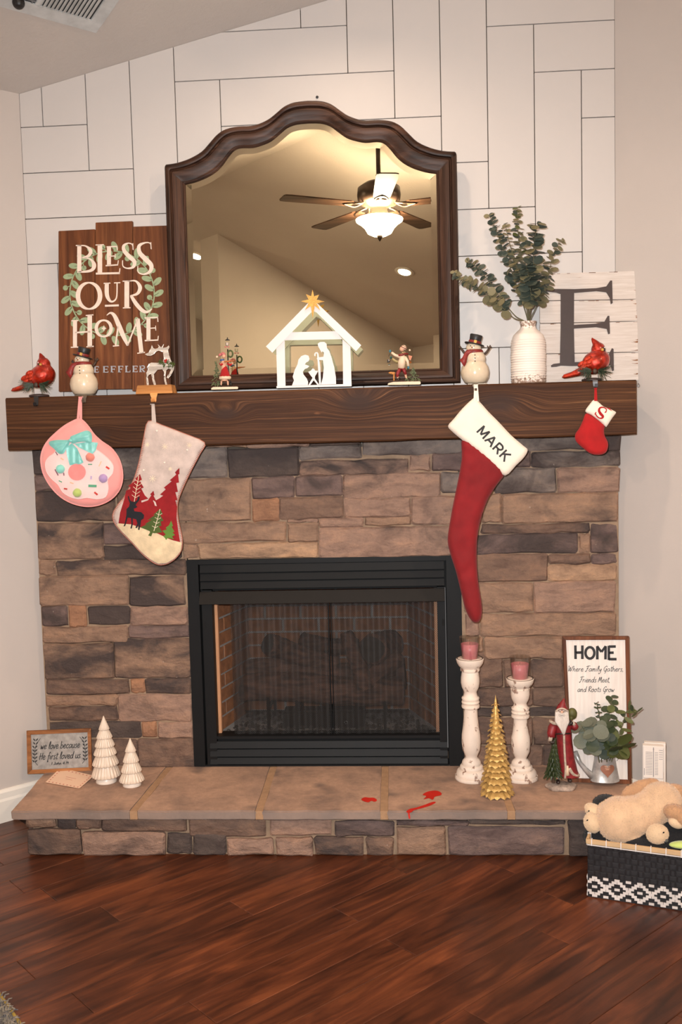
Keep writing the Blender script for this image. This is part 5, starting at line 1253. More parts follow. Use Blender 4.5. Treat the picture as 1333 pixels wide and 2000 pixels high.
def cardinal(px, py, flip, label, mat_body, hookmat, hook_px, drop, yaw=0.0, scale=1.0, crest_lean=0):
    """(px, py): foot of the bird; +x is towards the breast"""
    y = HY; k = kpx(y)*scale; c = P(px, py, y)
    t = thing('cardinal_stocking_holder', label, 'stocking holder', (c.x, y, MZ))
    q = lambda x, z, dy=0: Vector((c.x+x*k, y+dy*k, c.z+z*k))
    mb = MB()
    mb.lathe([(.030, 0), (.038, .004), (.036, .010), (.020, .013)], (c.x, y, MZ), 24)
    mb.build('base', MT['rust'], t, smooth=True)
    hook(t, hook_px, hookmat, .009, drop, .0075)
    ROT = lambda a: Matrix.Rotation(math.radians(a), 3, 'Y')
    mb = MB()
    mb.ball(q(8, 31), (30*k, 26*k, 24*k), 20, 14, ROT(-28)); mb.ball(q(15, 34), (21*k, 21*k, 24*k), 18, 12); mb.ball(q(-12, 18), (20*k, 14*k, 11*k), 16, 10, ROT(-24))
    mb.ball(q(13, 57), (14.5*k, 13.5*k, 14*k), 18, 12)
    mb.tube([q(12, 62), q(10+crest_lean*.5, 70), q(7+crest_lean, 78), q(6+crest_lean, 81)], [10*k, 7*k, 3*k, 1.2*k], 10)
    mb.tube([q(-22, 13), q(-40, 7), q(-58, 3)], [9*k, 6*k, 4.5*k], 10)
    mb.build('body', mat_body, t, remesh=.0026, smooth_it=6)
    mb = MB()
    for i in range(9):
        a_ = i/8; mb.ball(q(-8-16*a_+6*(i % 2), 30-13*a_+5*(i % 3), -21+4*a_), (9*k, 3.2*k, 5*k), 10, 6, ROT(-30))
    mb.build('wing', MT['redglit'], t, smooth=True)
    mb = MB(); mb.ball(q(-38, 7, -1), (24*k, 7*k, 5*k), 14, 8, ROT(-13)); mb.build('tail', MT['redglit'], t, smooth=True)
    fx = 18 if yaw else 11
    mb = MB(); mb.ball(q(fx, 54, -8), (8*k, 5.5*k, 7.5*k), 14, 10); mb.build('face_mask', MT['black'], t, smooth=True)
    mb = MB(); mb.tube([q(fx+.5, 54.5, -12), q(fx+1.5, 53, -19)], [4.2*k, .6*k], 8); mb.build('beak', MT['yellow'], t, smooth=True)
    for dx in (-5.5, 6):
        mb = MB(); mb.ball(q(fx+dx, 59, -10.5), 1.5*k, 8, 6); mb.build('eye', MT['white'], t, smooth=True)
    rn = random.Random(px); mb = MB()
    for cx, sg in ((-8, -1), (12, 1)):
        for i in range(60):
            a_ = math.radians(rn.uniform(150, 275) if sg < 0 else rn.uniform(-95, 40)); l = rn.uniform(13, 27)
            p = q(cx+rn.uniform(-4, 4), 12+rn.uniform(-2, 3), -20); e = p+Vector((math.cos(a_)*l*k, rn.uniform(-8, 6)*k, math.sin(a_)*l*k*.85))
            if e.z < MZ+.001 and e.y > MY-.004: e.y = MY-.004-rn.uniform(0, .004)
            mb.tube([p, e], [.7*k, .35*k], 3)
    mb.build('pine_sprig', MT['pine'], t, kind='stuff')
    mb = MB(); mb.ball(q(2, 11, -21), (5*k, 4*k, 6*k), 10, 8); mb.build('pine_cone', MT['twig'], t, smooth=True)
    return t
cardinal(76, 763, 1, 'red glass cardinal stocking holder at the left mantel end, nothing hung', MT['redglass'], MT['black'], 71, .028, 0.0, .92)
cardinal(1157, 737, 1, 'red glitter cardinal stocking holder in front of the letter E board', MT['redglass'], MT['greymetal'], 1163, .018, 1, .93, -6)

# reindeer on a wooden base
ry = HY; rd = thing('reindeer_stocking_holder', 'white corrugated tin reindeer stocking holder on a pale wood base', 'stocking holder', P(306, 764, ry))
R7 = lambda X, Y: (230+X/4.937, 650+Y/4.937)
deer = [(282,512),(273,430),(275,385),(290,365),(296,340),(285,330),(300,300),(325,288),(390,290),(430,285),(445,250),(437,185),(415,178),(395,172),(372,182),(352,205),(318,222),(285,220),(262,206),(300,190),(310,165),(322,150),(330,118),(345,150),(362,155),(385,150),(398,132),(384,108),(408,130),(418,140),(440,108),(446,112),(436,145),(470,140),(492,122),(500,140),(486,168),(494,210),(510,255),(520,285),(545,325),(540,360),(520,400),(490,440),(472,432),(500,385),(515,355),(490,345),(470,360),(462,420),(470,470),(482,508),(462,510),(452,470),(446,430),(450,380),(430,352),(385,356),(350,400),(352,440),(362,470),(372,508),(352,510),(338,470),(330,430),(322,396),(300,405),(290,430),(298,470),(302,510)]
q = [R7(*p) for p in deer]
mb = MB(); mb.prism([P(x, y, ry-.008) for x, y in q], [P(x, y, ry+.008) for x, y in q]); mb.build('reindeer_shade_edge', MT['rust'], rd)  # dark edge colour stands in for the shadow outlining the cut-out
mb = MB(); ins = []
for i, p in enumerate(q):
    a, b = q[i-1], q[(i+1) % len(q)]; dx, dy = b[0]-a[0], b[1]-a[1]; l = math.hypot(dx, dy) or 1; ins.append((p[0]-dy/l*.9 if False else p[0]+dy/l*-.9*-1*(-1), p[1]+dx/l*.9*-1*(-1)*-1))
v2, f2 = fill(q, 1.6)
mb.add([P(x, y, ry-.0088-.0010*math.sin(y*2*math.pi/3.1)) for x, y in v2], f2); mb.build('reindeer_face', MT['corrug'], rd, label='corrugated white tin face')
mb = MB(); rn = random.Random(4)
for i in range(70):
    u = rn.random(); x, y = R7(400+140*u, 300-90*abs(u-.3)+rn.uniform(-14, 20)+ (60*u if u > .6 else 0)); a_ = rn.uniform(0, 6.28); p = P(x, y, ry-.012); mb.tube([p, p+Vector((math.cos(a_)*.009, -.002, math.sin(a_)*.009))], [.0016, .0006], 4)
mb.build('garland', MT['wreathgreen'], rd, kind='stuff')
for X, Y in ((455, 270), (470, 262), (462, 282)):
    mb = MB(); mb.ball(P(*R7(X, Y), ry-.016), .0038, 10, 8); mb.build('berry', MT['berry'], rd, smooth=True)
mb = MB(); x0, x1 = P(271, 763, ry).x, P(343, 763, ry).x; zb = P(*R7(380, 510), ry).z
mb.hexa([(x0, MY-.003, MZ), (x1, MY-.003, MZ), (x1-.006, MY+.006, zb+.001), (x0+.006, MY+.006, zb+.001)], [(x0, MY+.075, MZ), (x1, MY+.075, MZ), (x1-.006, MY+.068, zb+.001), (x0+.006, MY+.068, zb+.001)]); mb.build('wood_base', MT['honey'], rd, bevel=.0015)
hook(rd, 301, MT['honey'], .014, .026, .0095)

# ------------------------------------------------------------------ nativity
ny = MY+.055; Z3 = lambda X, Y: (510+X/6.348, 560+Y/6.348)
nt_ = thing('nativity_scene', 'white cut-out nativity stable with a gold star before the mirror', 'nativity scene', P(615, 757, ny))
def cut(pts, name, mat, y0, y1, mp=Z3, lab=None, par=None):
    q = [mp(*p) for p in pts]; mb = MB(); mb.prism([P(x, y, y0) for x, y in q], [P(x, y, y1) for x, y in q]); return mb.build(name, mat, par or nt_, label=lab)
zfix = MZ-P(615, 757, ny-.02).z
cut([(193,1232),(1125,1205),(1125,1234),(193,1258)], 'floor_board', MT['white'], ny-.022, ny+.022)
cut([(190,770),(295,660),(305,1228),(203,1231)], 'post', MT['white'], ny-.012, ny+.012)
cut([(1012,650),(1110,740),(1124,1206),(1020,1209)], 'post', MT['white'], ny-.012, ny+.012)
cut([(350,565),(930,550),(1010,650),(280,665)], 'cross_beam', MT['white'], ny-.011, ny+.011)
cut([(575,212),(640,300),(140,818),(62,740)], 'rafter', MT['white'], ny-.022, ny+.016)
cut([(705,212),(1245,725),(1180,800),(660,290)], 'rafter', MT['white'], ny-.022, ny+.016)
cut([(575,212),(640,300),(690,320),(660,290),(705,212),(640,150)], 'ridge_block', MT['white'], ny-.015, ny+.012)
cut([(640,35),(660,118),(722,98),(692,160),(790,183),(692,205),(738,292),(668,238),(643,395),(618,240),(545,290),(590,205),(495,180),(590,158),(558,92),(622,118)], 'star', MT['goldpaint'], ny-.028, ny-.023, lab='eight-pointed gold star')
cut([(385,1224),(410,1160),(394,1115),(420,1030),(455,960),(465,905),(500,860),(550,843),(590,855),(603,895),(590,925),(560,940),(545,965),(570,970),(600,985),(575,1010),(545,1020),(520,1055),(530,1090),(570,1140),(585,1180),(582,1219)], 'kneeling_woman', MT['white'], ny-.014, ny-.008)
cut([(588,1219),(640,1130),(615,1098),(585,1055),(620,1040),(640,1012),(660,1018),(672,1040),(712,1040),(690,1080),(672,1110),(670,1140),(722,1214),(700,1215),(655,1160),(612,1218)], 'manger', MT['white'], ny-.014, ny-.008)
cut([(745,1212),(768,1130),(780,1000),(770,910),(745,910),(700,905),(692,885),(712,876),(775,868),(782,815),(765,800),(752,815),(730,775),(710,740),(705,705),(735,685),(785,683),(812,705),(820,760),(850,800),(880,890),(910,1000),(930,1120),(933,1207)], 'standing_man', MT['white'], ny-.014, ny-.008)
cut([(722,1213),(700,890),(698,850),(695,828),(680,828),(676,862),(662,858),(662,830),(675,814),(700,810),(714,830),(722,900),(738,1000),(745,1212)], 'shepherd_crook', MT['white'], ny-.015, ny-.009)

# ------------------------------------------------------------------ two little figurines
def fig_tools(px, py, y, label, name):
    k = kpx(y); c = P(px, py, y); t = thing(name, label, 'figurine', (c.x, y, MZ)); dz = MZ-c.z
    return t, k, lambda X, Y, dy=0.0: P(X, Y, y+dy)+Vector((0, 0, dz if False else 0))
gy = MY+.03
t, k, q = fig_tools(440, 760, gy, 'girl in a red coat playing violin beside a green lamp post', 'violin_girl_figurine')
G = lambda X, Y: (400+X/13.33, 640+Y/13.33)
g_ = lambda X, Y, dy=0.0: q(*G(X, Y), dy)
mb = MB(); q2 = [G(*p) for p in [(170,1615),(175,1570),(230,1545),(860,1535),(872,1560),(868,1598)]]; mb.prism([P(x, y, gy-.022) for x, y in q2], [P(x, y, gy+.022) for x, y in q2]); mb.build('base', MT['figcream'], t, bevel=.001)
mb = MB(); s = k/13.33
mb.tube([g_(430,1500), g_(440,1380)], [.0032, .0036], 10); mb.tube([g_(610,1500), g_(600,1380)], [.0032, .0036], 10); mb.tube([g_(515,1390), g_(500,1000), g_(480,860)], [.012, .010, .007], 12); mb.ball(g_(500,745,-.002), .0078, 14, 10)
mb.tube([g_(400,930), g_(440,960,-.006), g_(520,905,-.009)], [.0034]*3, 8); mb.tube([g_(560,930,-.004), g_(680,960,-.006), g_(740,910,-.006)], [.0034]*3, 8)
mb.build('body', MT['skin'], t, remesh=.0012)
mb = MB(); mb.lathe([(.0205,0),(.0185,.009),(.014,.024),(.0095,.037),(.008,.040)], g_(530,1290), 20); o_ = mb.build('coat', MT['redflannel'], t, smooth=True)
mb = MB(); mb.lathe([(.0195,-.0085),(.023,-.005),(.0225,.0015),(.0195,.003)], g_(530,1290), 20, mod=lambda a_, h: 1+.06*math.sin(9*a_)); mb.build('fur_hem', MT['figcream'], t, smooth=True)
mb = MB(); mb.tube([g_(400,930), g_(430,975,-.005), g_(470,935,-.010)], [.0042]*3, 8); mb.tube([g_(590,930,-.004), g_(660,975,-.008), g_(705,945,-.007)], [.0042]*3, 8); mb.build('sleeve', MT['redflannel'], t, smooth=True)
mb = MB(); mb.ball(g_(485,690,.001), (.0098, .009, .0075), 16, 10, Matrix.Rotation(.5, 3, 'Y')); mb.tube([g_(430,690), g_(370,730)], [.006, .004], 8); mb.build('knit_hat', MT['pink'], t, smooth=True)
mb = MB(); mb.ball(g_(320,760), .0042, 10, 8); mb.build('pompom', MT['figcream'], t, smooth=True)
mb = MB(); mb.lathe([(.006,-.003),(.0085,-.001),(.0085,.003),(.006,.005)], g_(455,850), 14, cap=False); mb.build('scarf', MT['blue'], t, smooth=True)
mb = MB(); mb.tube([g_(500,890,-.012), g_(600,880,-.012), g_(660,870,-.012), g_(780,862,-.011)], [.002, .0035, .0025, .0012], 8); mb.build('violin', MT['orange'], t, smooth=True)
for X in (425, 620): 
    mb = MB(); mb.ball(g_(X,1515,-.003), (.004, .006, .003), 10, 6); mb.build('boot', MT['black'], t, smooth=True)
mb = MB(); rn = random.Random(2)
for i in range(90):
    u = rn.random(); x = 300+ (1-u)*rn.uniform(-100, 200); y = 880+620*(1-u)*1.0; p = g_(x, y, .010); a_ = rn.uniform(2.6, 5.4); mb.tube([p, p+Vector((math.cos(a_)*.007, rn.uniform(-.004, .003), math.sin(a_)*.005-.002))], [.0022, .0008], 4)
mb.build('fir_tree', MT['figgreen'], t, kind='stuff')
mb = MB(); mb.tube([g_(690,1500,.012), g_(650,1380,.012), g_(612,1000,.012), g_(600,560,.012)], .0024, 8); mb.tube([g_(690,1510,.012), g_(670,1400,.012)], [.0045, .003], 8); mb.build('lamp_post', MT['black'], t, smooth=True)
mb = MB(); mb.lathe([(.0048,0),(.0062,.011)], g_(590,470,.012), 6); mb.build('lantern_glass', MT['lampglass'], t)
mb = MB(); mb.lathe([(.0095,0),(.0095,.0012),(.004,.004),(.0015,.007),(.002,.009),(0,.0125)], g_(595,330,.012), 8); mb.lathe([(.003,-.001),(.0052,0)], g_(590,470,.012), 6)
for i in range(6): a_ = i*math.pi/3; c_ = g_(590,470,.012); mb.tube([c_+Vector((.005*math.cos(a_), .005*math.sin(a_), 0)), c_+Vector((.0064*math.cos(a_), .0064*math.sin(a_), .011))], .0005, 4)
mb.build('lantern_roof', MT['black'], t)
mb = MB(); mb.ball(g_(545,500,.006), (.005, .002, .0025), 8, 6); mb.ball(g_(620,500,.006), (.004, .002, .0025), 8, 6); mb.build('bow', MT['pink'], t, smooth=True)
mb = MB(); cw = g_(670,680,.008); mb.tube([cw+Vector((.009*math.cos(a_), 0, .012*math.sin(a_))) for a_ in (2*math.pi*i/16 for i in range(16))], .0032, 7, True); mb.build('wreath', MT['wreathgreen'], t, smooth=True)

by = MY+.03
t, k, q = fig_tools(790, 752, by, 'boy in a striped cap holding up a lantern beside a small fir', 'lantern_boy_figurine')
G = lambda X, Y: (740+X/13.33, 660+Y/13.33)
g_ = lambda X, Y, dy=0.0: q(*G(X, Y), dy)
mb = MB(); q2 = [G(*p) for p in [(232,1225),(250,1180),(380,1145),(780,1135),(1085,1130),(1098,1180),(1085,1212)]]; mb.prism([P(x, y, by-.022) for x, y in q2], [P(x, y, by+.022) for x, y in q2]); mb.build('base', MT['figcream'], t, bevel=.001)
mb = MB(); mb.tube([g_(510,1080,-.003), g_(500,950,-.005), g_(560,790)], [.004, .0048, .0055], 10); mb.tube([g_(740,1110,.004), g_(700,950,.003), g_(630,790)], [.004, .0045, .0055], 10); mb.tube([g_(600,800), g_(610,620), g_(640,470)], [.011, .012, .009], 12); mb.ball(g_(610,290), .0092, 14, 10); mb.ball(g_(530,310,-.005), .0018, 6, 5)
mb.tube([g_(560,510), g_(430,450,-.004), g_(330,375,-.004)], [.0048, .004, .0036], 8); mb.tube([g_(690,510,-.004), g_(760,620,-.008), g_(770,740,-.008)], [.005, .0045, .004], 8)
mb.build('body', MT['skin'], t, remesh=.0012)
mb = MB(); mb.tube([g_(590,790), g_(605,640), g_(630,500), g_(645,455)], [.0125, .0138, .012, .008], 14); mb.tube([g_(570,500), g_(430,450,-.004), g_(345,385,-.004)], [.006, .005, .0045], 8); mb.tube([g_(690,500,-.004), g_(755,610,-.008), g_(772,730,-.008)], [.006, .0055, .005], 8); mb.build('coat', MT['figcream'], t, smooth=True)
mb = MB(); mb.tube([g_(490,1010,-.004), g_(495,930,-.006), g_(570,790)], [.0058, .0062, .0075], 10); mb.tube([g_(710,950,.003), g_(640,790)], [.0055, .0075], 10); mb.build('trousers', MT['santared'], t, smooth=True)
mb = MB(); mb.tube([g_(520,1030,-.003), g_(510,1110,-.004)], [.005, .0052], 8); mb.tube([g_(715,1020,.004), g_(730,1110,.004)], [.004, .005], 8); mb.build('boots', MT['leather'], t, smooth=True)
mb = MB(); mb.lathe([(.0105,-.002),(.011,.001),(.010,.006),(.006,.0105),(0,.012)], (0, 0, 0), 18)
for v_ in mb.v: v_.xyz = Matrix.Rotation(.5, 3, 'Y') @ v_ + g_(650,270)
mb.build('cap', MT['figcream'], t, smooth=True)
for j, (r0, h0) in enumerate(((.0112, .0015), (.0094, .0068))):
    mb = MB(); mb.lathe([(r0, h0-.0016),(r0+.0004, h0),(r0-.0006, h0+.0016)], (0, 0, 0), 18, cap=False)
    for v_ in mb.v: v_.xyz = Matrix.Rotation(.5, 3, 'Y') @ v_ + g_(650,270)
    mb.build('cap_stripe', MT['redscarf'], t, smooth=True)
mb = MB(); mb.ball(g_(810,320), .0038, 10, 8); mb.build('pompom', MT['figcream'], t, smooth=True)
mb = MB(); mb.tube([g_(520,450,-.009), g_(610,440,-.011), g_(700,410,-.008), g_(760,420,0)], .0036, 8); mb.build('scarf', MT['redscarf'], t, smooth=True)
mb = MB(); mb.hexa([g_(770,450,.002), g_(875,470,.002), g_(835,590,.002), g_(790,560,.002)], [g_(770,450,.008), g_(875,470,.008), g_(835,590,.008), g_(790,560,.008)]); mb.build('satchel', MT['orange'], t)
for X, Y, dy in ((300,345,-.004), (775,770,-.009)):
    mb = MB(); mb.ball(g_(X, Y, dy), (.0045, .0045, .0055), 10, 8); mb.build('mitten', MT['teal'], t, smooth=True)
mb = MB(); mb.lathe([(.004,0),(.0045,.001),(.0035,.008),(.0045,.009),(.001,.013)], g_(255,640,-.004), 6); mb.tube([g_(265,480,-.004), g_(290,400,-.004)], .001, 5); mb.build('lantern', MT['black'], t)
mb = MB(); mb.lathe([(.0036,0),(.0036,.005)], g_(258,600,-.004), 6); mb.build('lantern_glass', MT['lampglass'], t)
mb = MB(); mb.ball(g_(320,910,.004), (.009, .005, .004), 10, 8); mb.tube([g_(400,930,.004), g_(400,1110,.004)], .003, 6); mb.ball(g_(380,920,.004), (.008, .005, .005), 8, 6); mb.build('wooden_stump', MT['honey'], t, smooth=True)
mb = MB(); rn = random.Random(6)
for i in range(110):
    u = rn.random(); x = 900+(1-u)*rn.uniform(-210, 190); y = 770+350*(1-u); p = g_(x, y, -.004+rn.uniform(-.008, .006)); a_ = rn.uniform(3.6, 5.9); mb.tube([p, p+Vector((math.cos(a_)*.006, rn.uniform(-.004, .001), math.sin(a_)*.006))], [.002, .0007], 4)
mb.build('fir_tree', MT['figgreen'], t, kind='stuff')
# ------------------------------------------------------------------ stockings hanging on the holders
SY = MY-.014
def loop(t, px, p_top, p_l, p_r, w, mat, y=SY, yh=MY-.017, th=.0012):
    """ribbon loop: two straps from the hook down to the cuff"""
    mb = MB()
    for b in (p_l, p_r):
        a = P(*p_top, yh) + Vector(((b[0]-p_top[0])*.35*kpx(y), 0, 0)); e = P(b[0], b[1], y-.002); wv = Vector((w/2, 0, 0))
        mb.hexa([a-wv, a+wv, e+wv, e-wv], [a-wv+Vector((0, th, 0)), a+wv+Vector((0, th, 0)), e+wv+Vector((0, th, 0)), e-wv+Vector((0, th, 0))])
    a = P(*p_top, yh); mb.obox(a+Vector((0, 0, .001)), (w*.9, 0, 0), (0, .0035, 0), (0, 0, .0012))
    return mb.build('hanging_loop', mat, t)
def zmap(x0, y0, s): return lambda X, Y: (x0+X/s, y0+Y/s)
def mpS(y): return lambda x, y_, off=0.0: P(x, y_, y-off)

# pink doughnut
D = zmap(70, 760, 7.405)
t = thing('donut_stocking', 'round pink doughnut stocking with a mint bow and fleece sprinkles', 'stocking', P(160, 820, SY), None)
out = crom([D(*p) for p in [(585,440),(500,480),(400,540),(280,640),(180,740),(105,860),(72,1000),(90,1160),(140,1290),(230,1430),(360,1560),(520,1650),(700,1695),(860,1690),(1010,1640),(1130,1560),(1220,1440),(1258,1290),(1245,1130),(1190,980),(1090,850),(960,760),(850,660),(770,550),(700,470),(645,435)]], 3, True)
cu = Cushion(out, mpS(SY), .024, 34, 6, 0, .003, .03, .010)
mb = MB(); cu.mesh(mb); mb.build('body', MT['pinkplush'], t, smooth=True)
mb = MB(); mb.tube([P(x, y, SY-.0005) for x, y in out], .0024, 6, True); mb.build('piping', MT['pinkplush'], t, smooth=True)
loop(t, 166, (158, 776), (152, 822), (158, 821), .009, MT['pinkplush'], SY)
ic = crom([D(*p) for p in [(260,930),(330,840),(460,760),(620,700),(740,740),(860,860),(960,930),(1060,1020),(1120,1110),(1110,1220),(1040,1310),(1050,1440),(1010,1560),(880,1590),(740,1570),(620,1590),(500,1560),(390,1490),(320,1380),(220,1290),(150,1180),(140,1060),(190,980)]], 3, True)
mb = MB(); cu.patch(mb, ic, .0022); mb.build('icing', MT['icing'], t, smooth=True)
mb = MB(); a_ = cu.at(); mb.tube([a_(x, y, .0022) for x, y in ic], .0012, 5, True); mb.build('icing_edge', MT['icing'], t, smooth=True)
mb = MB(); cu.patch(mb, [D(*p) for p in ell(595, 1200, 128, 122, 22)], .0045); mb.build('doughnut_hole', MT['pinkhole'], t, smooth=True)
def bow_loop(pts, n_f, seed):
    """gathered satin: a filled outline with radiating folds"""
    return pts
bw = thing
kx = P(*D(490, 750), SY).x
bowp = []
for pts, off, fold in (([(480,740),(400,735),(300,735),(195,760),(200,810),(260,860),(330,930),(400,930),(440,860),(480,800)], .006, (480,760)), ([(500,690),(560,660),(660,620),(740,598),(800,630),(815,720),(790,780),(700,760),(600,770),(540,790),(500,750)], .008, (510,740))):
    q = crom([D(*p) for p in pts], 3, True); v, f = fill(q, 2.4); c_ = D(*fold); mb = MB(); vv = []
    for x, y in v:
        an = math.atan2(y-c_[1], x-c_[0]); d_ = edge_dist((x, y), q); rr = math.hypot(x-c_[0], y-c_[1])
        vv.append(P(x, y, SY-cu.h(x, y)-off-min(d_/5, 1)*.007-.0016*math.sin(an*17)*min(rr/14, 1)))
    mb.add(vv, f); mb.build('bow_loop', MT['mint'], t, smooth=True)
for pts, off in (([(435,850),(520,780),(600,860),(690,1060),(640,1085),(490,1100),(450,960)], .005), ([(560,790),(700,770),(780,760),(900,775),(870,880),(820,940),(700,880),(620,840)], .006)):
    q = [D(*p) for p in pts]; v, f = fill(q, 3); mb = MB(); mb.add([P(x, y, SY-cu.h(x, y)-off-.0018*math.sin(x*.5)) for x, y in v], f); mb.build('bow_tail', MT['mint'], t, smooth=True)
mb = MB(); mb.ball(a_(*D(500, 745), .014), (.009, .005, .006), 12, 8, Matrix.Rotation(.3, 3, 'Y')); mb.build('bow_knot', MT['mint'], t, smooth=True)
for X, Y, m_ in ((785, 985, 'coral'), (355, 1155, 'aqua'), (975, 1290, 'lilac'), (600, 1500, 'lime')):
    mb = MB(); c_ = a_(*D(X, Y), .006); mb.ball(c_, .0185*.9, 18, 12)
    for v_ in mb.v: v_ += (v_-c_)*.10*noise.noise(v_*260)
    mb.build('pompom', MT[m_], t, smooth=True)
for X, Y, l, w, an, m_ in ((785,1088,60,14,0,'sp_green'),(1040,1138,60,26,35,'sp_red'),(820,1400,120,36,2,'sp_green'),(870,1510,60,26,40,'sp_red'),(430,1442,50,20,8,'sp_red'),(520,1357,55,16,20,'sp_peach'),(355,1335,50,14,25,'sp_green'),(300,1205,100,16,62,'sp_brown'),(405,1230,40,16,85,'sp_brown'),(800,1280,50,26,95,'sp_lilac'),(930,1080,80,14,-65,'sp_peach'),(380,1010,50,18,35,'sp_peach'),(300,930,60,12,60,'sp_brown')):
    dx, dy = math.cos(math.radians(an)), math.sin(math.radians(an)); q = [(X-dx*l/2+dy*w/2, Y-dy*l/2-dx*w/2), (X+dx*l/2+dy*w/2, Y+dy*l/2-dx*w/2), (X+dx*l/2-dy*w/2, Y+dy*l/2+dx*w/2), (X-dx*l/2-dy*w/2, Y-dy*l/2+dx*w/2)]
    mb = MB(); mb.hexa([a_(*D(*p), .0055) for p in q], [a_(*D(*p), .0015) for p in q]); mb.build('sprinkle', MT[m_], t)

# felt forest stocking
F_ = zmap(210, 780, 6.062)
t = thing('felt_stocking', 'grey felt stocking with red fir trees, a black deer and blanket stitch', 'stocking', P(300, 830, SY))
out = crom([F_(*p) for p in [(485,255),(650,305),(900,400),(1150,510),(1100,640),(1000,830),(900,1040),(840,1200),(830,1320),(845,1450),(875,1580),(890,1700),(870,1800),(800,1890),(700,1950),(600,1958),(500,1905),(400,1820),(280,1690),(160,1570),(80,1460),(62,1360),(120,1250),(200,1150),(260,1040),(310,950),(350,830),(390,660),(430,450)]], 3, True)
# the cuff corners stay sharp
cs = Cushion(out, mpS(SY), .012, 26, 6, 0, .003, .035, .006); as_ = cs.at()
mb = MB(); cs.mesh(mb); mb.build('body', MT['felt_grey'], t, smooth=True)
loop(t, 301, (298, 790), (299, 824), (303, 826), .009, MT['ribbon_grey'], SY, MY-.017)
red = [(130,1470),(150,1340),(200,1180),(222,1080),(270,1060),(270,1040),(245,1025),(300,985),(335,960),(325,945),(385,885),(412,960),(385,965),(430,1045),(400,1055),(445,1140),(485,1175),(400,1200),(405,1222),(480,1195),(520,1135),(505,1125),(545,1082),(558,1135),(545,1140),(575,1195),(620,1170),(660,1140),(622,1128),(690,1065),(668,1045),(760,970),(738,958),(815,890),(800,865),(852,810),(852,885),(838,890),(848,985),(815,990),(835,1095),(805,1100),(830,1190),(805,1195),(825,1270),(818,1400),(840,1560),(862,1690),(760,1665),(600,1595),(430,1530),(280,1480)]
mb = MB(); cs.patch(mb, [F_(*p) for p in red], .0018, 3); mb.build('red_forest', MT['felt_red'], t, smooth=True)
for pp in ([(545,1195),(570,1215),(585,1265),(562,1258),(552,1225),(540,1200)],):
    mb = MB(); cs.patch(mb, [F_(*p) for p in pp], .0024, 3); mb.build('felt_gap', MT['felt_grey'], t)
snow = [(128,1468),(280,1480),(430,1530),(520,1565),(600,1590),(700,1640),(790,1675),(880,1692),(868,1795),(798,1880),(700,1938),(600,1944),(505,1892),(405,1808),(285,1678),(170,1562),(110,1490)]
mb = MB(); cs.patch(mb, [F_(*p) for p in snow], .0022, 4); mb.build('snow_bank', MT['felt_snow'], t, smooth=True)
def fir(pts, mat, off): 
    mb = MB(); cs.patch(mb, [F_(*p) for p in pts], off, 3); mb.build('fir_tree', mat, t, smooth=True)
fir([(625,1295),(655,1360),(625,1370),(665,1440),(632,1445),(640,1500),(610,1500),(650,1575),(560,1585),(535,1580),(518,1622),(482,1612),(505,1575),(500,1560),(390,1515),(470,1480),(440,1480),(530,1420),(470,1435),(570,1365),(540,1370)], MT['felt_dkgreen'], .0032)
fir([(755,1435),(778,1500),(760,1505),(795,1570),(770,1575),(800,1605),(765,1625),(790,1655),(715,1640),(695,1665),(680,1640),(660,1620),(690,1600),(650,1555),(705,1540),(690,1520),(730,1490)], MT['felt_green'], .0036)
deer2 = [(190,1505),(205,1470),(215,1420),(225,1360),(225,1300),(255,1270),(265,1230),(250,1190),(240,1150),(252,1140),(262,1180),(278,1205),(320,1215),(350,1195),(365,1150),(385,1160),(372,1200),(350,1225),(335,1250),(355,1275),(330,1290),(310,1290),(320,1325),(400,1335),(435,1370),(430,1410),(400,1430),(390,1490),(380,1545),(362,1545),(370,1480),(350,1525),(330,1520),(355,1470),(340,1420),(300,1410),(300,1480),(288,1530),(272,1530),(285,1470),(280,1405),(240,1400),(225,1450),(210,1500)]
mb = MB(); cs.patch(mb, [F_(*p) for p in deer2], .0034, 3); mb.build('deer', MT['felt_black'], t, smooth=True)
# blanket stitch, embroidered twigs, snowflakes and pearls
mb = MB(); acc = 0; outp = out+[out[0]]; nxt = 0
for i in range(len(out)):
    a, b = outp[i], outp[i+1]; l = math.hypot(b[0]-a[0], b[1]-a[1])
    while nxt <= acc+l and l > 0:
        u = (nxt-acc)/l; x, y = a[0]+(b[0]-a[0])*u, a[1]+(b[1]-a[1])*u; nx, ny = (b[1]-a[1])/l, -(b[0]-a[0])/l
        if inside((x+nx*3, y+ny*3), out): pass
        else: nx, ny = -nx, -ny
        if not (a[1] < F_(0, 520)[1] and b[0]-a[0] > 1.0):
            p, q = P(x, y, SY-.001), as_(x+nx*4.2, y+ny*4.2, .0008); mb.tube([p, q], .0009, 4)
        nxt += 3.4
    acc += l
mb.tube([P(x, y, SY-.0008) for x, y in out], .0013, 5, True); mb.build('blanket_stitch', MT['stitch'], t, kind='stuff')
mb = MB(); S_ = []
S_ += [('L', [(372,905),(345,1050),(318,1210)], 7)]
for X, Y in ((366,940),(358,985),(348,1030),(340,1080),(332,1125)): S_ += [('L', [(X,Y+40),(X-42,Y+5)], 5), ('L', [(X,Y+40),(X+48,Y+10)], 5)]
S_ += [('L', [(622,1300),(598,1400),(550,1560)], 7)]
for X, Y in ((615,1340),(602,1390),(585,1440),(568,1490)): S_ += [('L', [(X,Y+30),(X-40,Y+8)], 5), ('L', [(X,Y+30),(X+32,Y+12)], 5)]
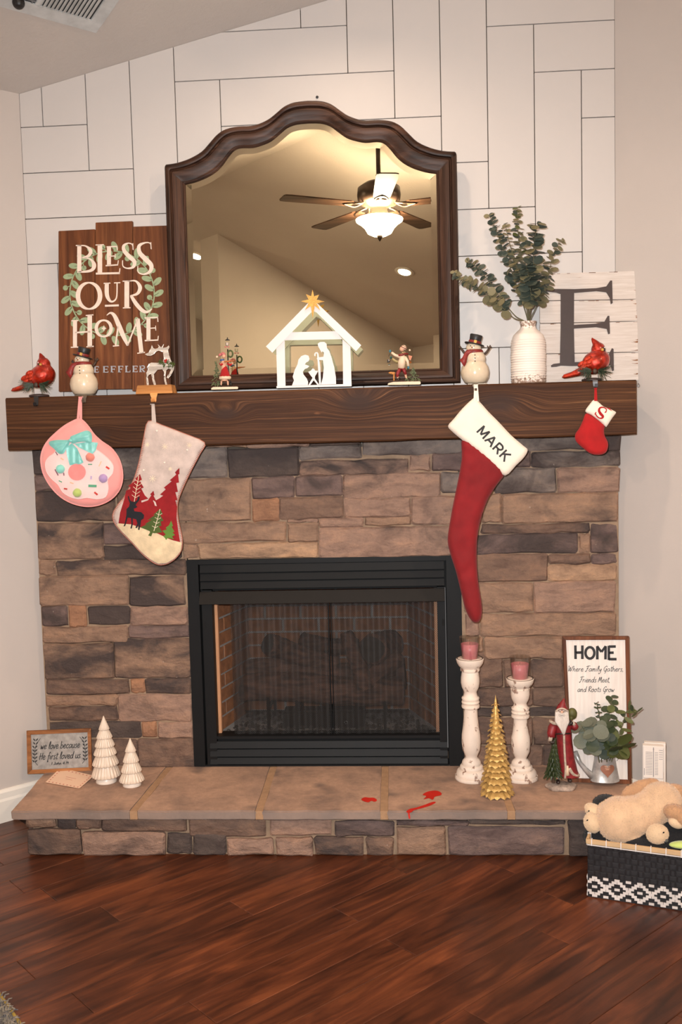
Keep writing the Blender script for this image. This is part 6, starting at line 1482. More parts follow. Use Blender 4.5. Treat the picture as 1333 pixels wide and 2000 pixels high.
for X, Y, r_ in ((535,940,42),(680,560,38),(970,545,34),(745,825,26),(470,535,30)):
    for a2 in (0, 45, 90, 135): S_ += [('L', [(X-r_*math.cos(math.radians(a2)), Y-r_*math.sin(math.radians(a2))), (X+r_*math.cos(math.radians(a2)), Y+r_*math.sin(math.radians(a2)))], 6)]
draw(mb, S_, lambda X, Y, o_: as_(*F_(X, Y), o_), .0042); mb.build('embroidery', MT['thread'], t)
for X, Y in ((585,375),(945,600),(675,750),(430,840)):
    mb = MB(); mb.ball(as_(*F_(X, Y), .001), .0042, 10, 8); mb.build('pearl', MT['white_ceramic'], t, smooth=True)

# long red velvet stocking lettered MARK
V_ = zmap(840, 740, 2.962)
t = thing('velvet_stocking', 'long dark red velvet stocking with a cream cuff lettered MARK', 'stocking', P(930, 790, SY))
sock = crom([V_(*p) for p in [(192,340),(185,460),(165,580),(140,700),(118,820),(103,930),(118,1010),(150,1110),(180,1230),(205,1330),(235,1390),(265,1410),(292,1395),(303,1340),(296,1270),(280,1170),(272,1060),(274,940),(285,860),(305,780),(340,690),(390,610),(432,548),(400,480),(300,400)]], 3, True)
cv = Cushion(sock, mpS(SY+.004), .022, 17, 6, 0, .006, .05, .006); mb = MB(); cv.mesh(mb); mb.build('sock', MT['velvet'], t, smooth=True)
cuff = crom([V_(*p) for p in [(245,118),(262,112),(285,128),(340,190),(400,250),(470,325),(540,385),(567,412),(545,455),(500,500),(436,560),(370,505),(280,425),(190,355),(130,305),(106,272),(140,230),(190,170)]], 3, True)
cc = Cushion(cuff, mpS(SY-.004), .016, 10, 5, 0, .003, .06, .010); mb = MB(); cc.mesh(mb); mb.build('cuff', MT['creamcuff'], t, smooth=True)
loop(t, 929, (930, 752), (928, 783), (934, 784), .009, MT['creamcuff'], SY-.012, MY-.019)
ac = cc.at(); ca, sa = math.cos(math.radians(47)), math.sin(math.radians(47))
def MK(X, Y, o_=.001): # text frame: origin at the foot of the M, baseline runs down to the right
    return ac(*V_(272+X*ca-Y*(-sa)*1 if False else 272+X*ca+Y*sa, 310+X*sa-Y*ca), o_)
w = 11
LET = [('L', [(0,0),(2,58)], w), ('L', [(2,58),(24,8)], w), ('L', [(24,8),(48,58)], w), ('L', [(48,58),(50,0)], w),
       ('L', [(66,0),(92,58)], w), ('L', [(92,58),(116,0)], w), ('L', [(76,20),(107,20)], w),
       ('L', [(134,0),(134,58)], w), ('C', [(134,55),(160,55),(172,42),(160,27),(134,27)], w), ('L', [(152,27),(174,0)], w),
       ('L', [(192,0),(192,58)], w), ('L', [(192,24),(230,58)], w), ('L', [(204,34),(232,0)], w)]
mb = MB(); draw(mb, LET, MK, .0012); mb.build('embroidered_name', MT['ink'], t, label='black embroidered capitals MARK')

# mini red stocking lettered S
S7 = zmap(1070, 640, 7.016)
t = thing('mini_stocking', 'tiny red flannel stocking with a white cuff lettered S', 'stocking', P(1165, 790, SY))
sock = crom([S7(*p) for p in [(540,1170),(490,1260),(440,1370),(385,1450),(378,1520),(410,1580),(500,1660),(600,1730),(720,1742),(800,1710),(832,1630),(825,1560),(785,1480),(775,1400),(785,1330),(690,1250)]], 3, True)
cv = Cushion(sock, mpS(SY+.002), .014, 13, 4, 0, .002, .06, .006); mb = MB(); cv.mesh(mb); mb.build('sock', MT['redflannel'], t, smooth=True)
cuff = crom([S7(*p) for p in [(620,1000),(650,992),(690,1010),(770,1080),(850,1110),(930,1150),(935,1175),(880,1250),(815,1350),(790,1350),(700,1270),(600,1195),(535,1165),(522,1130),(570,1060)]], 3, True)
cc = Cushion(cuff, mpS(SY-.003), .010, 7, 4, 0, .0015, .09, .006); mb = MB(); cc.mesh(mb); mb.build('cuff', MT['creamcuff'], t, smooth=True); ac = cc.at()
loop(t, 1163, (1164, 759), (1163, 783), (1166, 783), .006, MT['redflannel'], SY-.006, MY-.019)
mb = MB(); draw(mb, [('C', [(800,1165),(808,1120),(770,1092),(720,1100),(708,1140),(730,1180),(760,1215),(745,1240),(705,1235),(672,1205),(655,1165)], [10,14,16,24,32,38,34,24,16,16,12]), ('L', [(785,1165),(815,1135)], 12), ('L', [(648,1190),(668,1155)], 12), ('L', [(812,1095),(880,1135)], 9), ('L', [(845,1100),(860,1118)], 9)], lambda X, Y, o_: ac(*S7(X, Y), o_), .0012); mb.build('embroidered_initial', MT['redflannel'], t, label='red embroidered letter S')
# ------------------------------------------------------------------ handwriting
SC = {
 'a': ([[(.8,.85),(.4,1),(.05,.5),(.3,0),(.7,.3),(.82,.95),(.78,.3),(1.0,.05)]], 1.05), 'b': ([[(.05,1.9),(.1,.6),(.1,.05),(.5,.02),(.8,.5),(.5,.95),(.15,.7)]], .95),
 'c': ([[(.75,.8),(.45,1),(.08,.5),(.4,0),(.8,.2)]], .9), 'd': ([[(.75,.85),(.35,.95),(.05,.45),(.3,0),(.7,.3),(.85,1.95),(.8,.3),(1.0,.05)]], 1.05),
 'e': ([[(.1,.45),(.6,.6),(.6,.95),(.3,.98),(.08,.5),(.35,0),(.85,.25)]], .9), 'f': ([[(.75,1.7),(.5,1.95),(.35,1.4),(.3,.3),(.2,-.7),(.45,-.4)],[(.05,.95),(.65,1.0)]], .75),
 'g': ([[(.8,.85),(.4,1),(.05,.5),(.35,.05),(.75,.4),(.8,.9),(.75,-.5),(.4,-.9),(.2,-.5)]], 1.0), 'h': ([[(.1,1.95),(.12,.8),(.08,0)],[(.1,.55),(.4,.98),(.65,.7),(.65,.1),(.9,.05)]], .95),
 'i': ([[(.15,1),(.12,.2),(.35,.05)],[(.17,1.4),(.19,1.48)]], .45), 'l': ([[(.1,.3),(.4,1.4),(.3,1.95),(.15,1.4),(.2,.2),(.45,.05)]], .55), 'm': ([[(.08,1),(.08,0)],[(.1,.6),(.35,1),(.45,.6),(.45,0)],[(.46,.6),(.75,1),(.85,.6),(.85,.1),(1.05,.05)]], 1.2),
 'n': ([[(.08,1),(.08,0)],[(.1,.55),(.4,1),(.6,.7),(.6,.1),(.85,.05)]], .95), 'o': ([[(.5,1),(.1,.7),(.12,.15),(.5,0),(.8,.5),(.5,1),(.9,.85)]], 1.0), 'r': ([[(.08,1),(.1,0)],[(.1,.6),(.35,.98),(.6,.9)]], .7),
 's': ([[(.6,.85),(.35,1),(.15,.75),(.5,.4),(.5,.1),(.2,0),(.05,.15)]], .75), 't': ([[(.3,1.7),(.25,.3),(.35,.02),(.6,.15)],[(.0,1.15),(.65,1.25)]], .65), 'u': ([[(.08,1),(.08,.3),(.3,0),(.65,.3),(.7,1),(.7,.2),(.9,.05)]], .95),
 'v': ([[(.05,1),(.3,0),(.65,.95),(.85,.9)]], .85), 'w': ([[(.05,1),(.2,0),(.45,.7),(.65,0),(.95,1)]], 1.1), 'y': ([[(.08,1),(.15,.35),(.4,.1),(.7,.9),(.55,-.5),(.2,-.9),(.1,-.5)]], .85),
 'W': ([[(.0,1.7),(.1,1.9),(.3,0),(.65,1.5),(.85,0),(1.4,1.9)]], 1.55), 'F': ([[(.05,1.6),(.5,1.85),(1.3,1.9)],[(.65,1.85),(.5,.6),(.2,-.1),(.0,.2)],[(.3,1.0),(.8,1.05)]], 1.1),
 'G': ([[(1.0,1.5),(.7,1.9),(.1,1.0),(.4,0),(.8,.3),(.9,.9),(.8,-.4),(.5,-.7)],[(.6,.85),(1.0,.95)]], 1.15), 'M': ([[(.0,0),(.25,1.8),(.5,.5),(.85,1.8),(1.05,.1),(1.25,.05)]], 1.3),
 'R': ([[(.2,1.7),(.15,0)],[(.0,1.6),(.5,1.95),(.85,1.5),(.25,.9),(.6,.4),(1.0,.0)]], 1.05), 'H': ([[(.1,1.8),(.1,0)],[(.8,1.8),(.8,0)],[(-.1,.9),(1.0,1.0)]], 1.05), 'J': ([[(.3,1.7),(.8,1.7)],[(.6,1.7),(.55,.3),(.25,0),(.05,.3)]], .9),
 '1': ([[(.2,1.5),(.3,1.7),(.3,0)]], .55), '4': ([[(.6,0),(.6,1.7),(.05,.6),(.85,.6)]], .9), '9': ([[(.7,1.3),(.4,1.7),(.1,1.3),(.4,.9),(.7,1.3),(.6,0)]], .85), ':': ([[(.2,.2),(.22,.28)],[(.2,.9),(.22,.98)]], .4),
 '.': ([[(.1,0),(.14,.08)]], .35), ',': ([[(.15,.1),(.05,-.25)]], .35), ' ': ([], .6)}
def script(text, x, y, w, xh, pen):
    """handwritten line from x, baseline y (grows down), total width w, x-height xh: strokes"""
    tot = sum(SC[c][1] for c in text); s = w/tot; out = []
    for c in text:
        for st in SC[c][0]: out.append(('C' if len(st) > 2 else 'L', [(x+px*s+py*xh*.22, y-py*xh) for px, py in st], pen))
        x += SC[c][1]*s
    return out

def frame4(t, mp, o, i, th, mat, back=.014):
    """mitred picture frame: outer and inner corner lists (picture units), th proud"""
    for k_ in range(4):
        j = (k_+1) % 4; q = [o[k_], o[j], i[j], i[k_]]
        mb = MB(); mb.hexa([mp(*p, th) for p in q], [mp(*p, -.006) for p in q]); mb.build('frame_rail', mat, t, bevel=.0008)

# ------------------------------------------------------------------ verse plaque by the left wall
bl, br = PZ(55, 1510, HZ), PZ(180, 1504, HZ)
dirx = (br-bl).normalized(); nrm = Vector((dirx.y, -dirx.x, 0)); ln_ = math.radians(9)
VP = Plane(bl, nrm*math.cos(ln_)+Vector((0, 0, math.sin(ln_))))
t = thing('verse_plaque', 'small oak-framed metal plaque with a handwritten verse by the left wall', 'plaque', (bl+br)/2)
VZ = lambda X, Y, off=.001: VP(40+X/8.331, 1410+Y/8.331, off)
o_ = [(103,142),(1148,100),(1168,800),(118,845)]; i_ = [(172,205),(1095,165),(1112,735),(190,778)]
frame4(t, VZ, o_, i_, .006, MT['oak'])
mb = MB(); q = [(160,195),(1105,155),(1122,745),(180,788)]; mb.hexa([VZ(*p, .0005) for p in q], [VZ(*p, -.004) for p in q]); mb.build('metal_panel', MT['galvpanel'], t)
VT = lambda X, Y, off=.001: VZ(X, Y-(X-640)*.043, off)
S_ = script('we love because', 325, 430, 640, 62, 11)+script('He first loved us.', 305, 600, 690, 60, 11)+script('1 John 4:19', 500, 692, 280, 24, 9)
mb = MB(); draw(mb, S_, VT, .0016); mb.build('verse_lettering', MT['ink'], t, label='black handwritten verse')
S_ = []
for sg, x0 in ((1, 240), (-1, 1050)):
    S_.append(('C', [(x0+45*sg, 690), (x0+5*sg, 640), (x0-6*sg, 540), (x0-2*sg, 440), (x0+25*sg, 340), (x0+85*sg, 255)], 8))
    for k_ in range(7):
        yy = 640-k_*58; xx = x0-4*sg+(12*sg if k_ > 4 else 0)
        for d in (-1, 1): S_.append(('F', ell(xx+d*22, yy-20, 26, 10, 10, math.atan2(-22, d*22)), 0))
mb = MB(); draw(mb, S_, VT, .0014); mb.build('painted_sprig', MT['ink'], t)

# card lying on the slab
q = [(88.5,1528),(118,1499.5),(184,1515),(155,1540)]
mb = MB(); mb.hexa([PZ(*p, HZ+.004) for p in q], [PZ(*p, HZ+.0004)+Vector((0, 0, 0)) for p in q])
t = thing('envelope', 'peach printed card lying on the slab before the verse plaque', 'card', PZ(136, 1521, HZ))
mb.build('card', MT['paper'], t)
mp = lambda u, v, off=0: PZ(*[q[0][i]*(1-u)*(1-v)+q[3][i]*u*(1-v)+q[1][i]*(1-u)*v+q[2][i]*u*v for i in (0, 1)], HZ+.0043)
S_ = []
for k_ in range(9):
    for v_ in (.08, .92): S_.append(('F', ell(.08+.105*k_, v_, .022, .035, 8), 0))
for k_ in range(1, 6):
    for u_ in (.06, .94): S_.append(('F', ell(u_, .08+.14*k_, .018, .04, 8), 0))
S_ += [('L', [(.36,.56),(.66,.56)], .02), ('L', [(.40,.44),(.60,.44)], .02)]
mb = MB(); draw(mb, S_, mp, 0); mb.build('card_print', MT['paperprint'], t)

# ceramic trees: fluted tiers on a round foot
def ceramic_tree(px, py, h_px, tiers, label, y):
    k = kpx(y); c = P(px, py, y); c.z = HZ
    t = thing('ceramic_tree', label, 'ceramic tree', c, None)
    mb = MB(); r0 = tiers[0][1]*.73; mb.lathe([(r*k, h*k) for r, h in [(0,0),(r0,0),(r0+.6,1.5),(r0,4),(r0-.5,14),(r0-2,15)]], c, 32); mb.build('foot', MT['white_ceramic'], t, smooth=True)
    for n, (z, r, top) in enumerate(tiers):
        mb = MB(); f = lambda a_, h: 1+.085*(abs(math.sin(a_*11))-.5)*min(1, max(0, (top-h/k)/(top-z)*1.6))
        r2 = tiers[n+1][1]*.74 if n < len(tiers)-1 else .6
        prof = [(r*.80, z+1.6), (r*.98, z), (r, z+.9)]+[(r+(r2-r)*u, z+.9+(top-z-.9)*u) for u in (.25, .5, .75, 1)]
        mb.lathe([(a*k, b*k) for a, b in prof], c, 132, mod=f, cap=n == len(tiers)-1); mb.build('tier', MT['cream_ceramic'], t, smooth=True)
ceramic_tree(207.5, 1514, 134, [(13,28.5,41),(37,26,60),(58,22.5,78),(75,19.5,96),(92,15.5,112),(109,10.5,137)], 'taller of the two cream fluted ceramic trees on the hearth', -.22)
ceramic_tree(257.5, 1519, 97, [(10.5,25,33),(30,20.5,53),(50,15.8,74),(71,10.8,98)], 'shorter of the two cream fluted ceramic trees on the hearth', -.26)

# ------------------------------------------------------------------ candle pillars
CPROF = lambda H: None
def candlestick(px, py_base, prof, y, label, cup_px, cand_label, wax_h, glass):
    k = kpx(y); c = P(px, py_base, y); c.z = HZ
    t = thing('candlestick', label, 'candlestick', c, None)
    mb = MB(); mb.lathe([(r*k, h*k) for r, h in prof], c, 36, cap=True); o = mb.build('turned_post', MT['distress'], t, smooth=True)
    md = o.modifiers.new('e', 'EDGE_SPLIT'); md.split_angle = math.radians(50)
    top = prof[-1][1]; rt = max(r for r, h in prof[-4:])
    mb = MB(); mb.lathe([(r*k, h*k) for r, h in [(0, top-3.2), (rt-4.5, top-3.2), (rt-2.6, top+.6), (rt-1.2, top+.9), (rt-1.0, top+.2)]], c, 32, cap=False); mb.build('metal_dish', MT['plate'], t, smooth=True)
    b = Vector((c.x, c.y, c.z+(top-3.0)*k))
    r0, r1, gh = glass; r0, r1, gh = r0*k, r1*k, gh*k; cd = thing('jar_candle', cand_label, 'candle', b)
    mb = MB(); th = .0022; mb.lathe([(0, .0003), (r0, .0003), (r0+.0008, .003), (r1, gh), (r1-th, gh), (r0-th*.8, .006), (0, .005)], b, 36, cap=False); mb.build('glass_cup', MT['glass'], cd, smooth=True)
    w1 = r0+(r1-r0)*wax_h-th*1.25; mb = MB(); mb.lathe([(0, .0062), (r0-th*1.3, .0062), (w1, gh*wax_h), (w1-.002, gh*wax_h+.0004), (0, gh*wax_h-.001)], b, 32, cap=False); mb.build('pink_wax', MT['wax'], cd, smooth=True)
    mb = MB(); mb.tube([b+Vector((0, 0, gh*wax_h-.002)), b+Vector((.001, 0, gh*wax_h+.004))], .0009, 6); mb.build('wick', MT['ink'], cd)
# heights in picture units above the foot
def post(H, hs):
    """turned profile: stepped foot, waisted neck, vase-shaped shaft, triple collar, cup; hs = the heights that change with the post"""
    b0, b1, c0, c1, u0, u1 = hs
    return [(0,0),(33,0),(34.5,1.5),(34.8,5),(34,8.5),(31.2,9.2),(31.2,10.6),(32.2,11.4),(31.8,15),(29,20),(26.5,21.8),(23.2,22.2),(23.2,23.6),(24.2,24.6),(23.6,28.5),(21.4,31),(19.4,31.4),(19.4,32.6),(20,34),(18.6,39),(15,43.5),(12.6,45.6),
        (12.0,b0),(14.2,b0+5),(18.2,b0+14),(19.6,b0+30),(19.0,b0+46),(b1*.0+16.6,b0+(b1-b0)*.62),(14.4,b0+(b1-b0)*.82),(13.8,b1),(15.2,c0-.8),(18.0,c0),(18.8,c0+3),(18.0,c0+6),(15.4,c0+7),(15.4,c0+8),(17.8,c0+9),(18.6,c0+11.5),(17.8,c0+14),(15.4,c0+15),(15.4,c0+16),(17.6,c0+17),(18.4,c0+20),(17.2,c1-1.5),(14.6,c1),
        (12.8,u0),(14.2,u0+4),(17.6,u0+11),(19.4,u0+21),(19.0,u0+31),(17.0,u1-2),(16.6,u1-1),(17.2,u1),(19.6,u1+.6),(19.8,u1+4.4),(18.6,u1+5),(18.8,u1+6.4),(23,u1+11),(26.6,u1+17),(28.2,u1+23),(28.4,u1+25.4),(27.2,u1+26.4)]
tall = [(r*.96, h*.955) for r, h in post(0, (49, 150, 152, 176, 184, 229))]
short = [(r*.96, h*.905) for r, h in post(0, (48, 136, 138, 162, 168, 198))]
candlestick(922, 1521, tall, -.20, 'taller distressed white turned candlestick beside the firebox', None, 'pink jar candle on the taller candlestick', .70, (16.0, 20.2, 46))
candlestick(1018.5, 1521, short, -.20, 'shorter distressed white turned candlestick right of the gold tree', None, 'pink jar candle on the shorter candlestick', .70, (16.0, 20.2, 46))

# gold tree of overlapping leaves
GY = -.36; k = kpx(GY); c = P(971, 1545, GY); c.z = HZ
t = thing('gold_tree', 'slim gold leaf-scaled cone tree between the two candlesticks', 'ornament tree', c)
HT = 196
mb = MB(); mb.lathe([(r*k, h*k) for r, h in [(0,0),(19,0),(20,6),(17,40),(12,95),(7,150),(2,HT-4),(0,HT)]], c, 20); mb.build('cone_core', MT['gold'], t, smooth=True)
me = bpy.data.meshes.new('gold_leaf'); v = [(0,-.22,0),(0,.22,0),(.35,-.40,.10),(.35,0,.20),(.35,.40,.10),(.80,-.36,.10),(.82,0,.22),(.80,.36,.10),(1.06,0,.05),(.35,0,-.02),(.75,0,.0)]
me.from_pydata(v, [], [(0,2,3),(0,3,1),(1,3,4),(2,5,6,3),(3,6,7,4),(5,8,6),(6,8,7),(0,9,2),(0,1,9),(1,4,9),(2,9,10,5),(9,4,7,10),(5,10,8),(10,7,8)]); me.materials.append(MT['gold'])
rg = random.Random(8); nt2 = 17
for i in range(nt2):
    u = i/(nt2-1); z = 12+(HT-26)*u**.92; r = (19.5*(1-u)+2.2); n = max(4, int(12*(1-u)+4)); s = (21-13.5*u)*k
    for j in range(n):
        a_ = 2*math.pi*(j+.5*(i % 2))/n+rg.uniform(-.1, .1); d = Vector((math.cos(a_), math.sin(a_), 0)); p = c+d*(r*.72*k)+Vector((0, 0, (z+2)*k)); dr = (d*.80+Vector((0, 0, -.62))).normalized()
        inst('leaf_scale', me, t, frame_mat(p, dr, d*.6+Vector((0, 0, .8)), s*rg.uniform(.9, 1.1)))
mb = MB(); mb.lathe([(3.2*k, (HT-14)*k), (2.6*k, (HT-8)*k), (0, (HT+6)*k)], c, 10); mb.build('tip', MT['gold'], t, smooth=True)

# ------------------------------------------------------------------ santa
SYY = -.30; k = kpx(SYY); c = P(1097, 1546, SYY); c.z = HZ; dzs = HZ-P(1097, 1546, SYY).z
t = thing('robed_figurine', 'white-bearded figurine in a red hooded robe holding a small fir', 'figurine', c)
Zs = lambda X, Y, dy=0.0: P(1050+X/6.059, 1340+Y/6.059, SYY+dy)+Vector((0, 0, dzs))
mb = MB(); q = [(105,1190),(130,1165),(210,1150),(330,1160),(430,1170),(466,1200),(460,1235),(400,1265),(290,1285),(190,1275),(120,1235)]
fr = crom(q, 2, True); mb.lathe([(0, 0), (.052, 0), (.056, .006), (.053, .013), (.044, .017), (0, .018)], c, 28, mod=lambda a_, h: (1+.07*math.sin(5*a_)+.04*math.sin(11*a_)))
for v_ in mb.v: v_.y = c.y+(v_.y-c.y)*.72
mb.build('snowy_base', MT['stonebase'], t, smooth=True)
# the figure under the robe: head, trunk, legs
mb = MB(); mb.tube([Zs(385,1150,-.005), Zs(385,1080), Zs(360,900), Zs(330,640)], [.008, .008, .010, .014], 10); mb.tube([Zs(250,1160,-.004), Zs(262,1080), Zs(285,900), Zs(315,640)], [.008, .008, .010, .014], 10); mb.tube([Zs(320,700), Zs(310,500), Zs(300,420), Zs(292,360)], [.016, .017, .014, .012], 12); mb.ball(Zs(290,345,-.002), (.0145, .015, .0175), 16, 12); mb.ball(Zs(292,362,-.017), (.0028, .004, .003), 8, 6)
mb.build('body', MT['skin'], t, remesh=.0022)
# robe: wide at the hem, swept to the right
mb = MB(); rings = []; nseg = 30
for (X, Y, rx, ry_) in ((385,1105,.036,.024),(365,1040,.034,.024),(345,900,.030,.024),(330,760,.028,.024),(320,640,.027,.024),(308,540,.030,.024),(300,470,.030,.022),(296,430,.020,.018)):
    cc_ = Zs(X, Y); rings.append([cc_+Vector((rx*math.cos(a_)*(1+.05*math.sin(6*a_)), ry_*math.sin(a_)*(1+.05*math.cos(5*a_)), 0)) for a_ in (2*math.pi*i/nseg for i in range(nseg))])
v = [p for r_ in rings for p in r_]; f = [(j*nseg+i, j*nseg+(i+1) % nseg, (j+1)*nseg+(i+1) % nseg, (j+1)*nseg+i) for j in range(len(rings)-1) for i in range(nseg)]
mb.add(v, f); mb.build('robe', MT['santared'], t, smooth=True)
mb = MB(); mb.tube([Zs(225,470,.0), Zs(180,540,-.004), Zs(165,600,-.010), Zs(170,650,-.016)], [.016, .017, .015, .0125], 12); mb.build('sleeve', MT['santared'], t, smooth=True)
mb = MB(); mb.tube([Zs(375,470), Zs(420,510,-.004), Zs(455,530,-.010), Zs(430,490,-.016)], [.015, .015, .014, .011], 12); mb.build('sleeve', MT['santared'], t, smooth=True)
mb = MB(); mb.tube([Zs(140,655,-.016), Zs(180,668,-.02)], [.011, .010], 10); mb.build('fur_cuff', MT['fur'], t, smooth=True)
mb = MB(); mb.tube([Zs(412,490,-.018), Zs(438,470,-.016)], [.010, .010], 10); mb.build('fur_cuff', MT['fur'], t, smooth=True)
mb = MB(); mb.tube([Zs(150,450,-.003), Zs(190,475,-.016), Zs(240,490,-.02)], [.006, .0065, .005], 8); mb.build('fur_cape_trim', MT['fur'], t, smooth=True)
mb = MB(); mb.tube([Zs(175,690,-.02), Zs(185,720,-.022)], [.009, .0085], 10)
for i in range(4): mb.tube([Zs(165+i*10,690,-.026), Zs(168+i*10,722,-.028)], [.003, .0025], 6)
mb.tube([Zs(196,680,-.024), Zs(206,700,-.028)], [.003, .0025], 6); mb.build('mitten', MT['leather'], t, smooth=True)
mb = MB(); mb.tube([Zs(405,480,-.022), Zs(385,470,-.026)], [.0085, .0075], 10)
for i in range(4): mb.tube([Zs(400-i*3,462+i*12,-.028), Zs(378-i*2,462+i*12,-.030)], [.003, .0025], 6)
mb.tube([Zs(400,455,-.024), Zs(388,440,-.026)], [.003, .0025], 6); mb.build('mitten', MT['leather'], t, smooth=True)
# pointed hood
mb = MB(); mb.lathe([(.0205, -.018), (.0215, -.004), (.0205, .006), (.0155, .018), (.009, .030), (.005, .038), (.0015, .044)], Zs(293, 325, .004), 22)
for v_ in mb.v:
    h = v_.z-Zs(293, 325, .004).z
    if h > .02: v_.x += (h-.02)*.35
    if v_.y < SYY-.006 and h < .006: v_.y = SYY-.004
mb.build('pointed_hood', MT['santared'], t, smooth=True)
mb = MB(); mb.tube(crom([Zs(228,400,-.010), Zs(232,330,-.014), Zs(290,305,-.018), Zs(352,330,-.014), Zs(358,400,-.010)], 4), .0035, 8); mb.build('hood_trim', MT['fur'], t, smooth=True)
for X in (272, 312):
    mb = MB(); mb.ball(Zs(X, 345, -.0165), .0016, 8, 6); mb.build('eye', MT['ink'], t, smooth=True)
    mb = MB(); mb.tube([Zs(X-14, 330, -.0168), Zs(X+14, 328, -.0172)], .0017, 6); mb.build('eyebrow', MT['beard'], t, smooth=True)
mb = MB()
for i in range(23):
    u = (i-11)/11; x0 = 292+u*66; ln = 235*(1-abs(u)**1.6*.55); pts = crom([Zs(x0, 365+abs(u)*-40, -.016+abs(u)*.008), Zs(x0*.8+60+u*14, 430, -.026), Zs(300+u*58, 430+ln*.45, -.030), Zs(318+u*16, 390+ln*.98, -.029)], 4)
    mb.tube(pts, [.0038+.0022*math.sin(3.14*j/len(pts)) for j in range(len(pts)-1)]+[.0008], 6)
mb.tube(crom([Zs(262, 392, -.022), Zs(280, 376, -.026), Zs(292, 372, -.027), Zs(305, 376, -.026), Zs(326, 392, -.022)], 4), .0042, 8)
mb.build('beard', MT['beard'], t, smooth=True)
mb = MB(); mb.tube(crom([Zs(318,620,-.026), Zs(322,760,-.027), Zs(330,900,-.027), Zs(338,1020,-.027), Zs(330,1130,-.022)], 4), .0042, 8); mb.build('fur_front_trim', MT['fur'], t, smooth=True)
mb = MB(); mb.tube(crom([Zs(380,1010,-.025), Zs(420,1075,-.020), Zs(470,1100,-.010), Zs(485,1085,.004)], 4), .0062, 8); mb.build('fur_hem', MT['fur'], t, smooth=True)
mb = MB(); mb.tube([Zs(350,980,-.0245), Zs(355,1090,-.022)], [.006, .009], 8); mb.build('under_robe', MT['figcream'], t, smooth=True)
mb = MB(); mb.tube([Zs(225,605,-.024), Zs(300,602,-.0275), Zs(390,600,-.022)], .0028, 6); mb.build('belt', MT['leather'], t, smooth=True)
for X, Y in ((245,1170), (385,1150)):
    mb = MB(); mb.ball(Zs(X, Y, -.014), (.0085, .014, .0085), 14, 10); mb.build('boot', MT['leather'], t, smooth=True)
mb = MB(); mb.ball(Zs(415,365,.010), (.0175, .014, .0215), 18, 12); mb.tube([Zs(400,440,-.004), Zs(408,400,.004)], [.006, .010], 8)
mb.build('green_sack', MT['sackgreen'], t, smooth=True)
mb = MB(); rn = random.Random(12)
for i in range(9):
    u = i/8; z0 = 1110-u*400; r = .030*(1-u)+.006; cc_ = Zs(190+15*u, z0, -.022)
    for j in range(13):
        a_ = 2*math.pi*(j+.5*(i % 2))/13; d = Vector((math.cos(a_), math.sin(a_)*.8, 0)); p = cc_+d*r*.35+Vector((0, 0, .010)); e = cc_+d*r*rn.uniform(.92, 1.08)+Vector((0, 0, -.006)); mb.tube([p, p.lerp(e, .55)+Vector((0, 0, .004)), e], [.004, .0052-.002*u, .001], 5)
mb.tube([Zs(212,650,-.022), Zs(205,720,-.022)], [.001, .006], 6); mb.build('small_fir', MT['treegreen'], t, kind='stuff')
mb = MB(); mb.tube([Zs(190,1180,-.022), Zs(192,1080,-.022)], .006, 8); mb.build('fir_trunk', MT['twig'], t)

# ------------------------------------------------------------------ HOME sign with its half watering can
HPb = PZ(1165, 1530, HZ); HPL = lean(HPb.y, HZ, 4.5)
t = thing('home_sign', 'tall framed white HOME sign with a galvanised watering-can pocket', 'sign', HPb)
o_ = [(1099,1243),(1228.5,1242),(1233.5,1530),(1112,1526)]; i_ = [(1105.5,1249.5),(1221.5,1249),(1226.5,1522),(1118,1519)]
frame4(t, HPL, o_, i_, .010, MT['brownframe'])
mb = MB(); q = [(1103,1247),(1224.5,1246),(1229.5,1526),(1114,1522)]; mb.hexa([HPL(*p, .003) for p in q], [HPL(*p, -.003) for p in q]); mb.build('white_panel', MT['whitewash_v'], t)
HZ5 = lambda X, Y, off=.004: HPL(1080+X/8.331, 1235+Y/8.331, off)
w = 34
w = 42
S_ = [('L', [(368,210),(372,432)], w), ('L', [(482,210),(482,432)], w), ('L', [(370,328),(482,325)], w), ('O', [(605+72*math.cos(a_), 332-92*math.sin(a_)) for a_ in (2*math.pi*i/16 for i in range(16))], w),
      ('L', [(725,438),(725,222)], w), ('L', [(722,222),(792,318)], w*.9), ('L', [(792,318),(862,222)], w*.9), ('L', [(860,222),(858,438)], w), ('L', [(912,448),(912,216)], w), ('L', [(912,230),(1026,228)], w), ('L', [(912,330),(992,328)], w), ('L', [(912,434),(1038,434)], w)]
mb = MB(); draw(mb, S_, HZ5, .0042); mb.build('heading', MT['ink'], t, label='black capitals HOME')
S_ = script('Where Family Gathers,', 245, 632, 905, 46, 8)+script('Friends Meet,', 430, 810, 500, 48, 8)+script('and Roots Grow', 400, 965, 600, 46, 8)
S_ += [('C', [(1040,2090),(1120,1990),(1195,1880),(1230,1800)], 7)]
mb = MB(); draw(mb, S_, HZ5, .0042); mb.build('handwriting', MT['ink'], t, label='black handwritten lines Where Family Gathers, Friends Meet, and Roots Grow')
kH = kpx(HPb.y); cb = HPL(1181, 1523, .012); ct = HPL(1180, 1472, .012); hc = (ct-cb).length
mb = MB(); mb.lathe([(.0, .0008), (.0525, .0005), (.054, .002), (.0525, .004), (.0385, hc*.86), (.0395, hc*.875), (.0395, hc*.90), (.038, hc*.915), (.0375, hc), (.036, hc), (.036, hc*.9), (.0, hc*.5)], (0, 0, 0), 40, cap=False)
for v_ in mb.v: v_.xyz = Vector((v_.x, v_.y*.62 if v_.y < 0 else v_.y*.12, v_.z))+cb+Vector((0, .012*0+.004*v_.z/.1, 0))
can = mb.build('watering_can', MT['galv'], t, smooth=True, label='galvanised half watering can fixed to the sign')
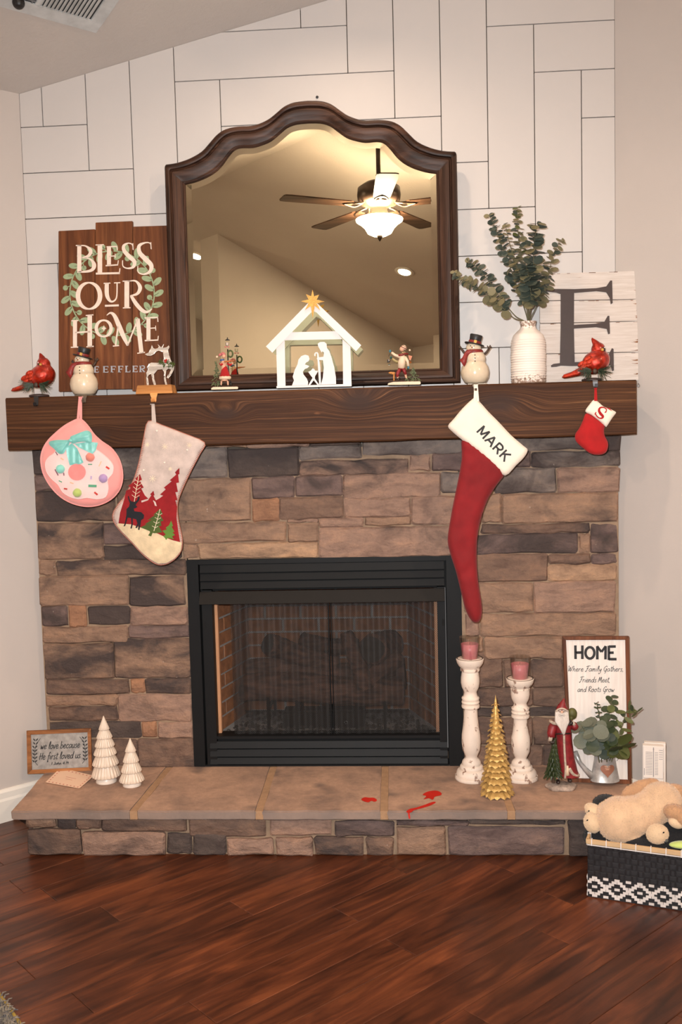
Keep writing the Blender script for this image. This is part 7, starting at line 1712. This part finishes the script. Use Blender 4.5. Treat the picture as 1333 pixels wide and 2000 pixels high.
mb = MB(); sp = [HPL(1156, 1514, .018), HPL(1142, 1500, .018), HPL(1131, 1486, .018), HPL(1122, 1466, .018)]; mb.tube(sp, [.0125, .0098, .0085, .0105], 14); mb.build('spout', MT['galv'], can, smooth=True)
mb = MB(); hq = []
for i in range(26):
    a_ = 2*math.pi*i/26; hx = 16*math.sin(a_)**3; hy = 13*math.cos(a_)-5*math.cos(2*a_)-2*math.cos(3*a_)-math.cos(4*a_); hq.append((1183+hx*.87, 1497-hy*.86))
def canp(x, y, off): 
    b = HPL(x, y, 0); u = max(0, min(1, (b.z-cb.z)/hc)); r = .0535+(.0385-.0535)*u/.86; dx = b.x-cb.x; yy = -.62*math.sqrt(max(0, r*r-dx*dx)); return Vector((b.x, cb.y+yy+.004*(b.z-cb.z)/.1-off, b.z))
v, f = fill(hq, 3); mb.add([canp(x, y, .0022) for x, y in v], f); mb.build('heart', MT['copper'], can, smooth=True, label='copper-brown heart patch')
mb = MB(); draw(mb, [('L', [(1177+i, 1489+i*3.2), (1188-i, 1489+i*3.2)], .7) for i in range(3)], canp, .0030); mb.build('heart_print', MT['paper'], can)
# sprigs stuck into the can, each can be pulled out
yS = HPb.y-.025
branch('grey-green round-leaved sprig drooping left from the watering can', [(1172,1492),(1165,1462),(1150,1440),(1136,1416)], [yS, yS-.02, yS-.04, yS-.045], 5, .062, .046, ('leafC',), 31, 'leaf_sprig', 'sprig', start=.34)
branch('grey-green sprig with large round leaves above the can', [(1176,1492),(1174,1462),(1166,1436),(1160,1418)], [yS, yS-.035, yS-.055, yS-.06], 4, .058, .056, ('leafC', 'leafC', 'leafD'), 32, 'leaf_sprig', 'sprig', start=.4)
branch('thin upright sprig of tiny dark leaves in the can', [(1182,1490),(1182,1440),(1172,1402),(1166,1372)], [yS, yS-.02, yS-.025, yS-.03], 14, .024, .010, ('leafD', 'leafA'), 33, 'leaf_sprig', 'sprig', start=.4, long_=True)
branch('tall dark leafy sprig in the middle of the can', [(1188,1492),(1192,1440),(1190,1398),(1197,1362)], [yS, yS-.02, yS-.02, yS-.02], 12, .036, .026, ('leafD', 'leafD', 'leafE'), 34, 'leaf_sprig', 'sprig', start=.2)
branch('dense dark sprig low over the can rim', [(1186,1492),(1186,1462),(1184,1434),(1180,1414)], [yS, yS-.04, yS-.05, yS-.05], 10, .044, .034, ('leafD', 'leafD', 'leafA'), 35, 'leaf_sprig', 'sprig', start=.25)
branch('olive sprig arching right past the sign frame', [(1194,1492),(1206,1450),(1217,1415),(1226,1388),(1246,1392)], [yS, yS-.02, yS-.02, yS-.02, yS-.025], 8, .040, .030, ('leafE', 'leafD', 'leafE'), 36, 'leaf_sprig', 'sprig', start=.3, long_=True)
branch('olive sprig with big leaves hanging over the can right side', [(1190,1490),(1200,1462),(1208,1452),(1210,1466)], [yS, yS-.03, yS-.05, yS-.06], 5, .050, .058, ('leafE', 'leafD', 'leafE'), 37, 'leaf_sprig', 'sprig', start=.4)

# ------------------------------------------------------------------ cartons in the corner behind the basket
def carton(px0, px1, py_top, y, dep, name, lab, prints, grp=None):
    a, b = P(px0, py_top, y), P(px1, py_top+6, y-.016); d = Vector((b.x-a.x, b.y-a.y, 0)); n = Vector((d.y, -d.x, 0)).normalized(); z1 = a.z; bk = -n*dep
    t = thing(name, lab, 'box', (a.x, a.y, 0), grp); mb = MB(); q = [Vector((a.x, a.y, .003)), Vector((b.x, b.y, .003)), Vector((b.x, b.y, z1)), Vector((a.x, a.y, z1))]
    mb.hexa(q, [p+bk for p in q]); mb.build('carton', MT['carton'], t, bevel=.0015)
    if prints:
        mp_ = lambda u, v, off=0: Vector((a.x, a.y, 0))+d*u+n*.0006+Vector((0, 0, z1-v*.115))
        S_ = [('L', [(.52,.04),(.52,.98)], .04), ('L', [(.03,.03),(.03,1.02)], .012), ('L', [(.02,1.03),(.98,1.03)], .012), ('L', [(.98,.06),(.98,1.03)], .012), ('F', ell(.52, .10, .03, .03, 8), 0), ('L', [(.08,.72),(.08,.94)], .03)]
        for i in range(15): S_.append(('L', [(.14,.2+.05*i),(.47,.2+.05*i)], .016)); S_.append(('L', [(.58,.2+.05*i),(.74,.2+.05*i)], .016))
        for i in range(5): S_.append(('L', [(.78,.12+.07*i),(.96,.12+.07*i)], .018))
        mb = MB(); draw(mb, S_, mp_, 0); mb.build('fine_print', MT['print_grey'], t)
        mb = MB(); e = Vector((b.x, b.y, 0))+n*-.012; mb.hexa([e+Vector((.001, -.0, z1-.10))+n*.0, e+bk*.30+Vector((.001, 0, z1-.10)), e+bk*.30+Vector((.001, 0, z1-.30)), e+Vector((.001, 0, z1-.30))], [e+Vector((-.001, 0, z1-.10)), e+bk*.30+Vector((-.001, 0, z1-.10)), e+bk*.30+Vector((-.001, 0, z1-.30)), e+Vector((-.001, 0, z1-.30))]); mb.build('side_stripe', MT['yellow'], t)
carton(1256, 1297, 1456, -.33, .030, 'carton', 'front white carton with fine grey print behind the plush toys', True)
carton(1259, 1301, 1450, -.296, .024, 'carton', 'rear plain white carton pressed behind the printed one', False)
# ------------------------------------------------------------------ woven basket
k0 = PZ(1149, 1751, .0); k1 = PZ(1333, 1779, .0)
d = (k1-k0); d.z = 0; d.normalize()
nb = Vector((d.y, -d.x, 0)); BL, BD = .46, .24
def BH(s): # rim height at s along the front: dips and rises with the load
    return P(0, 0, 0).z
tl = P(1144, 1640, k0.y); HB = tl.z
T = thing('storage_basket', 'black woven strap basket with a white lattice band, full of plush toys', 'basket', k0)
bp = lambda s, e, z: Vector((k0.x, k0.y, 0))+d*s-nb*e+Vector((0, 0, z))   # s along the front, e into the depth
CW = .0086; RB = 9; bandh = .066
S4 = [((0, 0), (BL, 0)), ((BL, 0), (BL, BD)), ((BL, BD), (0, BD)), ((0, BD), (0, 0))]
weave, band = MB(), MB()
PAT = ['X...X...', '...X.X..', '..X...X.', '.X.....X', 'X...X...', '.X.....X', '..X...X.', '...X.X..', 'X...X...']
for (s0, e0), (s1, e1) in S4:
    L = math.hypot(s1-s0, e1-e0); dv = ((s1-s0)/L, (e1-e0)/L); ov = (dv[1], -dv[0])
    pt = lambda u, z, o_: bp(s0+dv[0]*u+ov[0]*o_, e0+dv[1]*u+ov[1]*o_, z)
    # plain weave: cushions alternately proud and sunk
    nz = int((HB-bandh-.012)/.0175); hz = (HB-bandh-.012)/nz; nx = int(L/.0185); hx = L/nx
    for i in range(nx):
        for j in range(nz):
            u0, z0 = i*hx, bandh+.004+j*hz; pr = .0014 if (i+j) % 2 else .0005; g_ = .0006
            c4 = [(u0+g_, z0+g_), (u0+hx-g_, z0+g_), (u0+hx-g_, z0+hz-g_), (u0+g_, z0+hz-g_)]
            ix = .28 if (i+j) % 2 else .08; iz = .08 if (i+j) % 2 else .28
            i4 = [(u0+hx*ix, z0+hz*iz), (u0+hx*(1-ix), z0+hz*iz), (u0+hx*(1-ix), z0+hz*(1-iz)), (u0+hx*ix, z0+hz*(1-iz))]
            weave.add([pt(u, z, 0) for u, z in c4]+[pt(u, z, pr) for u, z in i4], [(4,5,6,7), (0,1,5,4), (1,2,6,5), (2,3,7,6), (3,0,4,7)])
    weave.add([pt(0, 0, -.001), pt(L, 0, -.001), pt(L, HB-.004, -.001), pt(0, HB-.004, -.001)], [(0, 1, 2, 3)])
    nx = int(L/CW); hx = L/nx; hz = bandh/RB
    for i in range(nx):
        for j in range(RB):
            white = PAT[j][(i+2) % 8] == 'X'
            u0, z0 = i*hx, .004+j*hz
            if white:
                fl = PAT[j].count('X') == 2 and j in (0, 4, 8); w_ = hx*1.85; h_ = hz*1.02; uc, zc_ = u0+hx/2, z0+hz/2
                q = [(max(0, uc-w_/2), zc_-h_/2), (min(L, uc+w_/2), zc_-h_/2), (min(L, uc+w_/2), zc_+h_/2), (max(0, uc-w_/2), zc_+h_/2)]
                band.add([pt(u, z, .0032) for u, z in q]+[pt(u, z, .0005) for u, z in q], [(0,1,2,3), (0,4,5,1), (1,5,6,2), (2,6,7,3), (3,7,4,0)])
            else:
                weave.add([pt(u, z, .0008) for u, z in ((u0+.0005, z0+.0005), (u0+hx-.0005, z0+.0005), (u0+hx-.0005, z0+hz-.0005), (u0+.0005, z0+hz-.0005))], [(0,1,2,3)])
weave.add([bp(0, 0, .003), bp(BL, 0, .003), bp(BL, BD, .003), bp(0, BD, .003)], [(0,1,2,3)])
weave.build('woven_body', MT['basket'], T, kind='stuff'); band.build('lattice_band', MT['basketwhite'], T, kind='stuff', label='white lattice pattern woven along the bottom')
mb = MB()
for (s0, e0), (s1, e1) in S4:
    L = math.hypot(s1-s0, e1-e0); dv = ((s1-s0)/L, (e1-e0)/L); ov = (dv[1], -dv[0]); pt = lambda u, z, o_: bp(s0+dv[0]*u+ov[0]*o_, e0+dv[1]*u+ov[1]*o_, z)
    mb.hexa([pt(-.003, HB-.012, .005), pt(L+.003, HB-.012, .005), pt(L+.003, HB+.003, .005), pt(-.003, HB+.003, .005)], [pt(-.003, HB-.012, -.004), pt(L+.003, HB-.012, -.004), pt(L+.003, HB+.003, -.004), pt(-.003, HB+.003, -.004)])
mb.build('rim', MT['rimtan'], T, bevel=.0015)
mb = MB()
for (s0, e0), (s1, e1) in S4:
    L = math.hypot(s1-s0, e1-e0); dv = ((s1-s0)/L, (e1-e0)/L); ov = (dv[1], -dv[0]); pt = lambda u, z, o_: bp(s0+dv[0]*u+ov[0]*o_, e0+dv[1]*u+ov[1]*o_, z); u = .012
    while u < L-.004: mb.hexa([pt(u, HB-.016, .0062), pt(u+.003, HB-.016, .0062), pt(u+.003, HB+.005, .0062), pt(u, HB+.005, .0062)], [pt(u, HB-.016, -.005), pt(u+.003, HB-.016, -.005), pt(u+.003, HB+.005, -.005), pt(u, HB+.005, -.005)]); u += .045
    mb.hexa([pt(0, HB-.0165, .0035), pt(L, HB-.0165, .0035), pt(L, HB-.0135, .0035), pt(0, HB-.0135, .0035)], [pt(0, HB-.0165, .001), pt(L, HB-.0165, .001), pt(L, HB-.0135, .001), pt(0, HB-.0135, .001)])
mb.build('rim_stitching', MT['white'], T)

# ------------------------------------------------------------------ plush toys heaped in it
def pb(px, py, e): # point of the heap, e metres behind the basket front
    y = k0.y-(0)*0; 
    # plane parallel to the front, e metres deeper
    return Plane(bp(0, e, 0), nb)(px, py)
def fuzz(o, n, ln, seed=1):
    """short pile standing off a plush skin"""
    r_ = random.Random(seed); me = o.data; me.calc_loop_triangles(); base = ORIG[o]; tri = me.loop_triangles; cum = []; a_ = 0
    for t_ in tri: a_ += t_.area; cum.append(a_)
    import bisect
    mb = MB()
    for i in range(n):
        t_ = tri[min(bisect.bisect(cum, r_.random()*a_), len(tri)-1)]; u, v = r_.random(), r_.random()
        if u+v > 1: u, v = 1-u, 1-v
        A, B_, C_ = (me.vertices[q].co for q in t_.vertices); p = A+(B_-A)*u+(C_-A)*v+base; nn_ = (Vector(t_.normal)+Vector((r_.uniform(-.7, .7), r_.uniform(-.7, .7), r_.uniform(-.9, .5)))).normalized()
        s_ = nn_.orthogonal().normalized()*.0007; mb.add([p-s_, p+s_, p+nn_*ln*r_.uniform(.6, 1.2)], [(0, 1, 2)])
    f_ = mb.build('plush_pile', o.data.materials[0], o, kind='stuff'); return f_
tb = thing('plush_dog', 'tan plush dog lying face down with floppy brown ears on top of the basket', 'plush toy', pb(1235, 1600, .10))
mb = MB(); kk = .00185
B = lambda px, py, e, rx, ry, rz, rot=None: mb.ball(pb(px, py, e), (rx*kk, ry*kk, rz*kk), 22, 14, rot)
RY = lambda a: Matrix.Rotation(math.radians(a), 3, 'Y')
B(1213, 1603, .085, 42, 40, 42); B(1186, 1600, .09, 20, 30, 30); B(1238, 1596, .095, 40, 38, 36, RY(-15)); B(1232, 1628, .075, 28, 26, 18); B(1268, 1582, .11, 36, 34, 32, RY(-30)); B(1292, 1566, .13, 36, 34, 34)
fuzz(mb.build('body', MT['tanplush'], tb, remesh=.005, smooth_it=10), 16000, .0045)
mb = MB(); B(1252, 1541, .15, 36, 10, 15, RY(-22)); B(1236, 1548, .14, 18, 9, 13, RY(-30)); fuzz(mb.build('floppy_ear', MT['earplush'], tb, remesh=.004, smooth_it=6), 3000, .0035)
mb = MB(); B(1316, 1556, .17, 22, 14, 24, RY(40)); fuzz(mb.build('floppy_ear', MT['earplush'], tb, remesh=.004, smooth_it=6), 3000, .0035)
mb = MB(); B(1322, 1588, .07, 22, 16, 14, RY(20)); B(1336, 1598, .06, 16, 14, 14); fuzz(mb.build('front_leg', MT['earplush'], tb, remesh=.004, smooth_it=6), 3000, .0035)
mb = MB(); B(1322, 1606, .055, 14, 12, 10, RY(20)); mb.build('paw_pad', MT['creamplush'], tb, smooth=True)
td = thing('plush_black_dog', 'black plush dog with cream paws and dark stitched toes under the tan one', 'plush toy', pb(1230, 1640, .15))
mb = MB(); B(1186, 1575, .15, 26, 30, 20); B(1180, 1600, .14, 26, 36, 30); B(1240, 1635, .13, 90, 50, 30); B(1300, 1625, .12, 60, 46, 24); B(1345, 1590, .16, 40, 36, 26); B(1165, 1622, .08, 14, 20, 20); B(1290, 1650, .06, 60, 30, 16)
fuzz(mb.build('body', MT['blackplush'], td, remesh=.005, smooth_it=8), 9000, .004)
for cen, e, r_, rot, toes in (((1163, 1586), .10, (20, 18, 12), RY(35), ((1151, 1584), (1161, 1592))), ((1158, 1607), .055, (14.5, 15, 18), RY(-18), ((1148, 1602), (1157, 1615))), ((1285, 1629), .03, (18.5, 15, 17), RY(-20), ((1283, 1634), (1297, 1626)))):
    mb = MB(); B(*cen, e, *r_, rot); pw = mb.build('paw', MT['creamplush'], td, remesh=.003, smooth_it=2); fuzz(pw, 2200, .003)
    mb = MB()
    for tx, ty in toes: mb.ball(pb(tx, ty, e-r_[1]*kk*.86), (.0035, .002, .0022), 8, 6, RY(-35))
    mb.build('toe_stitch', MT['blackplush'], pw, smooth=True)
mb = MB(); B(1299, 1640, .025, 7, 5, 5, RY(30)); mb.build('claw_tip', MT['greymetal'], td, smooth=True)
tg = thing('green_toy', 'strip of a lime green toy showing at the basket rim, right', 'toy', pb(1330, 1646, .03))
mb = MB(); B(1336, 1650, .03, 24, 10, 6); mb.build('toy_edge', MT['lime'], tg, smooth=True)
# ------------------------------------------------------------------ rug corner
r0, r1 = PZ(-4, 1935, .012), PZ(44, 2004, .012); dr = (r1-r0).normalized(); pr_ = Vector((dr.y, -dr.x, 0))
if pr_.x > 0: pr_ = -pr_
q = [r0-dr*.35, r1+dr*.5, r1+dr*.5+pr_*1.0, r0-dr*.35+pr_*1.0]
for p in q: p.z = .002
rug = thing('shag_rug', 'corner of a grey and cream shag rug at the lower left', 'rug', (q[0]+q[1])/2)
mb = MB(); mb.prism([p+Vector((0, 0, .008)) for p in q], [p-Vector((0, 0, .0015)) for p in q]); mb.build('rug_base', MT['rug'], rug)
mb = MB(); rn = random.Random(15)
for i in range(2600):
    u, w_ = rn.uniform(0, (q[1]-q[0]).length), rn.uniform(0, .25)**1.0; p = q[0]+dr*u+pr_*w_+Vector((0, 0, .006)); a_ = rn.uniform(0, 6.28)
    mb.tube([p, p+Vector((math.cos(a_)*.008, math.sin(a_)*.008, .012)), p+Vector((math.cos(a_)*.018, math.sin(a_)*.018, .010))], [.0022, .0024, .0014], 3)
mb.build('rug_pile', MT['rug'], rug, kind='stuff')
mb = MB(); mb.tube([q[0]+Vector((0, 0, .006)), q[1]+Vector((0, 0, .006))], .005, 8); mb.build('rug_binding', MT['rugedge'], rug, smooth=True)
# ------------------------------------------------------------------ repeats carry their group
GROUPS = {'eucalyptus_branch': 'eucalyptus branches in the white vase', 'leaf_sprig': 'sprigs in the watering can', 'snowman_stocking_holder': 'snowman stocking holders on the mantel',
          'cardinal_stocking_holder': 'cardinal stocking holders on the mantel', 'candlestick': 'white candlesticks on the hearth', 'jar_candle': 'pink jar candles',
          'ceramic_tree': 'cream ceramic trees on the hearth', 'recessed_light': 'recessed ceiling lights', 'carton': 'white cartons in the right corner',
          'donut_stocking': 'stockings hung from the mantel', 'felt_stocking': 'stockings hung from the mantel', 'velvet_stocking': 'stockings hung from the mantel', 'mini_stocking': 'stockings hung from the mantel'}
for o in list(bpy.data.objects):
    if o.parent is None and o.name.split('.')[0] in GROUPS: o['group'] = GROUPS[o.name.split('.')[0]]
